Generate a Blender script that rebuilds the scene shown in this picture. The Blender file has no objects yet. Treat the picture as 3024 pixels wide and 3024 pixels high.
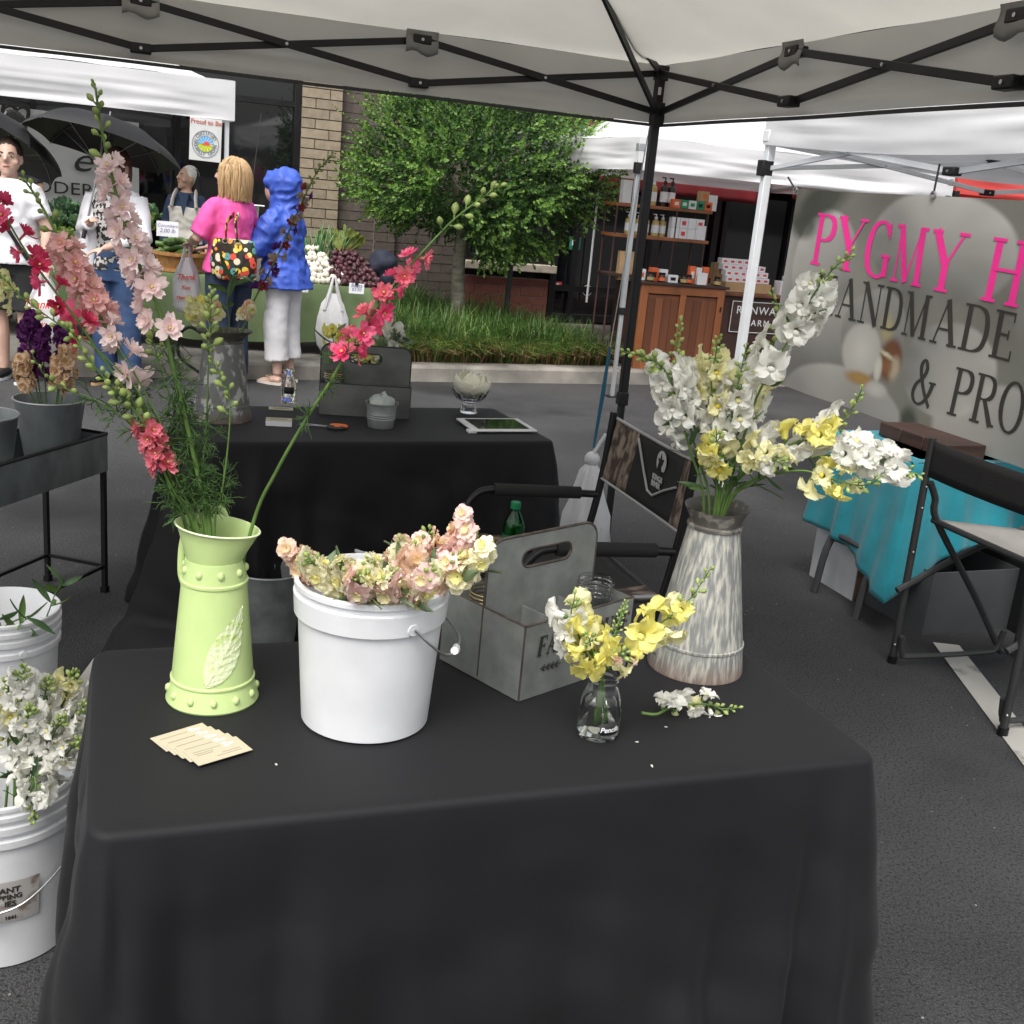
import bpy, math, random
from math import sin, cos, pi, radians, sqrt, atan2, exp
from mathutils import Vector, Matrix, noise, Quaternion
random.seed(11)
SC = bpy.context.scene
COL = SC.collection
# ------------------------------------------------------------------ camera
CH, PITCH, ROLL, FPX = 1.585, radians(15.95), radians(5.35), 3270.0
_f = Vector((0, cos(PITCH), -sin(PITCH))); _u0 = Vector((0, sin(PITCH), cos(PITCH))); _r0 = Vector((1, 0, 0))
CU = _u0 * cos(ROLL) - _r0 * sin(ROLL); CR = _r0 * cos(ROLL) + _u0 * sin(ROLL)
cam = bpy.data.cameras.new('camera'); camo = bpy.data.objects.new('camera', cam); COL.objects.link(camo)
camo.matrix_world = Matrix(((CR.x, CU.x, -_f.x, 0), (CR.y, CU.y, -_f.y, 0), (CR.z, CU.z, -_f.z, CH), (0, 0, 0, 1)))
cam.sensor_fit = 'HORIZONTAL'; cam.sensor_width = 36; cam.lens = 36 * FPX / 3024; cam.clip_start = .05; cam.clip_end = 400
SC.camera = camo
# ------------------------------------------------------------------ light: bright overcast day
w = bpy.data.worlds.new('World'); SC.world = w; w.use_nodes = True
nt = w.node_tree; nt.nodes.clear()
sky = nt.nodes.new('ShaderNodeTexSky'); sky.sky_type = 'NISHITA'; sky.sun_disc = False
sky.sun_elevation = radians(58); sky.sun_rotation = radians(200); sky.dust_density = 6; sky.air_density = 1.0; sky.altitude = 200
hs = nt.nodes.new('ShaderNodeHueSaturation'); hs.inputs['Saturation'].default_value = .22
bg = nt.nodes.new('ShaderNodeBackground'); bg.inputs['Strength'].default_value = .15
wo = nt.nodes.new('ShaderNodeOutputWorld')
nt.links.new(sky.outputs[0], hs.inputs['Color']); nt.links.new(hs.outputs[0], bg.inputs[0]); nt.links.new(bg.outputs[0], wo.inputs[0])
sun = bpy.data.lights.new('sun', 'SUN'); sun.energy = 1.3; sun.angle = radians(35); sun.color = (1, .96, .9)
suno = bpy.data.objects.new('sun', sun); COL.objects.link(suno)
suno.rotation_euler = Vector((sin(radians(200)) * cos(radians(58)), cos(radians(200)) * cos(radians(58)), sin(radians(58)))).to_track_quat('Z', 'Y').to_euler()
SC.view_settings.view_transform = 'Standard'; SC.view_settings.look = 'None'; SC.view_settings.gamma = 1
SC.view_settings.exposure = 0.76
SC.cycles.use_denoising = True
SC.cycles.max_bounces = 8; SC.cycles.transparent_max_bounces = 12; SC.cycles.transmission_bounces = 8
# ------------------------------------------------------------------ placing helpers (photo point -> point of the place)
KD = 3024 / 1932
def ray(x, y): return _f + CR * ((x * KD - 1512) / FPX) - CU * ((y * KD - 1512) / FPX)
CP = Vector((0, 0, CH))
def onz(x, y, z=0.): d = ray(x, y); return CP + d * ((z - CH) / d.z)
def aty(x, y, Y): d = ray(x, y); return CP + d * (Y / d.y)
def onv(x, y, p, ang):
    n = Vector((-sin(ang), cos(ang), 0)); d = ray(x, y); return CP + d * ((Vector((p[0], p[1], CH)) - CP).dot(n) / d.dot(n))
def RZ(a): return Matrix.Rotation(a, 4, 'Z')
def RX(a): return Matrix.Rotation(a, 4, 'X')
def RY(a): return Matrix.Rotation(a, 4, 'Y')
def TR(*v): return Matrix.Translation(Vector(v if len(v) == 3 else v[0]))
def SCL(x, y=None, z=None): y = x if y is None else y; z = x if z is None else z; return Matrix.Diagonal((x, y, z, 1))
def rnd(a, b): return random.uniform(a, b)
def frame(d, up=(0, 0, 1)):
    d = Vector(d).normalized(); u = Vector(up)
    if abs(d.dot(u)) > .98: u = Vector((1, 0, 0))
    x = u.cross(d).normalized(); y = d.cross(x)
    return Matrix(((x.x, y.x, d.x, 0), (x.y, y.y, d.y, 0), (x.z, y.z, d.z, 0), (0, 0, 0, 1)))
def crom(pts, n=6):
    P = [Vector(p) for p in pts]
    if len(P) < 3: return [P[0].lerp(P[-1], i / n) for i in range(n + 1)]
    P = [P[0] * 2 - P[1]] + P + [P[-1] * 2 - P[-2]]; out = []
    for i in range(1, len(P) - 2):
        a, b, c, d = P[i - 1:i + 3]
        for k in range(n):
            t = k / n
            out.append(.5 * ((2 * b) + (c - a) * t + (2 * a - 5 * b + 4 * c - d) * t * t + (3 * b - a - 3 * c + d) * t ** 3))
    out.append(P[-2]); return out
# ------------------------------------------------------------------ mesh builder
class MB:
    def __init__(s): s.v = []; s.f = []; s.m = []
    def add(s, vs, fs, mi=0, T=None):
        o = len(s.v)
        s.v += [(T @ Vector(v)) if T is not None else Vector(v) for v in vs]
        s.f += [tuple(i + o for i in f) for f in fs]; s.m += [mi] * len(fs); return s
    def box(s, c, sz, T=None, mi=0):
        x, y, z = [q / 2 for q in sz]; B = TR(*c)
        vs = [(a * x, b * y, d * z) for a in (-1, 1) for b in (-1, 1) for d in (-1, 1)]
        return s.add(vs, [(0, 1, 3, 2), (4, 6, 7, 5), (0, 4, 5, 1), (2, 3, 7, 6), (0, 2, 6, 4), (1, 5, 7, 3)], mi, (T @ B) if T is not None else B)
    def tube(s, pts, r, n=8, mi=0, cap=True, T=None, flat=1.0, up=None):
        P = [Vector(p) for p in pts]; R = r if isinstance(r, (list, tuple)) else [r] * len(P)
        if len(R) != len(P): R = [R[0] + (R[-1] - R[0]) * i / (len(P) - 1) for i in range(len(P))]
        vs = []; fs = []; x = None
        for i, p in enumerate(P):
            d = (P[min(i + 1, len(P) - 1)] - P[max(i - 1, 0)]).normalized()
            if x is None:
                u = Vector(up) if up else (Vector((0, 0, 1)) if abs(d.z) < .9 else Vector((1, 0, 0)))
                x = u.cross(d).normalized()
            else:
                x = (x - d * x.dot(d)); x = x.normalized() if x.length > 1e-6 else d.orthogonal().normalized()
            y = d.cross(x)
            for k in range(n):
                a = 2 * pi * k / n; vs.append(p + x * cos(a) * R[i] + y * sin(a) * R[i] * flat)
        for i in range(len(P) - 1):
            for k in range(n):
                k2 = (k + 1) % n; fs.append((i * n + k, i * n + k2, (i + 1) * n + k2, (i + 1) * n + k))
        if cap: fs.append(tuple(range(n))[::-1]); fs.append(tuple((len(P) - 1) * n + k for k in range(n)))
        return s.add(vs, fs, mi, T)
    def lathe(s, prof, n=32, mi=0, T=None, fn=None, closed=False, mis=None):
        vs = []; fs = []; ms = []
        for i, (r, z) in enumerate(prof):
            for k in range(n):
                a = 2 * pi * k / n; p = Vector((r * cos(a), r * sin(a), z))
                vs.append(fn(p, a, i) if fn else p)
        for i in range(len(prof) - 1):
            for k in range(n):
                k2 = (k + 1) % n; fs.append((i * n + k, i * n + k2, (i + 1) * n + k2, (i + 1) * n + k)); ms.append(mis[i] if mis else mi)
        s.add(vs, fs, mi, T); s.m[-len(fs):] = ms
        if closed: s.add([vs[k] for k in range(n)], [tuple(range(n))[::-1]], mi, T); s.add([vs[(len(prof) - 1) * n + k] for k in range(n)], [tuple(range(n))], mi, T)
        return s
    def grid(s, fn, nu, nv, mi=0, T=None, cu=False):
        vs = [fn(i / nu, j / nv) for j in range(nv + 1) for i in range(nu + (0 if cu else 1))]
        W = nu if cu else nu + 1
        fs = [(j * W + i, j * W + (i + 1) % W, (j + 1) * W + (i + 1) % W, (j + 1) * W + i) for j in range(nv) for i in range(nu)]
        return s.add(vs, fs, mi, T)
    def ell(s, c, r, n=12, m=8, mi=0, T=None):
        r = (r, r, r) if not isinstance(r, (list, tuple)) else r
        vs = [(c[0], c[1], c[2] - r[2])]; fs = []
        for j in range(1, m):
            b = -pi / 2 + pi * j / m
            for k in range(n): a = 2 * pi * k / n; vs.append((c[0] + r[0] * cos(b) * cos(a), c[1] + r[1] * cos(b) * sin(a), c[2] + r[2] * sin(b)))
        vs.append((c[0], c[1], c[2] + r[2])); L = len(vs) - 1
        for k in range(n):
            k2 = (k + 1) % n; fs.append((0, 1 + k2, 1 + k)); fs.append((L, L - n + k, L - n + k2))
            for j in range(m - 2): fs.append((1 + j * n + k, 1 + j * n + k2, 1 + (j + 1) * n + k2, 1 + (j + 1) * n + k))
        return s.add(vs, fs, mi, T)
    def prism(s, pts, t, T=None, mi=0):
        n = len(pts); vs = [(x, y, 0) for x, y in pts] + [(x, y, t) for x, y in pts]
        return s.add(vs, [tuple(range(n))[::-1], tuple(range(n, 2 * n))] + [(i, (i + 1) % n, n + (i + 1) % n, n + i) for i in range(n)], mi, T)
    def mesh(s, name, mats, sharp=40):
        me = bpy.data.meshes.new(name); me.from_pydata(s.v, [], s.f)
        for m in (mats if isinstance(mats, (list, tuple)) else [mats]): me.materials.append(m)
        if any(s.m): me.polygons.foreach_set('material_index', s.m)
        me.shade_smooth()
        if sharp < 180: me.set_sharp_from_angle(angle=radians(sharp))
        me.update(); return me
    def build(s, name, mats, parent=None, sharp=40, bevel=0, solid=0, T=None):
        return place(name, s.mesh(name, mats, sharp), parent, T, bevel, solid)
def place(name, me, parent=None, T=None, bevel=0, solid=0):
    o = bpy.data.objects.new(name, me); COL.objects.link(o)
    if parent: o.parent = parent
    if T is not None: o.matrix_local = T
    if solid: md = o.modifiers.new('s', 'SOLIDIFY'); md.thickness = solid; md.offset = 0
    if bevel: md = o.modifiers.new('b', 'BEVEL'); md.width = bevel; md.segments = 2; md.limit_method = 'ANGLE'; md.angle_limit = radians(40)
    return o
def tag(o, label=None, cat=None, group=None, kind=None):
    if label: o['label'] = label
    if cat: o['category'] = cat
    if group: o['group'] = group
    if kind: o['kind'] = kind
    return o
def thing(name, label, cat, T=None, group=None):
    o = bpy.data.objects.new(name, None); COL.objects.link(o); o.empty_display_size = .05
    if T is not None: o.matrix_world = T
    return tag(o, label, cat, group)
def part(name, me, parent, T=None, **k): return place(name, me, parent, T, **k)
TMP = bpy.data.scenes.new('tmp')
def evalmesh(o, name):
    TMP.collection.objects.link(o); TMP.view_layers[0].update()
    dg = TMP.view_layers[0].depsgraph
    me = bpy.data.meshes.new_from_object(o.evaluated_get(dg)); me.name = name
    TMP.collection.objects.unlink(o); bpy.data.objects.remove(o); return me
def remesh(mb, name, mats, vox=.01, smooth=3, disp=None):
    o = bpy.data.objects.new('t', mb.mesh('t', mats, 180))
    md = o.modifiers.new('r', 'REMESH'); md.mode = 'VOXEL'; md.voxel_size = vox; md.use_smooth_shade = True
    md = o.modifiers.new('s', 'SMOOTH'); md.factor = .5; md.iterations = smooth
    me = evalmesh(o, name)
    if disp:
        ns = [v.normal.copy() for v in me.vertices]
        for v, n in zip(me.vertices, ns): v.co += n * disp(v.co, n)
    me.shade_smooth(); me.update(); return me
def textmesh(txt, size=1., ext=.001, shear=0, bold=0, align='CENTER', sx=1., space=1.):
    c = bpy.data.curves.new('t', 'FONT'); c.body = txt; c.size = size; c.shear = shear; c.offset = bold; c.extrude = ext; c.align_x = align; c.space_character = space; c.resolution_u = 3
    me = evalmesh(bpy.data.objects.new('t', c), 'lettering')
    if sx != 1:
        for v in me.vertices: v.co.x *= sx
    return me
def lettering(txt, mat, parent, T, warp=None, name='lettering', **k):
    me = textmesh(txt, **k); me.materials.clear(); me.materials.append(mat)
    if warp:
        for v in me.vertices: v.co = warp(v.co)
    return place(name, me, parent, T)
# ------------------------------------------------------------------ materials
MATS = {}
def M(name, col, rough=.6, metal=0., var=.1, scale=6., bump=0., bscale=80., trans=0., col2=None, spec=.5, oran=0., stretch=(1, 1, 1), ramp=(.35, .65), coat=0., detail=4, sheen=0):
    if name in MATS: return MATS[name]
    m = bpy.data.materials.new(name); m.use_nodes = True; n = m.node_tree; N = n.nodes; L = n.links
    b = N['Principled BSDF']; out = N['Material Output']
    b.inputs['Roughness'].default_value = rough; b.inputs['Metallic'].default_value = metal; b.inputs['Specular IOR Level'].default_value = spec
    if coat: b.inputs['Coat Weight'].default_value = coat; b.inputs['Coat Roughness'].default_value = .15
    if sheen: b.inputs['Sheen Weight'].default_value = sheen
    tc = N.new('ShaderNodeTexCoord'); mp = N.new('ShaderNodeMapping'); mp.inputs['Scale'].default_value = stretch
    oi = N.new('ShaderNodeObjectInfo'); ad = N.new('ShaderNodeVectorMath'); ad.operation = 'ADD'
    sc_ = N.new('ShaderNodeVectorMath'); sc_.operation = 'SCALE'; sc_.inputs['Scale'].default_value = 37.
    L.new(oi.outputs['Random'], sc_.inputs[0]); L.new(tc.outputs['Object'], ad.inputs[0]); L.new(sc_.outputs[0], ad.inputs[1]); L.new(ad.outputs[0], mp.inputs[0])
    tx = N.new('ShaderNodeTexNoise'); tx.inputs['Scale'].default_value = scale; tx.inputs['Detail'].default_value = detail; L.new(mp.outputs[0], tx.inputs['Vector'])
    rp = N.new('ShaderNodeValToRGB'); rp.color_ramp.elements[0].position = ramp[0]; rp.color_ramp.elements[1].position = ramp[1]
    c1 = tuple(max(0, c * (1 - var)) for c in col); c2 = col2 if col2 else tuple(min(1, c * (1 + var)) for c in col)
    rp.color_ramp.elements[0].color = (*(c1 if not col2 else col), 1); rp.color_ramp.elements[1].color = (*c2, 1)
    L.new(tx.outputs['Fac'], rp.inputs[0]); co = rp.outputs[0]
    if oran:
        hsv = N.new('ShaderNodeHueSaturation'); mr = N.new('ShaderNodeMapRange'); mr.inputs[3].default_value = 1 - oran; mr.inputs[4].default_value = 1 + oran
        L.new(oi.outputs['Random'], mr.inputs[0]); L.new(mr.outputs[0], hsv.inputs['Value']); L.new(co, hsv.inputs['Color']); co = hsv.outputs[0]
    L.new(co, b.inputs['Base Color'])
    bn = None
    if bump:
        t2 = N.new('ShaderNodeTexNoise'); t2.inputs['Scale'].default_value = bscale; t2.inputs['Detail'].default_value = 5; L.new(mp.outputs[0], t2.inputs['Vector'])
        bn = N.new('ShaderNodeBump'); bn.inputs['Strength'].default_value = bump; bn.inputs['Distance'].default_value = .01
        L.new(t2.outputs['Fac'], bn.inputs['Height']); L.new(bn.outputs[0], b.inputs['Normal'])
    if trans:
        tl = N.new('ShaderNodeBsdfTranslucent'); L.new(co, tl.inputs[0])
        mx = N.new('ShaderNodeMixShader'); mx.inputs[0].default_value = trans
        L.new(b.outputs[0], mx.inputs[1]); L.new(tl.outputs[0], mx.inputs[2]); L.new(mx.outputs[0], out.inputs[0])
    MATS[name] = m; return m
def glass(name, tint=(1, 1, 1), ior=1.45, rough=0.):
    if name in MATS: return MATS[name]
    m = bpy.data.materials.new(name); m.use_nodes = True; N = m.node_tree.nodes; b = N['Principled BSDF']
    b.inputs['Base Color'].default_value = (*tint, 1); b.inputs['Transmission Weight'].default_value = 1; b.inputs['Roughness'].default_value = rough; b.inputs['IOR'].default_value = ior
    MATS[name] = m; return m
def attrmat(name, rough=.6, trans=0.):
    m = bpy.data.materials.new(name); m.use_nodes = True; N = m.node_tree.nodes; L = m.node_tree.links; b = N['Principled BSDF']
    a = N.new('ShaderNodeAttribute'); a.attribute_name = 'print'; L.new(a.outputs['Color'], b.inputs['Base Color']); b.inputs['Roughness'].default_value = rough
    if trans:
        tl = N.new('ShaderNodeBsdfTranslucent'); L.new(a.outputs['Color'], tl.inputs[0]); mx = N.new('ShaderNodeMixShader'); mx.inputs[0].default_value = trans
        L.new(b.outputs[0], mx.inputs[1]); L.new(tl.outputs[0], mx.inputs[2]); L.new(mx.outputs[0], N['Material Output'].inputs[0])
    MATS[name] = m; return m
def paint(me, fn):
    a = me.color_attributes.new('print', 'FLOAT_COLOR', 'POINT')
    for i, v in enumerate(me.vertices): a.data[i].color = (*fn(v.co), 1)
def streakmat(name, base, over, rust, amt=.5, st=(9, 9, 1.2), metal=.35, rustz=.03, sc=6., rw=.04):
    m = M(name, base, .55, metal, col2=over, scale=sc, stretch=st, ramp=(amt - rw, amt + rw), bump=.15, bscale=40, detail=8)
    N = m.node_tree.nodes; L = m.node_tree.links; b = N['Principled BSDF']
    src = b.inputs['Base Color'].links[0].from_socket
    t = N.new('ShaderNodeTexNoise'); t.inputs['Scale'].default_value = 14; t.inputs['Detail'].default_value = 6; tc = N['Texture Coordinate']; L.new(tc.outputs['Object'], t.inputs['Vector'])
    sx = N.new('ShaderNodeSeparateXYZ'); L.new(tc.outputs['Object'], sx.inputs[0])
    mr = N.new('ShaderNodeMapRange'); mr.inputs[1].default_value = rustz; mr.inputs[2].default_value = 0; L.new(sx.outputs['Z'], mr.inputs[0])
    mu = N.new('ShaderNodeMath'); mu.operation = 'MULTIPLY'; L.new(mr.outputs[0], mu.inputs[0]); L.new(t.outputs['Fac'], mu.inputs[1])
    mx = N.new('ShaderNodeMix'); mx.data_type = 'RGBA'; L.new(mu.outputs[0], mx.inputs['Factor']); L.new(src, mx.inputs['A']); mx.inputs['B'].default_value = (*rust, 1)
    L.new(mx.outputs['Result'], b.inputs['Base Color']); return m
# ================================================================== SETTING
def asphalt():
    m = M('asphalt', (.026, .0265, .028), .8, 0, col2=(.07, .07, .072), scale=1.1, ramp=(.3, .7), detail=10, spec=.35)
    N = m.node_tree.nodes; L = m.node_tree.links; b = N['Principled BSDF']; src = b.inputs['Base Color'].links[0].from_socket
    tc = N['Texture Coordinate']
    def nz(s, d=3):
        t = N.new('ShaderNodeTexNoise'); t.inputs['Scale'].default_value = s; t.inputs['Detail'].default_value = d; L.new(tc.outputs['Object'], t.inputs['Vector']); return t.outputs['Fac']
    def mix(f, a, col, lo, hi, mode='MIX', amt=1.):
        mr = N.new('ShaderNodeMapRange'); mr.inputs[1].default_value = lo; mr.inputs[2].default_value = hi; mr.inputs[4].default_value = amt; L.new(f, mr.inputs[0])
        mx = N.new('ShaderNodeMix'); mx.data_type = 'RGBA'; mx.blend_type = mode; L.new(mr.outputs[0], mx.inputs['Factor']); L.new(a, mx.inputs['A']); mx.inputs['B'].default_value = (*col, 1); return mx.outputs['Result']
    c = mix(nz(300, 3), src, (.13, .125, .12), .52, .72, amt=.8)
    c = mix(nz(120, 4), c, (.006, .006, .007), .5, .66, amt=.85)
    v = N.new('ShaderNodeTexVoronoi'); v.inputs['Scale'].default_value = 15; L.new(tc.outputs['Object'], v.inputs['Vector'])
    c = mix(v.outputs['Distance'], c, (.32, .31, .29), .055, .03, amt=1.)       # bits of grit and petals
    n2 = nz(.75, 6); c = mix(n2, c, (.012, .012, .013), .54, .66, amt=.7)
    L.new(c, b.inputs['Base Color'])
    mr = N.new('ShaderNodeMapRange'); mr.inputs[1].default_value = .5; mr.inputs[2].default_value = .68; mr.inputs[3].default_value = .85; mr.inputs[4].default_value = .6; L.new(n2, mr.inputs[0]); L.new(mr.outputs[0], b.inputs['Roughness'])
    bp = N.new('ShaderNodeBump'); bp.inputs['Strength'].default_value = 1.; bp.inputs['Distance'].default_value = .008; L.new(nz(170, 5), bp.inputs['Height']); L.new(bp.outputs[0], b.inputs['Normal'])
    return m
tag(MB().grid(lambda u, v: ((u - .5) * 160, (v - .4) * 160, 0), 8, 8).build('ground', asphalt()), kind='structure')
CONC = M('concrete', (.15, .14, .125), .85, var=.3, scale=2.5, bump=.25, bscale=90, detail=9)
CONC2 = M('kerb_concrete', (.21, .195, .17), .85, var=.35, scale=3.2, bump=.3, bscale=70, detail=9)
LINE = M('line_paint', (.42, .405, .37), .8, col2=(.07, .07, .07), scale=9, ramp=(.56, .74), bump=.2, bscale=120, detail=9)
def line(name, a, b, wd):
    a = Vector(a); b = Vector(b); d = (b - a).normalized(); n = Vector((-d.y, d.x, 0)) * wd / 2
    tag(MB().grid(lambda u, v: a.lerp(b, u) + n * (2 * v - 1) + Vector((0, 0, .004)), 20, 1).build(name, LINE), kind='structure')
line('parking_line', (1.795, 4.2, 0), (1.62, 1.2, 0), .105)
line('parking_line', (-1.27, 3.33, 0), (-1.02, .6, 0), .105)
# kerb, walk and planting bed: s runs along the kerb, t back towards the building
KA = radians(26.2); KT = TR(-2.709, 8.367, 0) @ RZ(KA)
for i in range(9):
    x0 = -9 + i * 2.6
    mb = MB(); prof = [(0, 0), (.012, .11), (.03, .13), (.05, .135), (.2, .135), (.2, 0)]
    for (y0, z0), (y1, z1) in zip(prof, prof[1:]): mb.add([(x0 + .004, y0, z0), (x0 + 2.596, y0, z0), (x0 + 2.596, y1, z1), (x0 + .004, y1, z1)], [(0, 1, 2, 3)])
    for xx in (x0 + .004, x0 + 2.596): mb.add([(xx, y, z) for y, z in prof], [tuple(range(6))])
    tag(mb.build('kerb', CONC2, None, T=KT), kind='structure')
BED0, BED1 = 1.75, 4.1
for nm, x0, x1 in (('sidewalk', -9, BED0), ('sidewalk', BED1, 14)):
    nx = int((x1 - x0) / 1.5); mb = MB()
    for i in range(nx):
        a = x0 + (x1 - x0) * i / nx; b = x0 + (x1 - x0) * (i + 1) / nx
        for y0, y1 in ((.2, 1.7), (1.7, 3.2), (3.2, 5.2)): mb.box(((a + b) / 2, (y0 + y1) / 2, .064), (b - a - .012, y1 - y0 - .012, .128))
    tag(mb.build(nm, CONC, None, bevel=.004, T=KT), kind='structure')
SOIL = M('mulch', (.10, .055, .03), .95, var=.5, scale=30, bump=.8, bscale=60)
tag(MB().grid(lambda u, v: (BED0 + u * (BED1 - BED0), .2 + v * 4.6, .125 + .07 * sin(pi * min(1, v * 2)) * sin(pi * u)), 12, 12).build('planting_bed', SOIL, None, T=KT), kind='structure')
# strap-leaved border grass
GR = [M('grass_dark', (.045, .11, .022), .5, trans=.25, var=.3, scale=3), M('grass_mid', (.10, .20, .04), .5, trans=.25, var=.3, scale=3),
      M('grass_pale', (.24, .27, .07), .55, trans=.25, var=.3, scale=3), M('grass_dry', (.34, .21, .11), .7, trans=.15, var=.3, scale=3)]
mb = MB()
def blade(x, y, h, az, lean, wd, mi, z0=.13):
    d = Vector((cos(az), sin(az), 0)); s = Vector((-sin(az), cos(az), 0)); vs = []
    for k in range(4):
        t = k / 3; p = Vector((x, y, z0)) + d * (lean * h * t ** 1.8) + Vector((0, 0, h * (t - .45 * lean * t * t * t)))
        w_ = wd * (1 - .85 * t ** 2); vs += [p - s * w_, p + s * w_]
    mb.add(vs, [(0, 1, 3, 2), (2, 3, 5, 4), (4, 5, 7, 6)], mi)
for i in range(2300):
    cx = rnd(BED0 + .02, BED1 - .05); cy = .26 + 3.3 * random.random() ** 1.25
    if cx > BED1 - .9 and cy > .4 + (BED1 - cx) * 2.6: continue
    hh = .29 + .18 * min(1, cy / .9) + .1 * noise.noise((cx * 1.3, cy * 1.3, 0))
    front = cy < .5
    for k in range(9):
        az = rnd(0, 2 * pi) if not front else rnd(-pi * .95, -pi * .05)
        mi = random.choices((0, 1, 2, 3), (5, 5, 1.1, .25) if not front else (2, 3, 1.6, 3.5))[0]
        blade(cx + rnd(-.05, .05), cy + rnd(-.04, .04), hh * rnd(.55, 1.1) * (.8 if mi == 3 else 1), az, rnd(.2, 1.1) if not front else rnd(.5, 1.3), rnd(.0035, .006), mi)
tag(mb.build('border_grass', GR, None, sharp=180, T=KT), 'dense strap-leaved border grass with dry tan blades along the kerb', 'grass', kind='stuff')
# ------------------------------------------------------------------ building
WA = radians(24); WP = (-2.0, 12.65); WT = TR(WP[0], WP[1], .13) @ RZ(WA); WI = WT.inverted()
def wu(x, y): return WI @ onv(x, y, WP, WA)
BR = {'beige': M('beige_brick', (.30, .245, .175), .85, var=.12, scale=14, bump=.25, bscale=120, oran=.10), 'dark': M('dark_brick', (.105, .085, .072), .85, var=.15, scale=14, bump=.25, bscale=120, oran=.12),
      'red': M('red_brick', (.15, .052, .036), .85, var=.15, scale=14, bump=.25, bscale=120, oran=.14)}
MORT = {'beige': M('dark_mortar', (.11, .09, .075), .9, var=.15, scale=30), 'dark': M('pale_mortar', (.27, .235, .20), .9, var=.15, scale=30), 'red': M('pink_mortar', (.33, .27, .24), .9, var=.15, scale=30)}
BW, BH = .3, .1016
def brickmesh(kind, wd, dp=.05):
    return MB().box((wd / 2, 0, (BH - .011) / 2), (wd, dp, BH - .011)).mesh('brick', BR[kind])
def brickwall(name, label, kind, u0, u1, z0, z1, y, off=0):
    t = thing(name, label, 'wall', WT @ TR(u0, y, z0))
    nrow = int((z1 - z0) / BH); cache = {}
    MB().box(((u1 - u0) / 2, .06, nrow * BH / 2), (u1 - u0, .1, nrow * BH)).build('mortar_bed', MORT[kind], t)
    for r in range(nrow):
        x = -(BW / 2 if (r + off) % 2 else 0)
        while x < u1 - u0 - .02:
            a = max(x, 0) + .0; b = min(x + BW - .011, u1 - u0)
            if b - a > .03:
                k = round(b - a, 3)
                if k not in cache: cache[k] = brickmesh(kind, k)
                part('brick', cache[k], t, TR(a, .023 + rnd(-.002, .002), r * BH + .005))
            x += BW
    return t
uB0 = wu(566, 200).x; uB1 = wu(641, 200).x; uS0 = wu(705, 440).x; uS1 = wu(742, 440).x; uW = wu(872, 500).x; uD = wu(1030, 550).x
brickwall('brick_pilaster', 'projecting strip of beige brick between the tall dark window and dark brick', 'beige', uB0, uB1, 0, 3.3, -.11)
BRD = BR['dark']
brickwall('brick_wall', 'dark brown brick wall behind the clipped tree', 'dark', uB1, uS0, 0, 3.3, 0)
brickwall('brick_wall', 'narrow dark brick pier standing behind the beet pile', 'dark', uS0, uS1, 0, 1.85, -.07, 1)
brickwall('brick_wall', 'dark brown brick wall between the narrow pier and the shop window', 'dark', uS1, uW, 0, 3.3, 0, 1)
brickwall('brick_wall', 'narrow dark brick wall above the pier in the tree shade', 'dark', uS0, uS1, 1.85, 3.3, 0)
zS = wu(1000, 512).z
brickwall('brick_dwarf_wall', 'low red brick wall with a pale stone sill under the shop window', 'red', uW, uD, 0, zS - .005, -.05)
sl = MB().box(((uW + uD) / 2 + .02, -.03, zS + .045), (uD - uW + .06, .24, .09)).build('window_sill', M('limestone', (.47, .42, .34), .85, var=.15, scale=9, bump=.2, bscale=70), None, bevel=.008, T=WT)
tag(sl, 'pale limestone sill lying on the low red brick wall', 'sill')
BLK = M('black_aluminium', (.012, .012, .013), .35, .3, var=.2)
GLS = M('dark_glass', (.006, .007, .008), .04, 0, var=.2, spec=.9)
def window(name, label, u0, u1, z0, z1, y, us=(), zs=(), cat='window', fr=.07):
    t = thing(name, label, cat, WT @ TR(u0, y, z0)); W_, H_ = u1 - u0, z1 - z0
    xs = [0] + [u - u0 for u in us] + [W_]; zz = [0] + [z - z0 for z in zs] + [H_]
    f = MB()
    for x in (fr / 2, W_ - fr / 2): f.box((x, 0, H_ / 2), (fr, .1, H_))
    for z in (fr / 2, H_ - fr / 2): f.box((W_ / 2, 0, z), (W_ - 2 * fr, .098, fr))
    f.build('frame', BLK, t, bevel=.004)
    for x in xs[1:-1]: MB().box((x, 0, H_ / 2), (fr * .8, .096, H_ - 2 * fr)).build('mullion', BLK, t)
    for z in zz[1:-1]: MB().box((W_ / 2, 0, z), (W_ - 2 * fr, .094, fr * .8)).build('transom', BLK, t)
    for a, b in zip(xs, xs[1:]):
        for c, d in zip(zz, zz[1:]):
            MB().box(((a + b) / 2, .02, (c + d) / 2), (b - a, .012, d - c), T=RX(rnd(-.004, .004))).build('pane', GLS, t)
    return t
window('shop_window', 'tall dark shop window beside the beige brick strip', uB0 - 5.2, uB0, .25, 3.3, -.03, [uB0 - 1.25, uB0 - 2.6, uB0 - 3.9], [2.15])
MB().box((uB0 - 2.6, 0, .12), (5.2, .14, .24)).build('window_base', BLK, None, T=WT)['kind'] = 'structure'
window('shop_window', 'dark shop window above the low red brick wall', uW + .02, uD, zS + .095, 3.3, .03, [uW + .35])
uD1 = wu(1105, 560).x
dr = window('shop_door', 'black framed glass door with a white pull bar and stickers', uD + .02, uD + 2.3, .02, 2.35, .02, [wu(1075, 560).x, wu(1075, 560).x + 1.0], [.42], cat='door', fr=.09)
WHT = M('white_metal', (.75, .76, .77), .35, .0, var=.05)
hx = wu(1102, 560).x - uD - .02
MB().tube([(hx, -.1, .25), (hx, -.1, 1.55)], .014, 8).build('pull_bar', WHT, dr)
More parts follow.
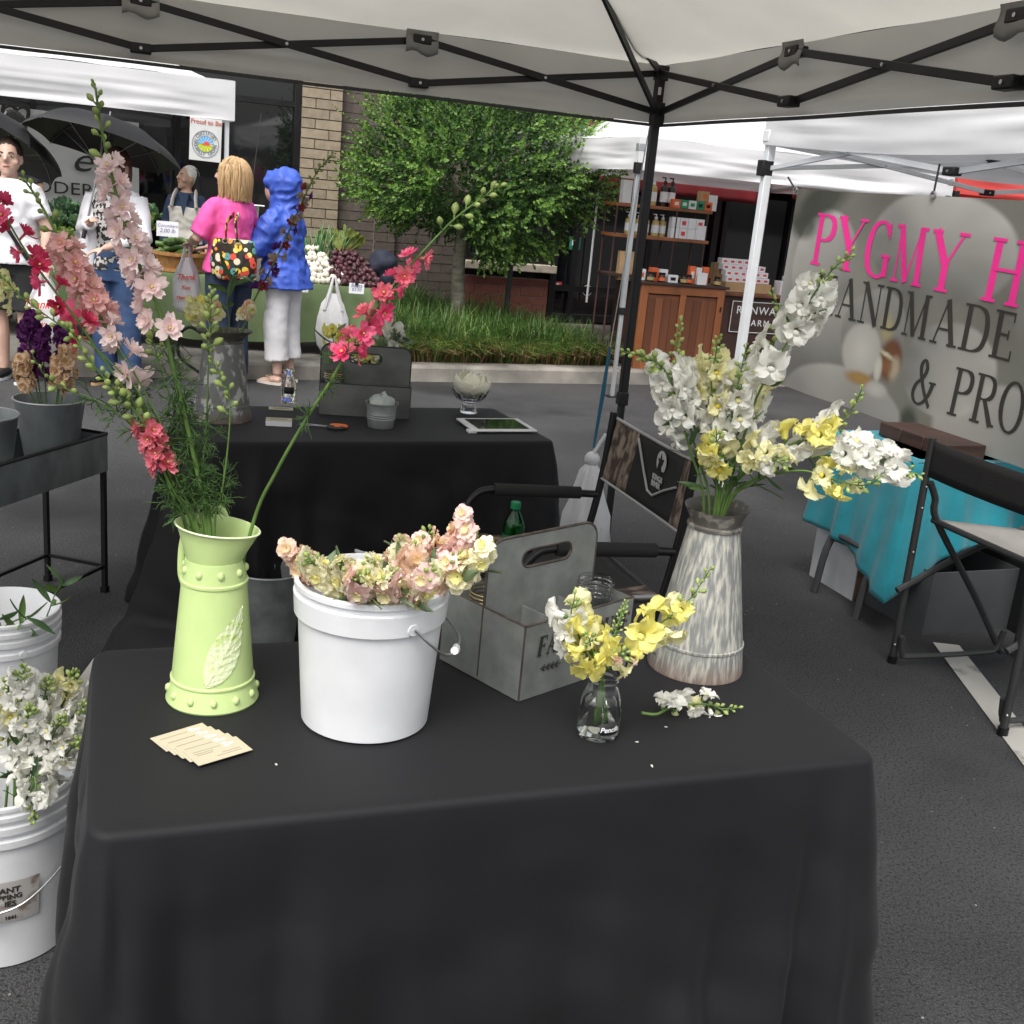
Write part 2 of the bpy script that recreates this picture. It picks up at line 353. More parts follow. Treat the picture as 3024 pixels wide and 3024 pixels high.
for (px, py, s, c) in ((1084, 462, (.15, .15), (.02, .22, .13)), (1047, 540, (.17, .07), (.5, .04, .04))):
    q = wu(px, py); st = MB().box((q.x - uD - .02, -.028, q.z), (s[0], .004, s[1])).build('sticker', M('sticker%d' % px, c, .5), dr)
    MB().box((q.x - uD - .02, -.032, q.z + .005), (s[0] * .55, .003, s[1] * .4)).build('emblem', WHT, st)
q = wu(1107, 551); MB().lathe([(.058, 0), (.066, 0), (.066, .004), (.058, .004), (.058, 0)], 24, T=TR(q.x - uD - .02, -.03, q.z) @ RX(pi / 2)).build('round_sticker', WHT, dr)
MB().box((q.x - uD - .02, -.03, q.z), (.012, .003, .11), T=None).build('sticker_bar', WHT, dr)
window('shop_window', 'run of dark storefront glass behind the wooden shelf', uD + 2.36, uD + 6.6, .2, 3.3, .03, [uD + 3.4, uD + 4.4, uD + 5.5], [2.2])
brickwall('brick_pillar', 'red brick pillar behind the printed orchid banner', 'red', uD + 3.95, uD + 5.2, 0, 3.0, -.12)
MB().box((0, .3, 2.2), (24, .3, 4.6)).build('facade_core', BLK, None, T=WT)['kind'] = 'structure'
RED = M('awning_cloth', (.16, .012, .016), .8, var=.15, trans=.1, scale=3)
def awning(label, u0, u1, zt, zb, pr, val):
    t = thing('awning', label, 'awning', WT @ TR(u0, 0, 0)); W_ = u1 - u0
    mb = MB(); mb.add([(0, -.06, zt), (W_, -.06, zt), (W_, -pr, zb), (0, -pr, zb)], [(0, 1, 2, 3)])
    mb.add([(0, -.06, zt), (0, -pr, zb), (0, -.06, zb)], [(0, 1, 2)]); mb.add([(W_, -.06, zt), (W_, -pr, zb), (W_, -.06, zb)], [(0, 1, 2)])
    mb.build('cover', RED, t, solid=.006)
    MB().grid(lambda u, v: (u * W_, -pr - .004 - .01 * sin(u * 40) * v, zb - v * val), 60, 3).build('valance', RED, t, solid=.004)
    MB().tube([(0, -pr + .02, zb), (W_, -pr + .02, zb)], .015, 6).build('front_bar', BLK, t)
awning('dark red awning over the glass door behind the tree', uD + .1, uD + 2.2, 2.35, 1.78, .9, .18)
awning('dark red awning over the storefront behind the wooden shelf', uD + 2.7, uD + 5.6, 2.4, 1.95, .9, .25)
# ------------------------------------------------------------------ tree and post in the bed
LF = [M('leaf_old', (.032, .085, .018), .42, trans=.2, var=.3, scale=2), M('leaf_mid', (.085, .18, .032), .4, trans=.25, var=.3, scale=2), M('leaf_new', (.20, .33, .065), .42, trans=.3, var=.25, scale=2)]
BARK = M('bark', (.19, .175, .135), .9, var=.35, scale=12, bump=.6, bscale=40, stretch=(1, 1, 2.5))
TB = Vector((-.74, 11.2, .14)); tree = thing('clipped_tree', 'rounded green tree with a pale trunk growing in the grass bed', 'tree', TR(TB))
tk = MB(); tk.tube(crom([(0, 0, -.05), (.01, 0, .3), (-.015, .02, .7), (.01, .0, 1.15), (.03, 0, 1.5)], 5), [.085, .07, .066, .06, .045], 10)
limbs = []
for i in range(15):
    a = i * 2.4; z0 = rnd(.95, 1.45); R = rnd(.6, 1.15); e = Vector((cos(a) * R, sin(a) * R * .9, z0 + rnd(.15, .9)))
    pts = crom([(0, 0, z0), Vector((0, 0, z0)).lerp(e, .5) + Vector((0, 0, .12)), e], 4); tk.tube(pts, [.032, .006], 6); limbs.append(e)
tk.build('trunk', BARK, tree, sharp=180)
mb = MB()
def leafat(p, d, n, ln, wd, mi):
    s = d.cross(n).normalized() * wd; a = p + d * ln * .55 + n * ln * .06
    mb.add([p, a - s, p + d * ln, a + s], [(0, 1, 2, 3)], mi)
cc = Vector((.14, 0, 1.66)); cr = Vector((1.24, 1.1, .90)); ntw = 0
while ntw < 4300:
    q = Vector((rnd(-1, 1), rnd(-1, 1), rnd(-1, 1)))
    if q.length > 1: continue
    r = q.length; u = q.normalized() if r > 0 else Vector((0, 0, 1))
    if r < .45 and random.random() < .75: continue
    lump = 1 + .16 * noise.noise(u * 2.3) + .12 * noise.noise(u * 5 + Vector((3, 1, 2)))
    if noise.noise(Vector((q.x * 2.6 + 9, q.y * 2.6, q.z * 2.6))) < -.27 and r > .6: continue
    p = cc + Vector((q.x * cr.x, q.y * cr.y, q.z * cr.z)) * lump
    if p.z < .86 + .2 * noise.noise(p * 2) + (.12 if p.x < .2 else -.05) * 1.6: continue
    dirn = (u + Vector((rnd(-.6, .6), rnd(-.6, .6), rnd(-.2, .8)))).normalized(); ntw += 1
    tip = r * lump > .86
    L_ = rnd(.1, .19)
    for k in range(11):
        t = k / 10; pp = p + dirn * L_ * t; side = dirn.orthogonal().normalized(); side.rotate(Quaternion(dirn, k * 2.4))
        d = (side * (1 - .5 * t) + dirn * (.5 + t)).normalized(); n = (dirn * .8 - side * .4 + Vector((0, 0, .4))).normalized()
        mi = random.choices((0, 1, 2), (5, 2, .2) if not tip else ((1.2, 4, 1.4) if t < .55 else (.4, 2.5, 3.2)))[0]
        leafat(pp, d, n, rnd(.034, .052), rnd(.0105, .016), mi)
for i in range(26):   # loose shoots poking out of the outline
    a = rnd(0, 2 * pi); b = rnd(-.3, .7); u = Vector((cos(a) * cos(b), sin(a) * cos(b), sin(b))); p = cc + Vector((u.x * cr.x, u.y * cr.y, u.z * cr.z)) * .98
    for k in range(20):
        t = k / 19; pp = p + (u + Vector((0, 0, .25))) * .3 * t; s = u.orthogonal().normalized(); s.rotate(Quaternion(u, k * 2.4)); leafat(pp, (s + u * .8).normalized(), (u - s).normalized(), .034, .01, 2 if t > .5 else 1)
mb.build('crown', LF, tree, sharp=180)
PO = thing('lamp_post', 'thin dark grey post standing in the grass beside the trunk', 'post', TR(-.25, 11.6, .13))
MB().tube([(0, 0, 0), (0, 0, 1.15)], .028, 8).build('shaft', M('grey_post', (.04, .045, .045), .6), PO)
MB().box((0, 0, 1.19), (.12, .1, .08)).build('lamp_head', BLK, PO, bevel=.01)
# ================================================================== TENTS
BLKP = M('black_powder_coat', (.012, .012, .013), .45, .2, var=.2)
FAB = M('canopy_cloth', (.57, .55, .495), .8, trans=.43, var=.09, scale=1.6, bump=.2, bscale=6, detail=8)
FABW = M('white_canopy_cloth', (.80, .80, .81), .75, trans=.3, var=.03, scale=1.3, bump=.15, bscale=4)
CORAL = M('coral_canopy_cloth', (.75, .10, .09), .75, trans=.3, var=.05, scale=1.3, bump=.15, bscale=4)
WPOST = M('white_tent_tube', (.72, .74, .76), .4, .1, var=.05)
GPOST = M('grey_tent_tube', (.40, .42, .43), .4, .5, var=.08)
HEM = M('grey_hem', (.10, .10, .10), .8); HEM2 = M('seam_tape', (.40, .385, .35), .8)
STEEL = M('bolt_steel', (.55, .55, .55), .35, 1.)
def bar(mb, a, b, wd=.026, th=.013, up=(0, 0, 1)):
    a = Vector(a); b = Vector(b); d = b - a; F_ = frame(d, up)
    mb.box((0, 0, d.length / 2), (th, wd, d.length), T=TR(a) @ F_)
def tent(label, T, S, zb, zt, peak, fab, fm, legs, trusses, nx=3, val_sag=.0, wr=.012, hem=None, group=None, tz=(1.975, 2.135), feet=True, hips=(), lw=.036, out=.03, zfoot=0.):
    """T: a corner leg; the tent covers local x 0..S[0], y 0..S[1] (signed)"""
    t = thing('canopy_tent', label, 'tent', T, group); sx, sy = S; ax, ay = (1 if sx > 0 else -1), (1 if sy > 0 else -1)
    c = (sx / 2, sy / 2); hx, hy = abs(sx) / 2 + out, abs(sy) / 2 + out; sd = random.random() * 9
    def roof(u, v):
        a, b = 2 * u - 1, 2 * v - 1; m = max(abs(a), abs(b)); r = (abs(a) ** 5 + abs(b) ** 5) ** .2
        z = zt + (peak - zt) * (1 - r) - .10 * sin(pi * min(1, m)) * (1 - .75 * min(abs(a), abs(b)) / max(m, .01))
        return Vector((c[0] + a * hx, c[1] + b * hy, max(z, zt - .0) + wr * .8 * noise.noise((a * 3, b * 3, sd)) + wr * .7 * m * noise.noise((a * 9 - b * 9, (a + b) * 1.6, sd)) * (1 - m)))
    MB().grid(roof, 64, 64).build('roof_cover', fab, t, sharp=180)
    if hem:
        for (u0, v0) in ((0, 0), (1, 0), (1, 1), (0, 1)): MB().tube([roof(u0 + (.5 - u0) * k / 24, v0 + (.5 - v0) * k / 24) - Vector((0, 0, .006)) for k in range(1, 25)], .0028, 6, flat=.4).build('hip_seam', HEM2, t)
    P = [(-1, -1), (1, -1), (1, 1), (-1, 1)]
    for k in range(4):
        (a0, b0), (a1, b1) = P[k], P[(k + 1) % 4]; nrm = Vector(((a0 + a1) / 2, (b0 + b1) / 2, 0))
        def val(u, v):
            a, b = a0 + (a1 - a0) * u, b0 + (b1 - b0) * u
            p = Vector((c[0] + a * hx, c[1] + b * hy, zt - (zt - zb) * v - val_sag * sin(pi * u) * v))
            e = min(1, 8 * min(u, 1 - u)); n_ = noise.noise((u * 5 + k * 7, v * 2.2 + sd, 1.)) + .6 * noise.noise((u * 3 + v * 2.5, v * 6, sd + k)) + .45 * noise.noise((u * 4 - v * 1.5, v * 11, sd + k * 3))
            return p + nrm * (wr * e * v * 2 * n_ + .003 * v)
        o = MB().grid(val, 90, 16).build('valance', fab, t, sharp=180)
        if hem:
            MB().grid(lambda u, v: val(u, 1.) + nrm * .004 * (1 if v < .5 else -1) + Vector((0, 0, .012 * (v - 1.2))), 60, 1).build('hem', hem, o)
    for (i, j) in legs:
        x, y = i * sx, j * sy; mb = MB(); zl = zt - .03
        mb.box((x, y, (zl + .75) / 2 + .0), (lw, lw, zl - .75)); lg = mb.build('leg', fm, t, bevel=.004)
        MB().box((x, y, .39 + zfoot / 2), (lw * .78, lw * .78, .78 - zfoot)).build('lower_tube', fm, lg, bevel=.003)
        MB().box((x, y, .73), (lw * 1.25, lw * 1.25, .06)).build('height_latch', BLKP, lg, bevel=.004)
        MB().box((x, y, zfoot + .006), (.1, .09, .008)).build('foot_plate', BLKP, lg)
        MB().box((x - ax * .01, y - ay * .01, tz[0]), (lw * 1.45, lw * 1.45, .085)).build('slider', BLKP, lg, bevel=.004)
        MB().box((x - ax * .005, y - ay * .005, tz[1]), (lw * 1.4, lw * 1.4, .06)).build('top_bracket', BLKP if fm is BLKP else fm, lg, bevel=.004)
    for (p0, p1, sgn) in trusses:       # p0, p1: unit corners
        A = Vector((p0[0] * sx, p0[1] * sy, 0)); B = Vector((p1[0] * sx, p1[1] * sy, 0)); dr = (B - A).normalized(); sd_ = Vector((-dr.y, dr.x, 0)) * .011
        n = nx
        for k in range(n):
            a = A.lerp(B, k / n); b = A.lerp(B, (k + 1) / n)
            for (z0, z1, o) in ((tz[0], tz[1], 1), (tz[1], tz[0], -1)):
                mb = MB(); bar(mb, a + Vector((0, 0, z0)) + sd_ * o, b + Vector((0, 0, z1)) + sd_ * o); g_ = mb.build('truss_bar', fm, t, bevel=.002)
            m_ = (a + b) / 2 + Vector((0, 0, (tz[0] + tz[1]) / 2)); MB().tube([m_ - sd_ * 2.2, m_ + sd_ * 2.2], .006, 8).build('rivet', STEEL, g_)
            if k:
                for z in tz:
                    q = a + Vector((0, 0, z)); MB().box((0, 0, 0), (.075, .05, .036), T=TR(q) @ RZ(atan2(dr.y, dr.x))).build('truss_joint', BLKP, t, bevel=.005)
                for z, s_ in ((tz[0], 1), (tz[1], 1)): MB().tube([a + Vector((0, 0, z)) - sd_ * 2.6, a + Vector((0, 0, z)) + sd_ * 2.6], .006, 8).build('rivet', STEEL, t)
    for (p0, zc) in hips:
        A = Vector((p0[0] * sx, p0[1] * sy, tz[1])); Cn = Vector((c[0], c[1], peak - .12)); mid = A.lerp(Cn, .52) - Vector((0, 0, .02))
        mb = MB(); bar(mb, A, mid); mb.build('hip_bar', fm, t); mb = MB(); bar(mb, mid, Cn); mb.build('hip_bar', fm, t)
        mb = MB(); bar(mb, Vector((A.x, A.y, tz[0])), A.lerp(Cn, .36)); mb.build('hip_strut', fm, t)
    return t
NTA = radians(20); NT = TR(.457, 5.06, 0) @ RZ(NTA)
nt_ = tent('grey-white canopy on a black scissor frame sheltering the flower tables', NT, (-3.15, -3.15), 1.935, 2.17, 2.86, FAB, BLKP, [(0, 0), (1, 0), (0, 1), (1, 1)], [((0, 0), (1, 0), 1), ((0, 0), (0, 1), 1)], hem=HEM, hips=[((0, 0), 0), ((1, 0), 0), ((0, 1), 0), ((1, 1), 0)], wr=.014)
STRAP = M('fabric_strap', (.34, .335, .32), .9, var=.2, trans=.25)
for (x, y) in ((-1.05, 0), (-2.1, 0), (0, -1.05), (0, -2.1)):
    aw = MB().grid(lambda u, v: (x + ((u - .5) * .13 if y == 0 else .006 * sin(v * 6)), y + ((u - .5) * .13 if x == 0 else .006 * sin(v * 6)), 2.168 - .085 * v + .010 * sin(u * 7) * v), 6, 5)
    aw.build('velcro_strap', STRAP, nt_, solid=.003, T=TR(0 if y == 0 else -.02, -.02 if y == 0 else 0, 0))
for (x, y, a) in ((.05, -.06, 0),): MB().box((-.012, -.035, 2.06), (.012, .006, .03)).build('latch_tab', WPOST, nt_)
# left white tent
LTA = radians(24); LTc = (-2.75, 10.0)
tent('white canopy over the green vegetable table', TR(LTc[0], LTc[1], .13) @ RZ(LTA), (-3.05, 3.05), 1.84, 2.16, 2.9, FABW, WPOST, [(0, 0), (1, 0), (0, 1), (1, 1)], [((0, 0), (1, 0), 1), ((0, 0), (0, 1), 1), ((0, 1), (1, 1), 1)], nx=2, wr=.02, tz=(1.93, 2.09), out=.055, hips=[((0, 0), 0), ((0, 1), 0)])
tent('second white canopy joined beside the vegetable table canopy', TR(LTc[0] - 3.12 * cos(LTA), LTc[1] - 3.12 * sin(LTA), .13) @ RZ(LTA), (-3.05, 3.05), 1.84, 2.16, 2.9, FABW, WPOST, [(0, 0), (0, 1)], [((0, 0), (0, 1), 1)], nx=2, wr=.02, tz=(1.93, 2.09))
# tents on the right
R1A = radians(20); R1c = (.76, 9.41)
tent('white canopy over the wooden shelf of bottles', TR(R1c[0], R1c[1], 0) @ RZ(R1A), (3.05, 3.05), 1.865, 2.12, 2.85, FABW, GPOST, [(0, 0), (1, 0), (1, 1)], [((1, 0), (1, 1), 1)], nx=2, wr=.022, tz=(1.88, 2.04), lw=.04)
tent('coral canopy standing beyond the white shelf canopy', TR(3.72, 10.5, 0) @ RZ(R1A), (3.05, 3.05), 1.95, 2.2, 2.9, CORAL, GPOST, [(0, 0), (1, 0)], [], nx=2, wr=.015, tz=(1.93, 2.09))
BNA = radians(-70); BP = (1.35, 6.2)
r2 = tent('white canopy holding up the printed orchid banner', TR(1.24, 6.5, 0) @ RZ(radians(20)), (3.05, -3.05), 1.975, 2.28, 3.0, FABW, WPOST, [(0, 0), (1, 0), (1, 1), (0, 1)], [((0, 0), (0, 1), 1), ((0, 0), (1, 0), 1)], nx=2, wr=.018, val_sag=.06, tz=(1.85, 2.02), lw=.046, zfoot=0.)
# ------------------------------------------------------------------ printed orchid banner
def bq(x, y):
    q = onv(x, y, BP, BNA); return Vector(((q.x - BP[0]) * cos(BNA) + (q.y - BP[1]) * sin(BNA), q.z))
BNT = TR(BP[0], BP[1], 0) @ RZ(BNA)      # local x along the banner, -y faces the flower stand
bt = thing('banner', 'large printed banner with a white orchid and pink and black serif lettering', 'banner', BNT)
B0, B1, ZT, ZB = 0., 2.55, 1.745, .715
def blob(x, y, cx, cy, rx, ry, a=0, s=.12):
    dx, dy = x - cx, y - cy; X = dx * cos(a) + dy * sin(a); Y = -dx * sin(a) + dy * cos(a); r = sqrt((X / rx) ** 2 + (Y / ry) ** 2)
    return max(0., min(1., (1 - r) / s)), r
def lerp3(a, b, t): return tuple(x + (y - x) * t for x, y in zip(a, b))
def bc(X, Y): return bq((2200 + X * .5176) / KD, (400 + Y * .5176) / KD)
def bell(X, Y, rx, ry, a=0): c = bc(X, Y); e = bc(X + rx, Y); f = bc(X, Y + ry); return (c.x, c.y, abs(e.x - c.x), abs(f.y - c.y), a)
PETALS = [(bell(1900, 900, 420, 620), .56, .26, (.5, .6)), (bell(420, 1180, 330, 330), .46, .20, (-.3, .9)), (bell(520, 1560, 420, 260), .50, .30, (.2, .6)), (bell(1500, 1750, 560, 330), .52, .28, (-.4, .5)), (bell(225, 820, 95, 330, .1), .56, .34, (-.6, .3)),
          (bell(1090, 640, 500, 330, -.05), .60, .17, (.35, .75)), (bell(440, 740, 190, 330, -.25), .57, .22, (-.5, .6)), (bell(1150, 1340, 290, 290, .1), .58, .20, (.55, -.2)), (bell(720, 1120, 210, 260, .2), .40, .22, (0, .5))]
LIPS = [(bell(650, 1230, 125, 180), (.58, .56, .50), .15, 1.), (bell(640, 1385, 115, 50), (.42, .24, .05), .5, .9), (bell(800, 1100, 60, 120, .3), (.62, .50, .16), .6, .45), (bell(825, 1280, 85, 145, -.15), (.20, .075, .028), .3, .95), (bell(850, 1330, 45, 95, -.2), (.60, .52, .36), .5, .75), (bell(800, 1320, 50, 65), (.30, .13, .06), .5, .8), (bell(748, 1330, 30, 95, .1), (.66, .63, .54), .35, 1.), (bell(800, 1250, 70, 18, -.2), (.66, .60, .42), .5, 1.), (bell(740, 1450, 85, 55), (.58, .56, .51), .35, 1.)]
DARK = [(bell(430, 380, 210, 140, .4), .9), (bell(330, 520, 110, 90), .8), (bell(940, 1640, 70, 120, .5), .9)]
def orchid(p):
    x, y = p.x, p.z
    n0 = noise.noise((x * 2.2, y * 2.2, 3)); c = (.17 + .06 * n0, .167 + .06 * n0, .14 + .05 * n0)
    for (e, hi, lo, (lx, ly)) in PETALS:
        f, r = blob(x, y, *e, s=.07); dx, dy = (x - e[0]) / e[2], (y - e[1]) / e[3]
        t = .5 + .5 * (lx * dx + ly * dy) + .16 * noise.noise((x * 3 + e[0], y * 3, e[1])) + .10 * sin(atan2(dy, dx) * 9 + e[0] * 7) * r * r * .5
        t = max(0, min(1, t + .18 * max(0, r - .75))); v = (lo * .45 + (hi * .78 - lo * .45) * t); c = lerp3(c, (v, v * .975, v * .885), f)
    for e, k in DARK: f, r = blob(x, y, *e, s=.5); c = lerp3(c, (.045, .05, .036), f * k)
    for e, col, sft, k in LIPS: f, r = blob(x, y, *e, s=sft); c = lerp3(c, tuple(q * (.82 - .2 * r) for q in col), f * k)
    return c
def bsurf(u, z):
    s = .014 * sin(u * 7 + z * 2) + .02 * noise.noise((u * 1.5, z * 1.5, 4)) + .016 * exp(-((u + z * .6 - 1.1) * 5) ** 2)
    return s
bm_ = MB().grid(lambda u, v: (B0 + u * (B1 - B0), bsurf(B0 + u * (B1 - B0), ZT - v * (ZT - ZB)), ZT - v * (ZT - ZB)), 220, 100).mesh('print_panel', attrmat('banner_print', .55, .18), 180)
paint(bm_, orchid); place('print_panel', bm_, bt)
GL = {}
tn, th = .042, .135
def ser(*xs, top=0): return [([(a, (.979 if top else .021)), (b, (.979 if top else .021))], [tn, tn]) for a, b in xs]
bowl = ([(.17, .975), (.42, .975), (.61, .9), (.66, .74), (.6, .58), (.4, .5), (.17, .5)], [tn, tn, th * .8, th, th * .8, tn, tn])
st = lambda x: ([(x, 0), (x, 1)], [th, th])
GL['P'] = ([st(.17), bowl] + ser((0, .36)) + ser((.0, .2), top=1), .76)
GL['R'] = ([st(.17), bowl, ([(.38, .5), (.74, 0)], [th * .8, th])] + ser((0, .36), (.64, .88)) + ser((0, .2), top=1), .88)
GL['Y'] = ([([(.06, 1), (.41, .45)], [th, th]), ([(.76, 1), (.43, .45)], [tn, tn]), ([(.42, .5), (.42, 0)], [th, th])] + ser((.25, .59)) + ser((-.05, .22), (.62, .88), top=1), .86)
GL['G'] = ([(crom([(.76, .8), (.64, .95), (.45, 1.), (.2, .88), (.09, .5), (.2, .12), (.46, 0), (.66, .05), (.74, .14)], 3), None), ([(.74, .03), (.74, .4)], [th, th]), ([(.77, 1.), (.77, .72)], [tn, tn]), ([(.56, .4), (.88, .4)], [tn, tn])], .94)
GL['C'] = ([(crom([(.76, .8), (.64, .95), (.45, 1.), (.2, .88), (.09, .5), (.2, .12), (.46, 0), (.66, .05), (.77, .2)], 3), None), ([(.77, 1.), (.77, .72)], [tn, tn])], .86)
GL['M'] = ([([(.12, 0), (.16, 1)], [tn, tn]), ([(.16, 1), (.49, .02)], [th, th]), ([(.49, .02), (.83, 1)], [tn, tn]), ([(.83, 1), (.87, 0)], [th, th])] + ser((0, .26), (.72, 1.02)) + ser((.0, .18), (.82, 1.0), top=1), 1.1)
GL['H'] = ([st(.17), st(.75), ([(.17, .52), (.75, .52)], [tn, tn])] + ser((0, .34), (.58, .92)) + ser((0, .34), (.58, .92), top=1), .98)
GL['A'] = ([([(.42, 1), (.12, 0)], [tn, tn]), ([(.42, 1), (.76, 0)], [th, th]), ([(.22, .34), (.64, .34)], [tn, tn])] + ser((0, .26), (.6, .92)), .92)
GL['N'] = ([([(.15, 0), (.15, 1)], [tn, tn]), ([(.15, 1), (.78, 0)], [th, th]), ([(.78, 0), (.78, 1)], [tn, tn])] + ser((0, .3)) + ser((-.02, .2), (.62, .93), top=1), .97)
GL['D'] = ([st(.17), ([(.17, .975), (.45, .975), (.7, .85), (.79, .5), (.7, .15), (.45, .025), (.17, .025)], [tn, tn, th * .8, th, th * .8, tn, tn])] + ser((0, .2)) + ser((0, .2), top=1), .93)
GL['E'] = ([st(.17), ([(.17, .975), (.62, .975)], [tn, tn]), ([(.17, .52), (.5, .52)], [tn, tn]), ([(.17, .025), (.66, .025)], [tn, tn]), ([(.62, 1), (.62, .8)], [tn, tn]), ([(.66, 0), (.66, .22)], [tn, tn]), ([(.5, .62), (.5, .42)], [tn, tn])] + ser((0, .2)) + ser((0, .2), top=1), .78)
GL['F'] = ([st(.17), ([(.17, .975), (.62, .975)], [tn, tn]), ([(.17, .5), (.5, .5)], [tn, tn]), ([(.62, 1), (.62, .78)], [tn, tn]), ([(.5, .62), (.5, .4)], [tn, tn])] + ser((0, .36)) + ser((0, .2), top=1), .72)
GL['O'] = ([([(.46 + .38 * cos(a), .5 + .5 * sin(a)) for a in [i * pi / 12 for i in range(25)]], [tn + (th - tn) * abs(cos(i * pi / 12)) ** 1.5 for i in range(25)])], .96)
GL['U'] = ([([(.17, 1), (.17, .3), (.28, .06), (.45, .0), (.62, .08), (.7, .3), (.7, 1)], [th, th, th * .7, tn, tn, tn, tn])] + ser((0, .34), (.56, .84), top=1), .9)
GL['S'] = ([(crom([(.58, .8), (.5, .95), (.34, 1.), (.14, .9), (.12, .7), (.34, .54), (.56, .4), (.6, .18), (.4, .0), (.2, .03), (.1, .2)], 3), None)], .72)
GL['&'] = ([(crom([(.86, .5), (.74, .22), (.5, .03), (.25, .03), (.09, .2), (.17, .42), (.42, .6), (.52, .8), (.4, .97), (.27, .86), (.31, .66), (.56, .3), (.88, .0)], 3), None), ([(.7, .52), (.98, .52)], [tn, tn])], 1.05)
def serif(txt, h, sx=1., space=.06, shear=0., bold=1., dz=.0004):
    mb = MB(); x = 0; lay = 0
    for ch in txt:
        if ch == ' ': x += .5; continue
        strokes, adv = GL[ch]
        for pts, wd in strokes:
            if wd is None: wd = [tn + (th - tn) * min(1, abs((Vector(pts[min(i + 1, len(pts) - 1)]) - Vector(pts[max(i - 1, 0)])).normalized().y)) ** 1.6 for i in range(len(pts))]
            if 4 < len(pts) < 9:
                q3 = crom([(p[0], p[1], w9) for p, w9 in zip(pts, wd)], 4); pts = [(q.x, q.y) for q in q3]; wd = [max(tn * .8, q.z) for q in q3]
            vs = []
            for i, p in enumerate(pts):
                d = Vector((*pts[min(i + 1, len(pts) - 1)][:2], 0)) - Vector((*pts[max(i - 1, 0)][:2], 0)); d.normalize(); n = Vector((-d.y, d.x, 0)) * wd[i] * bold / 2
                for q in (1, -1): v = Vector((p[0], p[1], 0)) + n * q; vs.append(((x + v.x) * h * sx + shear * v.y * h, v.y * h, dz * (lay % 7)))
            mb.add(vs, [(2 * i, 2 * i + 1, 2 * i + 3, 2 * i + 2) for i in range(len(pts) - 1)]); lay += 1
        x += adv + space
    return mb, x * h * sx
PINK = M('pink_print', (.72, .025, .24), .55, var=.04); INK = M('black_print', (.025, .024, .02), .6, var=.1)
def banner_text(txt, mat, pl, pr, h, bold=1.):
    """pl, pr: photo points of the baseline's left end and of a point further right, with the letters up to there"""
    a = bq(*pl); b = bq(*pr[0]); wtot = serif(pr[1], 1.)[1]; sx = (b.x - a.x) / (wtot * h)
    mb, _ = serif(txt, h, sx, bold=bold); sl = (b.y - a.y) / (b.x - a.x)
    for v in mb.v:
        u = a.x + v.x; z = a.y + v.y + sl * v.x; off = v.z; v.x = u; v.z = z; v.y = bsurf(u, z) - .0022 - off * .5
    mb.v = [v for v in mb.v]
    x = 0; cuts = []
    for ch in txt:
        x += .5 if ch == ' ' else GL[ch][1] + .06; cuts.append(a.x + x * h * sx)
    for k, ch in enumerate(txt):
        lo, hi = (cuts[k - 1] if k else -9) - .03 * h * sx, cuts[k] - .03 * h * sx; m2 = MB()
        for f in mb.f:
            c = sum(mb.v[j].x for j in f) / len(f)
            if lo <= c < hi and max(mb.v[j].x for j in f) < B1 - .02: m2.add([mb.v[j] for j in f], [tuple(range(len(f)))])
        if m2.f: m2.build('letter', mat, bt, sharp=180)
banner_text('PYGMY H', PINK, (1531, 497), ((1849, 565), 'PYGMY '), .255, 1.25)
banner_text('HANDMADE', INK, (1535, 586), ((1862, 672), 'HANDMAD'), .195, 1.15)
banner_text('& PRO', INK, (1719, 757), ((1872, 808), '& PR'), .205, 1.15)
CORD = M('cord_black', (.02, .02, .02), .7)
for (x, y, x2, y2) in ((1507, 359, 1493, 335), (1768, 368, 1780, 310)):
    q = bq(x, y); q2 = bq(x2, y2); b_ = MB().tube([(q.x, -.02, q.y), (q2.x, -.02, q2.y)], .005, 6).build('bungee', CORD, bt)
    MB().lathe([(.009, -.004), (.017, -.004), (.017, .004), (.009, .004), (.009, -.004)], 12, T=TR(q.x, -.022, q.y) @ RX(pi / 2)).build('grommet', STEEL, b_)
# ------------------------------------------------------------------ banner and sign of the vegetable stand
LBP = (-3.3, 11.9); LBA = radians(24)
lb = thing('banner', 'white banner with a script word hung at the back of the vegetable stand', 'banner', TR(LBP[0], LBP[1], 0) @ RZ(LBA))
LI = lb.matrix_world.inverted()
def lq(x, y): return LI @ onv(x, y, LBP, LBA)
a = lq(262, 232); b = lq(-60, 392); c = lq(-60, 190)
WV = M('white_vinyl', (.82, .83, .82), .5, var=.02, trans=.3)
MB().grid(lambda u, v: (b.x + (a.x - b.x) * u, .02 * sin(u * 9) * v, (c.z + (a.z - c.z) * u) * (1 - v) + (b.z - .3) * v), 24, 10).build('vinyl_sheet', WV, lb)
q = lq(131, 321)
lettering('es', INK, lb, TR(q.x, -.045, q.z) @ RX(pi / 2), size=.34, shear=.35, align='LEFT', sx=1.25)
q = lq(64, 361); lettering('ODER', INK, lb, TR(q.x, -.045, q.z) @ RX(pi / 2), size=.165, align='LEFT', sx=1.25)
q = lq(-8, 232); lettering('m', INK, lb, TR(q.x, -.045, q.z) @ RX(pi / 2), size=.4, align='LEFT', shear=.2)
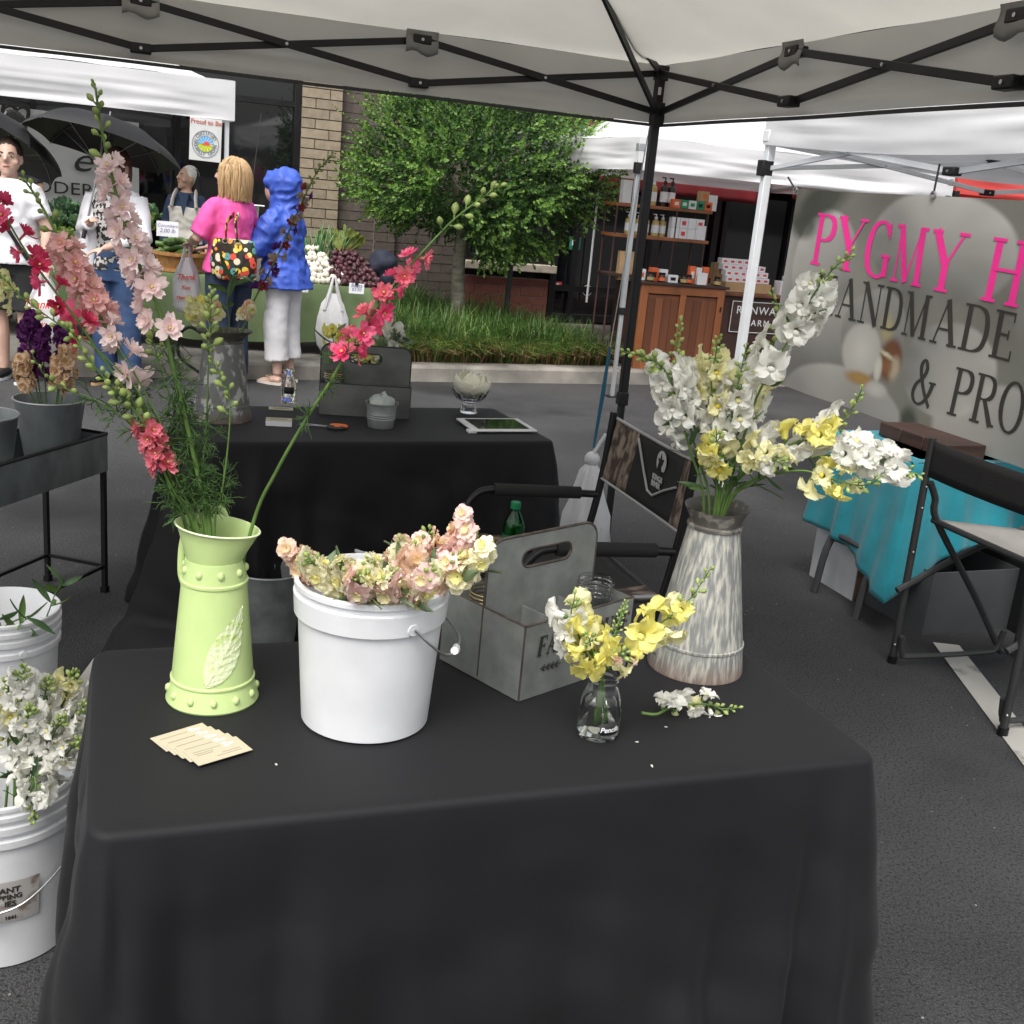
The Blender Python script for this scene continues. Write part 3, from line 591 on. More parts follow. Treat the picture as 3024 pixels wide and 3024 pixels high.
# certified sign hanging from the corner
sg = thing('hanging_sign', 'white sign with a round farm emblem hanging from the canopy corner', 'sign', TR(-2.75, 9.93, 0) @ RZ(LTA))
SI = sg.matrix_world.inverted()
def sq(x, y): return SI @ onv(x, y, (-2.75, 9.93), LTA)
a = sq(358, 220); b = sq(417, 307); tl = sq(357, 222); W_ = (b.x - a.x); H_ = a.z - b.z
sgT = TR((a.x + b.x) / 2, 0, (a.z + b.z) / 2) @ RY(.02)
MB().box((0, 0, 0), (W_, .006, H_), T=sgT).build('board', WV, sg, bevel=.002)
RDI = M('faded_red_print', (.52, .16, .13), .6); GRY = M('grey_print', (.26, .27, .29), .6)
lettering('Proud to Be', RDI, sg, sgT @ TR(0, -.005, H_ * .36) @ RX(pi / 2), size=.052, bold=.0012, space=1.0)
cz = -H_ * .1; R_ = W_ * .40
for r0, r1 in ((R_, R_ + .006), (R_ * .62, R_ * .62 + .003)):
    MB().lathe([(r0, 0), (r1, 0), (r1, .003), (r0, .003), (r0, 0)], 48, T=sgT @ TR(0, -.0035, cz) @ RX(pi / 2)).build('ring', GRY, sg)
def ringtext(txt, a0, a1, r, flip):
    for i, ch in enumerate(txt):
        a = a0 + (a1 - a0) * i / (len(txt) - 1)
        lettering(ch, GRY, sg, sgT @ TR(0, -.0045, cz) @ RX(pi / 2) @ TR(r * cos(a), r * sin(a), 0) @ RZ(a - pi / 2 + (pi if flip else 0)), size=.04, bold=.001, name='letter')
ringtext('CERTIFIED', radians(140), radians(35), R_ * .72, False); ringtext('NATURALLY', radians(168), radians(262), R_ * .9, True); ringtext('GROWN', radians(297), radians(352), R_ * .9, True)
ER = R_ * .6
for k in range(22):
    a0, a1 = pi * k / 22, pi * (k + 1) / 22; col = [(.10, .30, .62), (.35, .62, .82), (.16, .42, .72)][k % 3]
    MB().prism([(0, 0), (ER * cos(a0), ER * sin(a0)), (ER * cos(a1), ER * sin(a1))], .002, T=sgT @ TR(0, -.0035, cz) @ RX(pi / 2)).build('sky_ray', M('emblem_blue%d' % (k % 3), col, .6), sg)
for k in range(12):
    a0, a1 = pi + pi * k / 12, pi + pi * (k + 1) / 12; col = [(.30, .52, .06), (.72, .62, .06)][k % 2]
    MB().prism([(0, 0), (ER * cos(a0), ER * sin(a0)), (ER * cos(a1), ER * sin(a1))], .002, T=sgT @ TR(0, -.0035, cz) @ RX(pi / 2)).build('field_row', M('emblem_field%d' % (k % 2), col, .6), sg)
MB().prism([(-ER * .55, -ER * .1), (ER * .55, -ER * .16), (ER * .5, ER * .2), (ER * .25, ER * .36), (-.1 * ER, ER * .3), (-.3 * ER, ER * .05)], .002, T=sgT @ TR(0, -.006, cz) @ RX(pi / 2)).build('barn', M('emblem_red', (.68, .08, .05), .6), sg)
# guy rope and weight bag of the flower canopy
ROPE = M('blue_rope', (.01, .10, .17), .7); WBAG = M('white_cotton', (.72, .72, .73), .8, var=.05, bump=.3, bscale=18, trans=.15)
rp = thing('guy_rope', 'thin cord and blue rope tied from the canopy corner down to the white bag', 'rope', TR(.44, 5.03, 0))
a = Vector((.44, 5.03, 0))
MB().tube([aty(1226, 236, 5.02) - a, aty(1185, 460, 5.01) - a, aty(1151, 655, 5.0) - a], .0025, 5).build('cord', GPOST, rp)
for dx in (-2, 2): MB().tube([aty(1151, 655, 5.0) - a, aty(1137 + dx, 745, 4.97) - a, aty(1120, 845, 4.95) - a], .006, 6).build('blue_rope', ROPE, rp)
kb = aty(1118, 858, 4.95); bg_ = thing('weight_bag', 'knotted white cotton weight bag tied to the blue rope', 'bag', TR(kb.x, kb.y, 0))
prof = [(.105, .0), (.115, .06), (.10, .2), (.072, kb.z * .6), (.045, kb.z * .85), (.02, kb.z - .04)]
def fold(p, a, i): k = 1 + .16 * sin(a * 7 + i) * (i > 1); return Vector((p.x * k * 1.0 - (.05 if i < 2 else 0) * (1 - i * .3), p.y * k, p.z))
MB().lathe([(.0, .004)] + prof, 28, fn=fold).build('sack', WBAG, bg_, sharp=180)
MB().ell((0, 0, kb.z - .02), (.036, .034, .036), 12, 8).build('knot', WBAG, bg_); MB().tube(crom([(0, 0, kb.z), (.025, 0, kb.z + .05), (.05, 0, kb.z + .10)]), [.02, .03, .02], 8, flat=.5).build('loose_end', WBAG, bg_)
# ================================================================== TABLES AND CLOTHS
BCL = M('black_tablecloth', (.0068, .0068, .0082), .66, var=.15, scale=3, bump=.05, bscale=700, sheen=.03, spec=.25)
TTOP = M('table_plastic', (.45, .45, .44), .6); TLEG = M('table_leg_steel', (.08, .08, .085), .5, .5)
def ftable(label, T, w_, d_, h):
    t = thing('folding_table', label, 'table', T)
    MB().box((0, 0, h - .025), (w_ - .012, d_ - .012, .04)).build('tabletop', TTOP, t, bevel=.008)
    for x in (-1, 1):
        for y in (-1, 1): MB().tube([(x * (w_ / 2 - .12), y * (d_ / 2 - .06), h - .045), (x * (w_ / 2 - .1), y * (d_ / 2 - .05), 0)], .013, 8).build('leg', TLEG, t)
    return t
def cloth(label, T, w_, d_, h, seed, ears, flare=.03, fold=.024, drop=None, nf=14, extra=None, mat=None, nv=34):
    rc = .035; per = []
    hw, hd = w_ / 2, d_ / 2
    def side(a, b, n): return [Vector(a).lerp(Vector(b), i / n) for i in range(n)]
    def arc(cx, cy, a0): return [Vector((cx + rc * cos(a0 + pi / 2 * i / 10), cy + rc * sin(a0 + pi / 2 * i / 10))) for i in range(10)]
    per += side((-hw + rc, -hd), (hw - rc, -hd), 90) + arc(hw - rc, -hd + rc, -pi / 2) + side((hw, -hd + rc), (hw, hd - rc), 46) + arc(hw - rc, hd - rc, 0)
    per += side((hw - rc, hd), (-hw + rc, hd), 60) + arc(-hw + rc, hd - rc, pi / 2) + side((-hw, hd - rc), (-hw, -hd + rc), 46) + arc(-hw + rc, -hd + rc, pi)
    n = len(per); cor = [Vector((hw, -hd)), Vector((hw, hd)), Vector((-hw, hd)), Vector((-hw, -hd))]
    nor = []
    for i in range(n):
        d = (per[(i + 2) % n] - per[i - 2]); nor.append(Vector((d.y, -d.x)).normalized())
    mb = MB(); vs = []; rr = .014
    for k in range(nv + 1):
        v = k / nv
        for i, p in enumerate(per):
            s = i / n; q = p.copy(); m = nor[i]
            if k <= 4: a = pi / 2 * k / 4; o = -rr + rr * sin(a); z = h - rr + rr * cos(a); vv = 0
            else: vv = (k - 4) / (nv - 4); o = 0; z = (h - rr) * (1 - vv) + .006 * vv
            e = sum(ears[j] * exp(-((p - cor[j]).length / .15) ** 2) for j in range(4))
            tri = lambda x: 2 / pi * math.asin(.985 * sin(x))
            big = fold * (tri(2 * pi * nf * s + seed + .5 * vv) + .7 * tri(2 * pi * nf * 1.7 * s + seed * 2.3 - .8 * vv)) * (.55 + .45 * noise.noise((s * 9, seed, vv)))
            cf = sum((.85 * ears[j]) * (tri((p - cor[j]).length * 46 - 1.0) + .4 * tri((p - cor[j]).length * 83 + seed)) * .7 * exp(-((p - cor[j]).length / .3) ** 2) for j in range(4))
            wr = .004 * noise.noise((s * 40, vv * 3, seed)) + .013 * noise.noise((s * 16 + vv * 3.5, vv * 3 - s * 8, seed + 5)) + .007 * noise.noise((s * 30 - vv * 5, vv * 8, seed + 9))
            o += flare * vv ** .9 + vv ** .85 * (e + big * min(1, vv * 2.2)) + cf * vv + wr * min(1, vv * 5)
            pp = Vector((q.x + m.x * o, q.y + m.y * o, z))
            if extra: pp = extra(pp, s, vv)
            vs.append(pp)
    fs = [(k * n + i, (k + 1) * n + i, (k + 1) * n + (i + 1) % n, k * n + (i + 1) % n) for k in range(nv) for i in range(n)]
    mb.add(vs, fs)
    # the top, a grid inside the rim with the faint swells of a folded cloth
    rim = vs[:n]; rings = 14; tv = []
    for j in range(1, rings):
        f = 1 - j / rings
        for i in range(n): p = rim[i]; tv.append(Vector((p.x * f, p.y * f, h + .0016 * noise.noise((p.x * f * 5, p.y * f * 5, seed)))))
    o = len(mb.v); mb.v += tv + [Vector((0, 0, h))]; idx = lambda j, i: i % n if j == 0 else o + (j - 1) * n + i % n
    for j in range(rings - 1):
        for i in range(n): mb.f.append((idx(j, i), idx(j, i + 1), idx(j + 1, i + 1), idx(j + 1, i))); mb.m.append(0)
    for i in range(n): mb.f.append((idx(rings - 1, i), idx(rings - 1, i + 1), o + (rings - 1) * n)); mb.m.append(0)
    ob = mb.build('tablecloth', mat or BCL, None, sharp=180, T=T)
    return tag(ob, label, 'tablecloth')
ZN = .735; NTT = TR(-.035, 1.758, 0) @ RZ(radians(20.46))
ftable('folding table under the black cloth with the green pitcher and white pail', NTT, 1.2, .59, ZN - .004)
cloth('black cloth draped over the table with the green pitcher and white pail', NTT, 1.25, .615, ZN, 1.3, (.09, .06, .06, .085), flare=.025)
ZR = .74; RTT = TR(-.565, 3.945, 0) @ RZ(radians(24.5))
def puddle(p, s, v):
    c = exp(-((p.x + .66) / .2) ** 2 - ((p.y + .34) / .22) ** 2)
    if v > .8: k = (v - .8) / .2; p = p + Vector((-.17 * c * k, -.05 * c * k, .03 * c * sin(k * pi)))
    return p
ftable('folding table under the black cloth with the tablet and glass bowl', RTT, 1.25, .58, ZR - .004)
cloth('black cloth draped over the table with the tablet and glass bowl', RTT, 1.27, .6, ZR, 4.1, (.08, .05, .08, .13), flare=.05, extra=puddle)
# ------------------------------------------------------------------ vessels
LIME = M('lime_enamel', (.50, .64, .265), .38, var=.07, scale=9, bump=.06, bscale=30, detail=8); LIMEW = M('lime_white_wash', (.66, .74, .45), .5, col2=(.50, .64, .22), scale=60, ramp=(.5, .7), bump=.3, bscale=120)
RIMW = M('rim_enamel', (.66, .74, .48), .35)
GP = TR(-.471, 1.687, ZN); gp = thing('green_pitcher', 'lime green enamel pitcher with an embossed leaf on the black cloth', 'pitcher', GP)
def spout(k0, kx, tilt, z0, ang=0.):
    def f(p, a, i):
        if p.z > z0:
            t = min(1., (p.z - z0) / .05); e = max(0, cos(a - ang)) ** 3
            return Vector((p.x * (1 + k0 * t) + cos(ang) * kx * t * e, p.y * (1 - .12 * t) + sin(ang) * kx * t * e, p.z + tilt * t * cos(a - ang)))
        return p
    return f
body = [(0, .003), (.074, .0), (.0755, .003), (.0745, .006), (.0665, .036), (.0685, .038), (.0685, .041), (.066, .043), (.052, .205), (.054, .207), (.054, .211), (.0515, .213), (.0465, .246)]
MB().lathe(body + [(.044, .246), (.05, .21), (.063, .05), (.07, .01), (0, .008)], 64, fn=None).build('body', LIME, gp)
sp = spout(.03, .010, -.005, .245, radians(-8))
MB().lathe([(.041, .232), (.0455, .2465), (.0485, .262), (.054, .28), (.0585, .296), (.0605, .298), (.0595, .3), (.0575, .297), (.053, .281), (.047, .262), (.043, .245), (.040, .232)], 64, fn=sp).build('funnel', LIME, gp)
MB().tube([sp(Vector((.0605 * cos(a), .0605 * sin(a), .2985)), a, 0) for a in [2 * pi * k / 64 for k in range(65)]], .0016, 6, cap=False).build('rim_bead', RIMW, gp)
for z, r, n_, s in ((.019, .0705, 12, .0074), (.229, .0485, 9, .0072)):
    for k in range(n_): a = 2 * pi * k / n_ + .3; MB().ell((r * cos(a), r * sin(a), z), (s * .8, s * .8, s), 12, 8).build('stud', LIME, gp)
def lf(u, v):
    t = u; th_ = radians(-84 + 62 * t); z = .047 + .128 * t; w_ = .027 * sin(pi * t ** .75) * (v - .5) * 2; r = .0672 - (z - .036) * .088
    th2 = th_ - .75 * w_ / r; z2 = z + .62 * w_; r2 = .0675 - (z2 - .036) * .0885
    vein = .0005 * max(0, sin((t * 2.4 - abs(v - .5) * 1.1) * 22)) + .0007 * exp(-((v - .5) * 14) ** 2) + .0007 * noise.noise((t * 40, v * 26, 0))
    r2 += .0006 + vein; return Vector((r2 * cos(th2), r2 * sin(th2), z2))
MB().grid(lf, 90, 40).build('embossed_leaf', LIMEW, gp, sharp=180)
MB().tube(crom([(-.035, .035, .285), (-.03, .055, .306), (-.012, .066, .309), (.002, .06, .29)], 8), [.003, .004, .004, .003], 8, flat=2.6).build('handle_top', LIME, gp)
MB().tube(crom([(-.052, .015, .285), (-.0585, .015, .25), (-.0585, .012, .21), (-.0535, .012, .19)], 8), .0025, 8, flat=2.2).build('handle', LIME, gp)
HDPE = M('white_plastic', (.60, .61, .625), .36, col2=(.69, .70, .715), scale=7, ramp=(.25, .5), spec=.4, bump=.05, bscale=30, detail=9); WIRE = M('galvanised_wire', (.35, .35, .36), .4, .9)
def pail(t, r0, r1, h, rings, bail=None, ear=-50, lid_t=.006):
    pr = [(0, .004), (r0 - .006, 0), (r0, .004)]
    for (za, zb, dr_) in rings:
        ra = r0 + (r1 - r0) * za / h; rb = r0 + (r1 - r0) * zb / h
        pr += [(ra, za - .002), (ra + dr_, za), (rb + dr_, zb), (rb, zb + .002)]
    pr += [(r1, h - .012), (r1 + .004, h - .009), (r1 + .004, h - .002), (r1 + .002, h), (r1 - .003, h), (r1 - .004, h - .006), (r0 - .004, .012), (0, .01)]
    MB().lathe(pr, 72).build('bucket_wall', HDPE, t)
    za = rings[0][0] + .01
    for s in (0, 180):
        a = radians(ear + s); r = r0 + (r1 - r0) * za / h
        MB().lathe([(0, .008), (.009, .008), (.012, .004), (.012, -.004), (0, -.004)], 16, T=TR(r * cos(a), r * sin(a), za) @ frame((cos(a), sin(a), 0))).build('handle_ear', HDPE, t)
    if bail:
        MB().tube(crom(bail, 8), .0022, 6).build('wire_handle', WIRE, t)
pl = thing('white_pail', 'white plastic pail packed with peach and cream stock flowers', 'pail', TR(-.212, 1.668, ZN))
pail(pl, .104, .1195, .243, [(.188, .222, .006)], [(.082, -.098, .2), (.105, -.088, .175), (.128, -.06, .148), (.142, -.02, .14), (.138, .04, .15), (.05, .12, .19), (-.077, .092, .2)], ear=-50)
MB().tube([(.1415, -.037, .1465), (.143, -.02, .1385), (.1425, .0, .137)], .0065, 10).build('hand_grip', HDPE, pl)
# galvanised metals
GALV = M('galvanised_sheet', (.20, .21, .21), .45, .4, col2=(.33, .345, .345), scale=18, ramp=(.3, .7), bump=.08, bscale=25, detail=6)
GALD = M('old_galvanised_sheet', (.085, .09, .085), .5, .35, col2=(.17, .175, .17), scale=8, ramp=(.3, .7), bump=.12, bscale=20, detail=8)
RUSTE = M('rusty_edge', (.06, .047, .04), .75, .3, var=.4, scale=40)
ZINC = streakmat('whitewashed_zinc', (.215, .222, .215), (.52, .51, .44), (.30, .15, .09), amt=.54, st=(2.0, 2.0, .16), rustz=.038, sc=75, metal=.2, rw=.11)
ZOLD = streakmat('flaked_zinc', (.16, .165, .16), (.46, .46, .44), (.19, .10, .06), amt=.56, st=(1, 1, .7), rustz=.04, sc=30, metal=.3)
ZRIM = streakmat('dark_zinc_rim', (.10, .105, .10), (.35, .345, .31), (.1, .08, .06), amt=.58, st=(1, 1, 1), rustz=-.1, sc=38)
def tallpitcher(t, H_, rb, rt, rr, mat, spa, hm, hang):
    b = rb; pr = [(0, .004), (b, 0), (b * 1.01, .004), (b * .935, H_ * .165), (b * .955, H_ * .17), (b * .955, H_ * .183), (b * .925, H_ * .187), (rt, H_ * .885)]
    MB().lathe(pr + [(rt - .003, H_ * .885), (b * .9, H_ * .03), (0, H_ * .03)], 56).build('body', mat, t)
    f = spout(.04, rr * .22, .006, H_ * .9, spa)
    MB().lathe([(rt + .001, H_ * .87), (rt + .004, H_ * .875), (rt + .004, H_ * .89), (rt, H_ * .90), (rt * 1.06, H_ * .94), (rr, H_ * .985), (rr * 1.03, H_), (rr * .98, H_ * .995), (rt, H_ * .93), (rt - .003, H_ * .87)], 56, fn=f).build('flared_rim', ZRIM, t)
    if hang is not None:
        c, s = cos(hang), sin(hang)
        MB().tube(crom([(rt * c, rt * s, H_ * .93), ((rt + .05) * c, (rt + .05) * s, H_ * 1.0), ((rt + .085) * c, (rt + .085) * s, H_ * .88), ((rt + .08) * c, (rt + .08) * s, H_ * .66), ((rb * .78) * c, (rb * .78) * s, H_ * .5)], 8), .0055, 8).build('handle', hm, t)
tp = thing('zinc_pitcher', 'tall whitewashed zinc pitcher holding white snapdragons', 'pitcher', TR(.383, 2.01, ZN))
tallpitcher(tp, .325, .092, .0485, .058, ZINC, radians(70), BLKP, None)
rp_ = thing('zinc_pitcher', 'dark flaking zinc pitcher with an iron handle beside the milk bottle', 'pitcher', TR(-1.044, 3.80, ZR))
tallpitcher(rp_, .31, .1, .066, .086, ZOLD, radians(-10), BLKP, radians(185))
# near caddy
def caddy(t, W_, D_, h, hh, mat, edge, slot, dividers=True):
    th_ = .003
    for nm, c, sz in (('front_panel', (W_ / 2, 0, h / 2), (W_, th_, h)), ('back_panel', (W_ / 2, D_, h / 2), (W_, th_, h)), ('side_panel', (0, D_ / 2, h / 2), (th_, D_ - th_, h)), ('side_panel', (W_, D_ / 2, h / 2), (th_, D_ - th_, h)), ('base_panel', (W_ / 2, D_ / 2, .004), (W_ - th_, D_ - th_, th_))):
        MB().box(c, sz).build(nm, mat, t)
    MB().tube([(0, 0, h), (W_, 0, h), (W_, D_, h), (0, D_, h), (0, 0, h)], .0025, 6).build('rolled_edge', edge, t)
    for x, y in ((0, 0), (W_, 0), (0, D_), (W_, D_)): MB().tube([(x, y, .0), (x, y, h)], .002, 6).build('corner_seam', edge, t)
    # handle panel with a slot: built as strips round the opening
    x0, x1, z0, z1 = slot; R = hh * .14; out = [(0, h * .05), (W_, h * .05), (W_, hh - R)] + [(W_ - R + R * cos(a), hh - R + R * sin(a)) for a in [pi / 2 * i / 6 for i in range(1, 7)]] + [(R - R * sin(a), hh - R + R * cos(a)) for a in [pi / 2 * i / 6 for i in range(0, 7)]]
    rs = (z1 - z0) / 2; zc = (z0 + z1) / 2
    inn = [(x1 - rs + rs * cos(a), zc + rs * sin(a)) for a in [-pi / 2 + pi * i / 10 for i in range(11)]] + [(x0 + rs - rs * cos(a), zc - rs * sin(a)) for a in [-pi / 2 + pi * i / 10 for i in range(11)]]
    N_ = 96
    def samp(poly, ctr):
        # sample a closed outline by angle from the slot's centre
        res = []
        for k in range(N_):
            a = 2 * pi * k / N_; d = Vector((cos(a), sin(a))); best = None
            for i in range(len(poly)):
                p, q = Vector(poly[i]) - ctr, Vector(poly[(i + 1) % len(poly)]) - ctr; e = q - p; den = d.x * e.y - d.y * e.x
                if abs(den) < 1e-9: continue
                tt = (p.x * e.y - p.y * e.x) / den; ss = (p.x * d.y - p.y * d.x) / den
                if tt > 0 and -1e-6 <= ss <= 1 + 1e-6 and (best is None or tt > best): best = tt
            res.append(ctr + d * best)
        return res
    c_ = Vector(((x0 + x1) / 2, zc)); A = samp(inn, c_); B = samp(out, c_); mb = MB(); yy = D_ / 2
    for s, y in ((1, yy - .0015), (-1, yy + .0015)):
        vs = [(p.x, y, p.y) for p in A] + [(p.x, y, p.y) for p in B]
        mb.add(vs, [(k, (k + 1) % N_, N_ + (k + 1) % N_, N_ + k)[::s] for k in range(N_)])
    hp = mb.build('handle_panel', mat, t)
    MB().tube([(p.x, yy, p.y) for p in A + A[:1]], .0028, 6, cap=False).build('slot_rim', edge, hp)
    MB().tube([(x, yy, z) for x, z in out[1:] + out[:1]], .0028, 6).build('panel_edge', edge, hp)
    if dividers:
        for f in (1 / 3, 2 / 3):
            for y0, y1 in ((th_, yy - .003), (yy + .003, D_ - th_)): MB().box((W_ * f, (y0 + y1) / 2, h * .46), (.0022, y1 - y0, h * .88)).build('divider', mat, t)
CA = radians(45); cd = thing('metal_caddy', 'galvanised metal caddy lettered in black with a tall slotted handle panel', 'caddy', TR(.042, 1.772, ZN + .002) @ RZ(CA))
CDM = M('caddy_zinc', (.19, .20, .19), .40, .35, col2=(.27, .285, .27), scale=26, ramp=(.3, .7), bump=.10, bscale=22, detail=6)
caddy(cd, .285, .215, .14, .262, CDM, RUSTE, (.085, .215, .198, .232))
mb, wd_ = serif('FARMHOUSE', .036, .80, shear=.12, bold=2.0, dz=.0001); mb.build('lettering', INK, cd, T=TR(.032, -.0032, .078) @ RX(pi / 2))
mb, wd_ = serif('LOCAL', .014, 1.1, .2, shear=.2, bold=1.3, dz=.0001) if 'L' in GL else (None, 0)
GLASS = glass('clear_glass', (.97, .98, .98)); WATER = glass('water', (.9, .94, .86), 1.33)
lx = []
for ch, sx in (('LO', .115),): lettering(ch, INK, cd, TR(sx, -.0032, .050) @ RX(pi / 2), size=.019, shear=.25, bold=.0006, align='LEFT', space=1.3)
for k in range(4):
    for s in (-1, 1): MB().ell((0, 0, 0), (.006, .0012, .0022), 8, 4, T=TR(.052 + k * .011, -.003, .052 + s * .003) @ RY(-s * .7)).build('leaf_print', INK, cd)
MB().box((.07, -.0028, .052), (.052, .0008, .001)).build('stalk_print', INK, cd)
def jar(t, r, h, neck=None, ring=None):
    pr = [(0, .004), (r * .9, 0), (r, .008), (r, h * .7), (r * .84, h * .78), (r * .84, h), (r * .79, h), (r * .79, h * .79), (r * .94, h * .69), (r * .94, .012), (0, .008)]
    g_ = MB().lathe(pr, 32).build('glass_wall', GLASS, t)
    for k in range(3): MB().lathe([(r * .85, h * (.84 + .05 * k)), (r * .89, h * (.85 + .05 * k)), (r * .85, h * (.86 + .05 * k))], 32).build('thread', ring or GLASS, t)
for lab, x, y, rg in (('clear mason jar standing in the right compartment of the lettered caddy', .23, .05, None), ('mason jar with a brassy ring in the back compartment of the lettered caddy', .055, .155, M('brass_ring', (.35, .28, .13), .35, .9))):
    j = thing('mason_jar', lab, 'jar', cd.matrix_world @ TR(x, y, .006)); jar(j, .04, .165 if rg is None else .145, ring=rg)
# bottle of yellow flowers
bo = thing('glass_bottle', 'small glass bottle of water with a black label, holding yellow flowers', 'bottle', TR(.176, 1.679, ZN))
bpr = [(0, .004), (.031, 0), (.035, .005), (.0355, .05), (.033, .066), (.025, .088), (.0235, .098), (.0255, .101), (.0255, .108), (.024, .111), (.022, .108), (.0215, .09), (.0235, .086), (.031, .064), (.0332, .05), (.0332, .009), (0, .008)]
MB().lathe(bpr, 40).build('glass_wall', GLASS, bo)
MB().lathe([(0, .0085), (.0328, .0095), (.0328, .05), (.0308, .0635), (0, .0635)], 32).build('water', WATER, bo)
def wrap(r, a0): return lambda c: Vector(((r + c.z) * cos(a0 + c.x / r), (r + c.z) * sin(a0 + c.x / r), c.y))
lbw = wrap(.0359, radians(-62)); MB().grid(lambda u, v: lbw(Vector(((u - .5) * .035, .016 + .021 * v, 0))), 14, 2).build('label', M('chalk_black', (.012, .012, .012), .7), bo, solid=.0004)
lettering('Pencils', M('chalk_white', (.75, .75, .75), .8), bo, TR(0, 0, 0), warp=lambda c: lbw(Vector((c.x, c.y + .0215, c.z + .0006))), size=.0125, ext=.0002, shear=.2, bold=.0002)
# business cards
CARD = M('cream_card', (.47, .425, .31), .6, var=.04); CINK = M('card_print', (.30, .25, .18), .7); CGL = M('card_silver', (.75, .76, .8), .3)
p0, p1 = onz(365, 1455, ZN), onz(487, 1417, ZN); ca = atan2(p1.y - p0.y, p1.x - p0.x)
def card(label, p, a, z, k, grp):
    c = thing('business_card', label, 'card', TR(p.x, p.y, z) @ RZ(a), grp)
    MB().box((0, 0, .0004), (.089, .051, .0007)).build('stock', CARD, c)
    for (x, y, wx) in ((-.012, .012, .045), (-.02, .006, .03), (-.02, .001, .026), (.018, -.008, .03), (.012, -.014, .04)): MB().box((x, y, .0009), (wx, .0016, .0002)).build('text_line', CINK, c)
    for q in range(3): MB().ell((.022 + .006 * cos(q * 2.1), .012 + .005 * sin(q * 2.1), .0009), (.005, .003, .0003), 8, 4).build('emblem', CGL, c)
for k in range(5):
    q = (p0 + p1) / 2 + Vector((-sin(ca), cos(ca), 0)) * .026 + Vector((-.0135, .0085, 0)) * (4 - k) * 1.15
    card(('bottom', 'second lowest', 'middle', 'second highest', 'topmost')[k] + ' cream business card of the fan before the green pitcher', q, ca + rnd(-.03, .03), ZN + .0012 + k * .0009, k, 'fanned business cards')
# ------------------------------------------------------------------ on the rear table
cards2 = [((530, 772), 'loose cream card lying behind the thick stack of cards', 1), ((526, 802), 'thick stack of cream cards before the flaking zinc pitcher', 9)]
for (px, lab, n_) in cards2:
    q = onz(*px, ZR); s = thing('card_stack', lab, 'cards', TR(q.x, q.y, ZR + .001) @ RZ(radians(-8 + 20)))
    for k in range(n_): MB().box((0, 0, .0012 + k * .0022), (.089, .051, .0019), T=RZ(rnd(-.02, .02))).build('card', CARD if k == n_ - 1 else WHT, s)
    MB().box((0, 0, n_ * .0022 + .0008), (.06, .012, .0003)).build('text_block', CINK, s)
q = onz(544, 760, ZR); mbt = thing('milk_bottle', 'empty clear milk bottle with a black label beside the zinc pitcher', 'bottle', TR(q.x, q.y, ZR))
MB().lathe([(0, .004), (.028, 0), (.031, .005), (.031, .06), (.027, .08), (.02, .1), (.0205, .116), (.023, .119), (.023, .13), (.02, .13), (.018, .112), (.018, .1), (.025, .078), (.029, .06), (.029, .009), (0, .008)], 32).build('glass_wall', GLASS, mbt)
lw_ = wrap(.0314, radians(-75)); MB().grid(lambda u, v: lw_(Vector(((u - .5) * .04, .04 + .026 * v, 0))), 12, 2).build('label', M('chalk_black', (.012, .012, .012), .7), mbt, solid=.0004)
cq = onz(598, 785, ZR); cd2 = thing('metal_caddy', 'dark weathered metal caddy with a slotted handle panel on the rear table', 'caddy', TR(cq.x + .0, cq.y + .03, ZR + .002) @ RZ(radians(10)))
caddy(cd2, .335, .17, .118, .252, GALD, M('dark_iron_edge', (.03, .03, .03), .6, .4), (.105, .225, .185, .222), False)
j = thing('mason_jar', 'mason jar with stacked gold rings in the dark weathered caddy', 'jar', cd2.matrix_world @ TR(.05, .045, .006)); jar(j, .042, .15, ring=M('gold_ring', (.55, .42, .18), .3, .9))
GPAIL = thing('small_tin_pail', 'small ribbed tin pail stuffed with clear plastic', 'pail', TR(*onz(718, 805, ZR)))
MB().lathe([(0, .003), (.045, 0), (.0465, .003), (.049, .03), (.0515, .032), (.0495, .036), (.052, .04), (.05, .044), (.0525, .048), (.051, .052), (.056, .085), (.0595, .087), (.0595, .09), (.055, .088), (.044, .006), (0, .005)], 36).build('tin_wall', GALV, GPAIL)
FILM = M('clear_film', (.72, .78, .74), .15, trans=.5, var=.1)
def crumple(p, a, i): k = 1 + .35 * noise.noise((cos(a) * 2, sin(a) * 2, i * .9)); return Vector((p.x * k, p.y * k, p.z + .02 * noise.noise((a, i, 3))))
tag(MB().lathe([(.03, .04), (.045, .07), (.046, .095), (.03, .112), (.006, .118)], 18, fn=crumple, T=GPAIL.matrix_world).build('plastic_wrap', FILM), 'crumpled clear plastic wrap sticking out of the tin pail', 'plastic')
bw = thing('glass_bowl', 'cut glass footed bowl holding a cream magnolia', 'bowl', TR(*onz(884, 778, ZR)))
flut = lambda p, a, i: Vector((p.x * (1 + .03 * cos(a * 14)), p.y * (1 + .03 * cos(a * 14)), p.z + (.006 * cos(a * 7) if i in (6, 7) else 0)))
MB().lathe([(0, .004), (.034, 0), (.033, .006), (.026, .03), (.03, .042), (.058, .06), (.074, .088), (.071, .088), (.052, .063), (.022, .048), (0, .046)], 84, fn=flut).build('cut_glass', GLASS, bw)
MAG = M('magnolia_petal', (.95, .93, .80), .5, trans=.3, var=.04)
mg = thing('magnolia', 'cream magnolia bloom resting in the cut glass bowl', 'flower', bw.matrix_world @ TR(0, 0, .055) @ SCL(1.15))
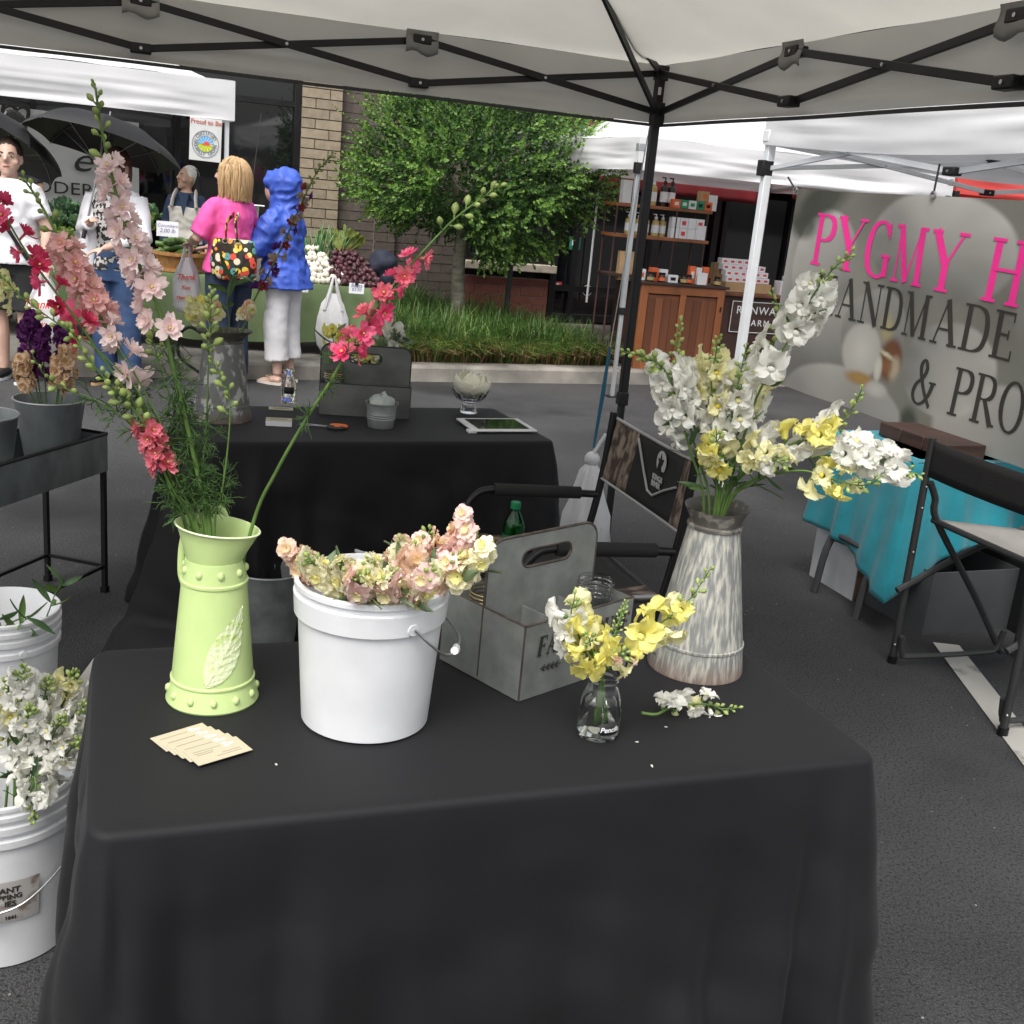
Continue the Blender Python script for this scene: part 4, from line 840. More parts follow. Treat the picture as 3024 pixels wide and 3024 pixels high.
for k in range(8):
    a = k * 2.399; o = 0 if k < 3 else 1; hh = .085 if o == 0 else .078
    def f(u, v):
        ang = (u - .5) * 2.1 * max(0, sin(pi * min(1, .12 + .86 * v))) ** .6; r = .01 + ((.034 * sin(v * 2.6)) if o == 0 else (.05 * sin(v * 1.9))); return Vector((r * cos(ang), r * sin(ang), v * (hh + .012 * (o == 0)) + .004 * sin(u * 9)))
    MB().grid(f, 8, 8, T=RZ(a) @ RY(rnd(-.05, .12) * (1 + o))).build('petal', MAG, mg, sharp=180, solid=.0015)
tb = [onz(*p, ZR) for p in ((880, 818), (1010, 818), (985, 799), (868, 797))]; ta = atan2(tb[1].y - tb[0].y, tb[1].x - tb[0].x); tc_ = sum(tb, Vector()) / 4
tab = thing('tablet', 'white framed tablet with a square card reader lying on black cloth', 'tablet', TR(tc_.x, tc_.y, ZR + .012) @ RZ(ta) @ RX(radians(1.5)))
MB().box((0, 0, 0), (.255, .185, .008)).build('body', M('white_gloss', (.75, .76, .76), .25), tab, bevel=.003)
MB().box((0, 0, .0045), (.205, .148, .001)).build('screen', M('tablet_glass', (.008, .009, .009), .05, spec=.9), tab)
MB().box((-.128, -.075, -.004), (.034, .03, .012)).build('card_reader', M('white_gloss', (.75, .76, .76), .25), tab, bevel=.003)
q = onz(612, 808, ZR); sc = thing('scissors', 'scissors with orange and black handles beside the tin pail', 'scissors', TR(q.x, q.y, ZR + .006) @ RZ(radians(2)))
for s, mt in ((1, M('orange_plastic', (.62, .13, .02), .45)), (-1, M('dark_plastic', (.02, .02, .02), .5))):
    MB().tube([(.045 + .027 * cos(a) + .004 * s, .012 * s - (.002) + .013 * sin(a), .004 + .001 * s) for a in [2 * pi * k / 20 for k in range(21)]], .0055, 8, cap=False).build('handle_loop', mt, sc)
    MB().prism([(.02, .004 * s), (.02, -.004 * s), (-.09, .006 * s), (-.085, .008 * s)], .0015, T=TR(0, 0, .002 + .001 * s)).build('blade', STEEL, sc)
# ------------------------------------------------------------------ on the ground
def metalbucket(t, r0, r1, h, mat):
    MB().lathe([(0, .006), (r0, 0), (r0 * 1.01, .005), (r1 * .995, h - .012), (r1 * 1.02, h - .008), (r1 * 1.02, h), (r1 * .985, h), (r1 * .97, h - .01), (r0 * .97, .012), (0, .011)], 48).build('metal_wall', mat, t)
    MB().tube([(r1 * 1.02 * cos(a), r1 * 1.02 * sin(a), h - .002) for a in [2 * pi * k / 48 for k in range(49)]], .004, 6, cap=False).build('rolled_rim', GALV, t)
mk = thing('metal_bucket', 'empty galvanised bucket on the asphalt between the two black tables', 'bucket', TR(-.775, 3.40, 0)); metalbucket(mk, .085, .115, .35, GALV)
wb2 = thing('white_bucket', 'white bucket on the asphalt behind the pail of stock flowers', 'bucket', TR(-.43, 3.72, 0)); pail(wb2, .125, .145, .37, [(.30, .315, .006), (.33, .345, .006)])
wbA = thing('white_bucket', 'white bucket with willow leaves standing beside the metal plant stand', 'bucket', TR(-1.375, 2.82, 0))
pail(wbA, .13, .15, .375, [(.275, .29, .007), (.31, .325, .007), (.338, .35, .007)], [(.1, -.105, .27), (.12, -.12, .24), (.03, -.17, .17), (-.06, -.16, .16), (-.16, -.02, .2), (-.1, .105, .27)], ear=-45)
wbB = thing('white_bucket', 'large white bucket with a worn label and white snapdragons by the black cloth', 'bucket', TR(-.985, 1.985, 0))
pail(wbB, .13, .15, .375, [(.285, .30, .007), (.315, .33, .007), (.345, .355, .007)], [(.148, .02, .27), (.155, -.02, .22), (.1, -.13, .165), (0, -.165, .15), (-.09, -.14, .165), (-.155, -.02, .25), (-.148, .02, .27)], ear=8)
MB().tube(crom([(.06, -.158, .15), (.0, -.168, .146), (-.06, -.158, .15)], 6), .009, 10).build('hand_grip', HDPE, wbB)
wl = wrap(.1402, radians(-58)); WRN = M('worn_label', (.42, .40, .38), .7, col2=(.20, .15, .12), scale=30, ramp=(.5, .62), detail=8)
MB().grid(lambda u, v: wl(Vector(((u - .5) * .10, .115 + .095 * v, .0006 + .0075 * v))), 14, 6).build('label', WRN, wbB)
for txt, y, s in (('ANT', .185, .018), ('PPING', .170, .0155), ('IES', .153, .0175), ('1641', .122, .011)):
    lettering(txt, INK, wbB, TR(0, 0, 0), warp=lambda c, y=y: wl(Vector((c.x - .004, c.y + y, c.z + .0018 + .0075 * (y + c.y - .115) / .095))), size=s, ext=.0003, bold=.0005)
# plant stand with a galvanised tray
cT = TR(-1.50, 3.93, 0) @ RZ(radians(76)); ci = thing('plant_stand', 'black iron stand carrying a long galvanised tray', 'stand', cT)
IRON = M('black_iron', (.012, .012, .012), .5, .4)
LEN, DEP = 1.0, .27   # local -x runs toward the camera, +y away to the left
CDK = M('tray_zinc', (.12, .135, .14), .42, .3, col2=(.25, .275, .28), scale=10, ramp=(.3, .7), bump=.1, bscale=20, detail=7, stretch=(1, 1, .5))
zt0, zt1 = .475, .615
for nm, c, sz in (('tray_side', (-LEN / 2, 0, (zt0 + zt1) / 2), (LEN, .004, zt1 - zt0)), ('tray_side', (-LEN / 2, DEP, (zt0 + zt1) / 2), (LEN, .004, zt1 - zt0)), ('tray_end', (0, DEP / 2, (zt0 + zt1) / 2), (.004, DEP - .004, zt1 - zt0)), ('tray_end', (-LEN, DEP / 2, (zt0 + zt1) / 2), (.004, DEP - .004, zt1 - zt0)), ('tray_floor', (-LEN / 2, DEP / 2, zt0 + .035), (LEN - .004, DEP - .004, .003))): MB().box(c, sz).build(nm, CDK, ci)
MB().tube([(0, 0, zt1), (0, DEP, zt1), (-LEN, DEP, zt1), (-LEN, 0, zt1), (0, 0, zt1)], .006, 6).build('tray_rim', IRON, ci)
for x in (-.01, -LEN + .01):
    for y in (.01, DEP - .01): lg = MB().box((x, y, zt0 / 2), (.017, .017, zt0)).build('leg', IRON, ci); MB().box((x, y, .012), (.024, .024, .022)).build('foot', IRON, lg)
for y in (.01, DEP - .01): MB().box((-LEN / 2, y, .105), (LEN - .04, .012, .012)).build('stretcher', IRON, ci)
for x in (-.01, -LEN + .01): MB().box((x, DEP / 2, .105), (.012, DEP - .04, .012)).build('stretcher', IRON, ci)
def ontray(px): return onz(px[0], px[1], .512)
cbk = []
for px, lab in (((92, 818), 'galvanised bucket of purple and peach stock on the plant stand tray'), ((-22, 850), 'galvanised bucket at the far end of the plant stand tray')):
    q = cT @ Vector((-.13 if px[0] > 0 else -.48, DEP * .52, .5125)); b = thing('metal_bucket', lab, 'bucket', TR(q)); metalbucket(b, .085, .118, .235, CDK); cbk.append(q)
# ================================================================== FLOWERS
def petal(mb, T, L, W, bend=.3, ruf=.08, base=.25, mi=0, cup=.3, nu=4, nv=4, notch=0.):
    ph = rnd(0, 6)
    def f(u, v):
        a = 2 * u - 1; w_ = W * (base * (1 - v) + (sin(pi * min(1, .08 + v * .80))) ** .8 * v ** .5)
        x = L * v * (1 - notch * (1 - abs(a)) * (v > .9)) ; 
        return Vector((x, a * w_, L * bend * v * v + cup * a * a * w_ + ruf * L * sin(a * 5 + ph) * v * v))
    mb.grid(f, nu, nv, mi, T)
def ring(mb, n, L, W, el, off=0., z=0., jit=.15, **k):
    for i in range(n): petal(mb, RZ(2 * pi * i / n + off + rnd(-jit, jit)) @ TR(0.0012, 0, z) @ RY(-el + rnd(-jit, jit)), L * rnd(.88, 1.1), W * rnd(.9, 1.1), **k)
def pm(name, col, col2=None, **k): return M(name, col, .55, trans=.42, col2=col2, var=.12, scale=45, oran=.07, ramp=(.3, .7), **k)
CEN = M('flower_centre', (.55, .55, .16), .6); GRN = M('stem_green', (.11, .20, .045), .5, trans=.15, var=.2, scale=20); BUD = M('bud_green', (.33, .42, .13), .5, trans=.25, var=.2, scale=40, oran=.12)
DGR = M('dark_leaf', (.045, .10, .03), .5, trans=.25, var=.25, scale=20); FEA = M('feather_green', (.06, .13, .03), .55, trans=.2, var=.25, scale=20)
def larkspur(col):
    out = []
    for k in range(3):
        mb = MB(); ring(mb, 5, .019, .0075, .25, bend=.12, ruf=.10, cup=.12, notch=.15); ring(mb, 5, .0145, .006, .6, off=.6, z=.001, bend=.2, ruf=.12, notch=.12); ring(mb, 3, .008, .004, 1.0, z=.002, bend=.1)
        mb.tube([(0, 0, .001), (.002, 0, -.007), (.005, .001, -.014)], [.0025, .0018, .0008], 5)
        mb.ell((0, 0, .004), (.0022, .0022, .003), 6, 4, 1); out.append(mb.mesh('bloom', [col, CEN], 180))
    return out
def snap(col, lip=None):
    out = []
    for k in range(3):
        mb = MB(); mb.lathe([(.003, 0), (.0055, .006), (.0062, .013), (.0075, .019)], 8)
        for a, L_, W_, el in ((58, .020, .0135, .95), (122, .020, .0135, .95), (205, .016, .0115, .3), (270, .017, .0125, -.15), (335, .016, .0115, .3)):
            petal(mb, TR(.0058 * cos(radians(a)), .0058 * sin(radians(a)), .017) @ RZ(radians(a) + rnd(-.1, .1)) @ RY(-el + rnd(-.2, .2)), L_ * rnd(.9, 1.15), W_ * rnd(.9, 1.15), bend=rnd(-.7, -.05), ruf=.24, cup=.35, base=.7, nu=6)
        mb.ell((0, -.003, .0165), (.0062, .0048, .005), 8, 5, 1 if k == 0 else 0); mb.lathe([(.0018, -.002), (.0042, .001), (.005, .005)], 6, 2); out.append(mb.mesh('bloom', [col, lip or CEN, GRN], 180))
    return out
def stock(col, inner):
    out = []
    for k in range(4):
        mb = MB(); ring(mb, 5, .024, .0135, .05, bend=-.16, ruf=.16, base=.4, cup=.05); ring(mb, 5, .0195, .0115, .38, off=.6, z=.002, bend=-.15, ruf=.18, base=.4, cup=.05); ring(mb, 4, .013, .0085, .75, off=.2, z=.004, bend=0, ruf=.2, mi=1)
        mb.lathe([(.002, -.008), (.003, -.004), (.0022, .001)], 6, 2); out.append(mb.mesh('bloom', [col, inner, GRN], 180))
    return out
def budmesh(col, L, W):
    mb = MB(); mb.lathe([(.0008, 0), (W * .55, L * .18), (W, L * .5), (W * .7, L * .8), (.0004, L)], 7); mb.tube([(0, 0, -L * .5), (0, 0, L * .05)], W * .22, 5, 1); return mb.mesh('bud', [col, GRN], 180)
BUDS = [budmesh(BUD, .0125, .0044), budmesh(BUD, .0105, .0038), budmesh(BUD, .015, .005)]
def lance(L, W, mat):
    mb = MB(); f = lambda u, v: Vector(((2 * u - 1) * W * sin(pi * min(1, .06 + .94 * v)) ** .9, .0 + .35 * abs(2 * u - 1) * W, L * v)) + Vector((0, .25 * L * v * v, 0))
    mb.grid(f, 2, 6); return mb.mesh('leaf', mat, 180)
SLEAF = [lance(.04, .0038, DGR), lance(.032, .003, GRN), lance(.05, .005, DGR)]
WLEAF = [lance(.10, .011, DGR), lance(.075, .009, DGR), lance(.09, .010, GRN)]
SLV = [lance(.075, .012, M('grey_green_leaf', (.15, .21, .11), .6, trans=.2, var=.15))]
def feather(R_):
    mb = MB()
    for i in range(9):
        az = 2 * pi * i / 9 + rnd(-.3, .3); el = rnd(-.3, .9); d = Vector((cos(az) * cos(el), sin(az) * cos(el), sin(el))); L_ = R_ * rnd(.6, 1.05)
        p = lambda t, d=d, L_=L_: d * L_ * t + Vector((0, 0, -.35 * L_ * t * t)); mb.tube([p(0), p(.35), p(.7)], [.0011, .0009, .0007], 3, cap=False)
        for j in range(4):
            b = p(.35 + .11 * j); s = d.orthogonal().normalized(); s.rotate(Quaternion(d, rnd(0, 6.28))); e = b + (d * .75 + s * .6) * L_ * rnd(.28, .45); m_ = (b + e) / 2 + d * L_ * .06
            mb.tube([b, m_, e, e + (d - s * .3 + Vector((0, 0, -.5))).normalized() * L_ * .14], [.0009, .0008, .0006, .0003], 3, cap=False)
    return mb.mesh('feathery_leaf', FEA, 180)
FEATH = [feather(.045), feather(.055), feather(.038)]
C_ = dict(pale=larkspur(pm('petal_pale_pink', (.87, .66, .66), (.91, .79, .76))), salmon=larkspur(pm('petal_salmon', (.84, .48, .46), (.88, .60, .56))), red=larkspur(pm('petal_crimson', (.50, .02, .075), (.66, .06, .15))),
          coral=larkspur(pm('petal_coral', (.80, .13, .20), (.84, .30, .34))), hot=larkspur(pm('petal_hot_pink', (.86, .06, .20), (.88, .22, .36))), mute=larkspur(pm('petal_muted', (.36, .29, .24), (.50, .40, .34))),
          viol=larkspur(pm('petal_violet', (.09, .02, .17), (.16, .04, .26))), wine=larkspur(pm('petal_wine', (.25, .03, .05), (.40, .08, .10))),
          white=snap(pm('petal_white', (.79, .78, .70), (.86, .86, .82)), pm('lip_cream', (.84, .80, .45))), yellow=snap(pm('petal_yellow', (.88, .81, .20), (.91, .87, .36)), pm('lip_yellow', (.86, .74, .12))), cream=snap(pm('petal_cream', (.82, .78, .38), (.86, .84, .58)), pm('lip_yellow', (.82, .62, .05))), 
          peach=stock(pm('petal_peach', (.92, .64, .50), (.95, .80, .66)), pm('petal_peach_in', (.88, .70, .44))), scream=stock(pm('petal_stock_cream', (.94, .89, .58), (.96, .94, .76)), pm('petal_stock_yellow', (.84, .79, .34))), spink=stock(pm('petal_stock_pink', (.93, .60, .62), (.95, .82, .72)), pm('petal_stock_in', (.88, .80, .48))), purple=stock(pm('petal_purple', (.11, .012, .13), (.20, .03, .21)), pm('petal_purple_in', (.06, .006, .07))), tan=stock(pm('petal_tan', (.78, .55, .36), (.84, .66, .46)), pm('petal_tan_in', (.6, .4, .2))))
def spike(name, label, cat, pts, r=.0026, kinds=('pale',), bl=(0, 0), n=0, size=1., bd=None, nb=0, bs=1., lv=None, nl=0, lvm=None, fe=None, nfe=0, group=None, el=.35, ped=.010, ls=1., single=()):
    P = [Vector(p) for p in pts]; o = P[0].copy(); path = crom([p - o for p in P], 6); m = len(P) - 1
    t = thing(name, label, cat, TR(o), group)
    def at(i):
        x = max(0, min(len(path) - 1.001, i * 6)); k = int(x); a, b = path[k], path[min(k + 1, len(path) - 1)]; return a.lerp(b, x - k), (b - a).normalized()
    st_ = MB(); st_.tube(path, [r * (1.15 - .75 * k / (len(path) - 1)) for k in range(len(path))], 7); g0 = rnd(0, 6)
    def put(mesh_list, nm, i, k, s, e, pd):
        p, ax = at(i); rad = ax.orthogonal().normalized(); rad.rotate(Quaternion(ax, k * 2.4 + g0 + rnd(-.3, .3))); d = (rad * cos(e) + ax * sin(e)).normalized(); q = p + d * (r + pd)
        if pd > .003: st_.tube([p, p + d * pd * .6 + ax * .001, q], r * .32, 4, cap=False)
        part(nm, random.choice(mesh_list), t, TR(q) @ frame(d, ax) @ RZ(rnd(0, 6.28) if nm != 'bloom' or not cat.startswith('snap') else rnd(-.3, .3)) @ SCL(s))
    for k in range(n):
        f = k / max(1, n - 1); i = bl[0] + (bl[1] - bl[0]) * f; put(C_[kinds[k % len(kinds)]], 'bloom', i, k, size * rnd(.85, 1.12) * (1.08 - .3 * f), el + rnd(-.2, .2), ped * rnd(.7, 1.2))
    for (i, k, s, kd) in single: put(C_[kd], 'bloom', i, k, s, .4, .02)
    for k in range(nb):
        f = k / max(1, nb - 1); i = bd[0] + (bd[1] - bd[0]) * f; put(BUDS, 'bud', i, k, bs * rnd(.85, 1.15) * (1.15 - .5 * f), .6 + .5 * f, .006 * (1 - .6 * f))
    for k in range(nl):
        i = lv[0] + (lv[1] - lv[0]) * k / max(1, nl - 1); put(lvm or SLEAF, 'leaf', i, k * 1.07, ls * rnd(.8, 1.2), rnd(.3, .8), 0)
    for k in range(nfe): i = fe[0] + (fe[1] - fe[0]) * k / max(1, nfe - 1); put(FEATH, 'feathery_leaf', i, k, rnd(.8, 1.15), rnd(.0, .5), 0)
    st_.build('stalk', GRN, t, sharp=180); return t
def DY(pts, y0, y1=None): y1 = y0 if y1 is None else y1; return [aty(x, y, y0 + (y1 - y0) * i / (len(pts) - 1)) for i, (x, y) in enumerate(pts)]
VB = Vector((-.471, 1.687, ZN + .08))
def lark(label, pts, y1, **k): return spike('larkspur', label, 'larkspur', [VB + Vector((rnd(-.02, .02), rnd(-.015, .015), 0))] + DY(pts, 1.69, y1), **k)
lark('tall pale pink larkspur rising highest from the green pitcher', [(395, 995), (377, 911), (353, 804), (329, 701), (300, 585), (262, 500), (232, 415), (206, 310), (190, 235), (180, 165)], 1.62, r=.0042, kinds=('pale',), bl=(5.3, 8.0), n=21, size=1.12, bd=(8.1, 10), nb=12, bs=1.15, fe=(1.4, 4.4), nfe=14, single=((4.6, 1, 1.25, 'pale'), (5.0, 0, 1.1, 'pale'), (4.75, 3, 1.2, 'pale')))
lark('salmon pink larkspur with a budded tip in the green pitcher', [(369, 998), (335, 935), (300, 850), (262, 745), (222, 660), (183, 586), (150, 520), (118, 462), (88, 405), (62, 362), (46, 340)], 1.66, r=.0036, kinds=('salmon',), bl=(5.6, 8.0), n=18, size=1.15, bd=(8.1, 11), nb=11, bs=1.1, fe=(1.5, 4), nfe=4)
lark('crimson larkspur leaning far out from the green pitcher', [(372, 998), (335, 930), (290, 830), (235, 735), (188, 668), (147, 606), (95, 538), (52, 479), (14, 415), (-25, 340)], 1.58, r=.0028, kinds=('red', 'red', 'hot'), bl=(5.5, 9.4), n=13, size=1.0, fe=(2, 4), nfe=3, bd=(9.5, 10), nb=3)
lark('coral larkspur with pale green buds low in the green pitcher', [(352, 1000), (332, 948), (312, 895), (292, 840), (270, 795), (238, 758), (205, 722), (165, 675), (131, 618)], 1.60, r=.0028, kinds=('coral',), bl=(3.2, 4.75), n=17, size=.95, bd=(4.8, 9), nb=30, bs=1.2, fe=(1.6, 2.6), nfe=3, single=((2.9, 2, 1.0, 'hot'),))
lark('slender budded larkspur with a bare curved stalk in the green pitcher', [(405, 998), (418, 930), (429, 850), (434, 770), (424, 725), (402, 682)], 1.68, r=.0019, bd=(3.8, 6), nb=12, bs=1.15, fe=(1.6, 2.4), nfe=3)
lark('straight larkspur stalk with tight green buds in the green pitcher', [(388, 1000), (380, 915), (389, 800), (393, 690), (396, 610), (400, 552)], 1.70, r=.002, bd=(4.2, 6), nb=20, bs=1.05, fe=(1.5, 3), nfe=6)
lark('hot pink larkspur leaning away on a long bare stalk', [(477, 988), (520, 892), (572, 800), (622, 722), (662, 652), (704, 592), (748, 530), (795, 478), (850, 420), (900, 380), (938, 352)], 1.66, r=.0028, kinds=('hot', 'hot', 'coral'), bl=(4.7, 7.9), n=15, size=1.05, bd=(8.7, 11), nb=12, bs=1.15, fe=(3.2, 4.6), nfe=3)
lark('loose pale larkspur with few open blooms in the green pitcher', [(383, 1000), (350, 915), (318, 830), (284, 760), (254, 705), (228, 655), (205, 618)], 1.64, r=.0022, kinds=('pale',), bl=(4.6, 7), n=6, size=1.15, fe=(1.6, 3.5), nfe=4)
lark('thin larkspur shoot with scattered buds reaching over the plant stand', [(362, 1000), (330, 930), (285, 850), (235, 790), (180, 755), (120, 732), (88, 712), (62, 672)], 1.56, r=.0016, bd=(5.5, 8), nb=8, bs=1.0, fe=(3.6, 5), nfe=3)
lark('budded larkspur shoot crossing in front of the crimson one', [(375, 1000), (340, 920), (300, 820), (262, 740), (215, 690), (170, 650), (120, 618), (80, 590), (40, 560), (2, 520)], 1.57, r=.0018, bd=(6.5, 10), nb=16, bs=1.05)
lark('larkspur shoot with green buds between the pale and salmon ones', [(390, 1000), (366, 900), (340, 790), (310, 720), (290, 650), (275, 600), (266, 560)], 1.72, r=.002, bd=(4.5, 7), nb=18, bs=1.1, fe=(1.5, 3.4), nfe=6)
# stock in the white pail
PB = Vector((-.212, 1.668, ZN + .06))
ST = [((566, 1040), 1.66, 'peach', 'spink', 'peach pink', 'hanging over the rim beside the metal bucket'), ((603, 1062), 1.585, 'scream', 'scream', 'cream', 'at the pail rim nearest the green pitcher'), ((655, 1072), 1.57, 'scream', 'peach', 'cream', 'over the front of the pail rim'),
      ((696, 1068), 1.56, 'scream', 'scream', 'creamy yellow', 'in the middle of the pail front'), ((680, 1092), 1.545, 'spink', 'scream', 'pink edged cream', 'drooping lowest over the pail rim'), ((735, 1085), 1.55, 'spink', 'scream', 'pink and cream', 'over the pail front by the wire handle side'), ((770, 1048), 1.62, 'peach', 'peach', 'peach', 'standing above the cream ones'),
      ((792, 1022), 1.68, 'peach', 'spink', 'pale peach', 'at the back of the pail'), ((798, 1080), 1.56, 'scream', 'spink', 'cream and pink', 'above the handle ear of the pail'), ((838, 1058), 1.63, 'peach', 'spink', 'peach and pink', 'leaning toward the lettered caddy'), ((868, 1022), 1.66, 'spink', 'peach', 'rosy peach', 'rising high over the lettered caddy'), ((898, 1040), 1.62, 'scream', 'scream', 'pale cream', 'reaching farthest toward the lettered caddy'), ((745, 1040), 1.66, 'peach', 'scream', 'soft peach', 'in the middle of the pail')]
for (px, Y, k1, k2, cn, wh) in ST:
    hd_ = aty(px[0], px[1] + 17, Y); mid = Vector(((PB.x + hd_.x) / 2 + (hd_.x - PB.x) * .15, (PB.y + hd_.y) / 2 + (hd_.y - PB.y) * .1, ZN + .225)); dr_ = (hd_ - mid).normalized()
    spike('stock_flower', '%s stock flower spike %s' % (cn, wh), 'stock', [PB + Vector((rnd(-.03, .03), rnd(-.03, .03), 0)), mid, hd_ - dr_ * .02, hd_ + dr_ * .035], r=.003, kinds=(k1, k1, k2), bl=(1.45, 2.85), n=7, size=1.0, bd=(2.7, 3), nb=6, bs=.8, lv=(1.2, 1.9), nl=3, lvm=SLV, ls=.7, ped=.008, el=.25)
hd_ = aty(872, 985, 1.68)
spike('stock_flower', 'tall rosy peach stock spike standing highest in the white pail', 'stock', [PB, aty(830, 1075, 1.67), aty(855, 1030, 1.68), aty(876, 972, 1.68)], r=.003, kinds=('peach', 'spink'), bl=(1.5, 3), n=10, size=.85, ped=.008, bd=(2.9, 3), nb=3, bs=.7)
# snapdragons in the tall zinc pitcher
SB = Vector((.383, 2.01, ZN + .15))
def sn(label, pts, y1, **k):
    kw = dict(r=.0026, lv=(1.2, 3), nl=7); kw.update(k)
    return spike('snapdragon', label, 'snapdragon', [SB + Vector((rnd(-.02, .02), rnd(-.02, .02), 0))] + DY(pts, 2.01, y1), el=.25, ped=.007, **kw)
sn('white snapdragon leaning toward the camp chair with a long green tip', [(1328, 945), (1302, 850), (1280, 770), (1262, 710), (1232, 680), (1180, 664)], 1.95, kinds=('white',), bl=(2.6, 4.4), n=12, size=1.05, bd=(4.3, 6), nb=16, bs=1.1)
sn('white snapdragon with a straight green tip nearest the black pole', [(1338, 945), (1316, 860), (1296, 780), (1284, 720), (1276, 665), (1283, 612)], 1.98, kinds=('white',), bl=(2.5, 4.2), n=13, size=1.1, bd=(4.2, 6), nb=16, bs=1.15)
sn('soft yellow snapdragon standing among the white ones', [(1350, 945), (1352, 860), (1348, 780), (1342, 715), (1350, 670), (1355, 640)], 1.99, kinds=('cream',), bl=(3.3, 4.8), n=8, size=1.05, bd=(4.8, 6), nb=9)
sn('tallest white snapdragon rising in front of the orchid banner', [(1366, 945), (1392, 862), (1428, 750), (1470, 672), (1508, 608), (1535, 556), (1565, 515), (1603, 480)], 1.9, kinds=('white',), bl=(4.6, 6.3), n=12, size=1.1, bd=(6.3, 8), nb=14, lv=(1.2, 5), nl=12, single=((3.6, 1, 1.3, 'white'), (3.9, 3, 1.2, 'white')))
sn('white snapdragon with its head beside the white tent post', [(1360, 945), (1382, 865), (1400, 790), (1420, 735), (1445, 690), (1462, 640), (1468, 585), (1458, 555)], 2.06, kinds=('white', 'white', 'cream'), bl=(3.2, 5.4), n=14, size=1.08, bd=(5.4, 8), nb=14)
sn('white snapdragon in the middle of the zinc pitcher bunch', [(1356, 945), (1368, 870), (1378, 800), (1388, 745), (1398, 700), (1408, 655)], 1.96, kinds=('white',), bl=(2.6, 4.6), n=14, size=1.1, bd=(4.6, 6), nb=10)
sn('short yellow and white snapdragon low over the zinc pitcher rim', [(1352, 940), (1354, 895), (1356, 862), (1352, 845), (1352, 815)], 1.93, kinds=('yellow', 'yellow', 'cream'), bl=(2.4, 4.0), n=7, size=1.05, bd=(4, 5), nb=6)
sn('white snapdragon bending sideways above the teal cloth', [(1372, 945), (1400, 898), (1445, 868), (1480, 842), (1530, 828), (1570, 812), (1605, 775), (1626, 735)], 1.92, kinds=('white', 'white', 'yellow'), bl=(3.6, 6.4), n=14, size=1.08, bd=(6.2, 8), nb=12)
sn('white snapdragon lying outermost over the teal cloth', [(1376, 948), (1420, 905), (1490, 872), (1545, 862), (1600, 855), (1650, 866), (1700, 885), (1732, 895)], 1.86, kinds=('white',), bl=(4.9, 6.9), n=15, size=1.02, bd=(6.9, 8), nb=8, lv=(1.4, 5), nl=9)
sn('yellow snapdragon curving lowest toward the teal cloth', [(1376, 950), (1415, 915), (1460, 895), (1515, 888), (1560, 900), (1600, 912), (1632, 915), (1658, 902)], 1.84, kinds=('cream', 'yellow'), bl=(4.4, 5.9), n=7, size=.95, bd=(5.9, 8), nb=11)
sn('white snapdragon head facing forward over the zinc pitcher rim', [(1368, 942), (1395, 900), (1420, 872), (1440, 850), (1462, 868), (1482, 878)], 1.87, kinds=('white', 'cream'), bl=(3.0, 5.0), n=11, size=1.0, bd=(5, 6), nb=7)
# yellow posy in the little bottle and the sprig on the cloth
QB = Vector((.176, 1.679, ZN + .025))
def po(label, pts, y1, **k): return spike('posy_flower', label, 'snapdragon', [QB + Vector((rnd(-.012, .012), rnd(-.01, .01), 0)), Vector((.172, 1.679, ZN + .108))] + DY(pts, 1.675, y1), r=.0024, el=.25, ped=.007, **k)
po('white and pale yellow snapdragon at the left of the little bottle', [(1112, 1245), (1092, 1200), (1078, 1160), (1084, 1128)], 1.65, kinds=('white', 'white', 'cream'), bl=(2.4, 4.3), n=9, size=1.1, bd=(4.3, 5), nb=4)
po('bright yellow snapdragon head in front of the little bottle mouth', [(1122, 1250), (1116, 1228), (1112, 1205)], 1.625, kinds=('yellow',), bl=(2.2, 4), n=9, size=1.15, bd=(3.9, 4), nb=4)
po('yellow snapdragon arching from the little bottle to the zinc pitcher', [(1150, 1245), (1190, 1205), (1235, 1182), (1275, 1155), (1310, 1120), (1336, 1078)], 1.68, kinds=('yellow', 'cream'), bl=(3.2, 5.2), n=7, size=1.12, bd=(5.3, 7), nb=10, lv=(2.2, 3), nl=4)
po('low yellow snapdragon with a pink bloom beside the little bottle', [(1150, 1262), (1160, 1245), (1176, 1232)], 1.64, kinds=('yellow', 'cream'), bl=(2.4, 4), n=5, size=.8, single=((3.8, 1, .55, 'pale'), (3.9, 3, .5, 'salmon')), bd=(3.5, 4), nb=5)
po('airy green seed spray behind the yellow posy', [(1148, 1240), (1160, 1195), (1172, 1160), (1180, 1138)], 1.70, bd=(2.6, 5), nb=34, bs=.5)
a = onz(1210, 1345, ZN + .012); b = onz(1388, 1336, ZN + .01); pth = [a, a.lerp(b, .15) + Vector((0, -.008, 0)), a.lerp(b, .3) + Vector((0, .006, .004)), a.lerp(b, .5) + Vector((0, .012, .006)), a.lerp(b, .7) + Vector((0, .012, .004)), a.lerp(b, .85), b]
spike('snapdragon_sprig', 'loose white snapdragon sprig lying on the black cloth', 'snapdragon', pth, r=.0026, kinds=('white', 'white', 'cream'), bl=(1.4, 4.0), n=8, size=.85, bd=(4, 6), nb=10, el=.5, ped=.004)
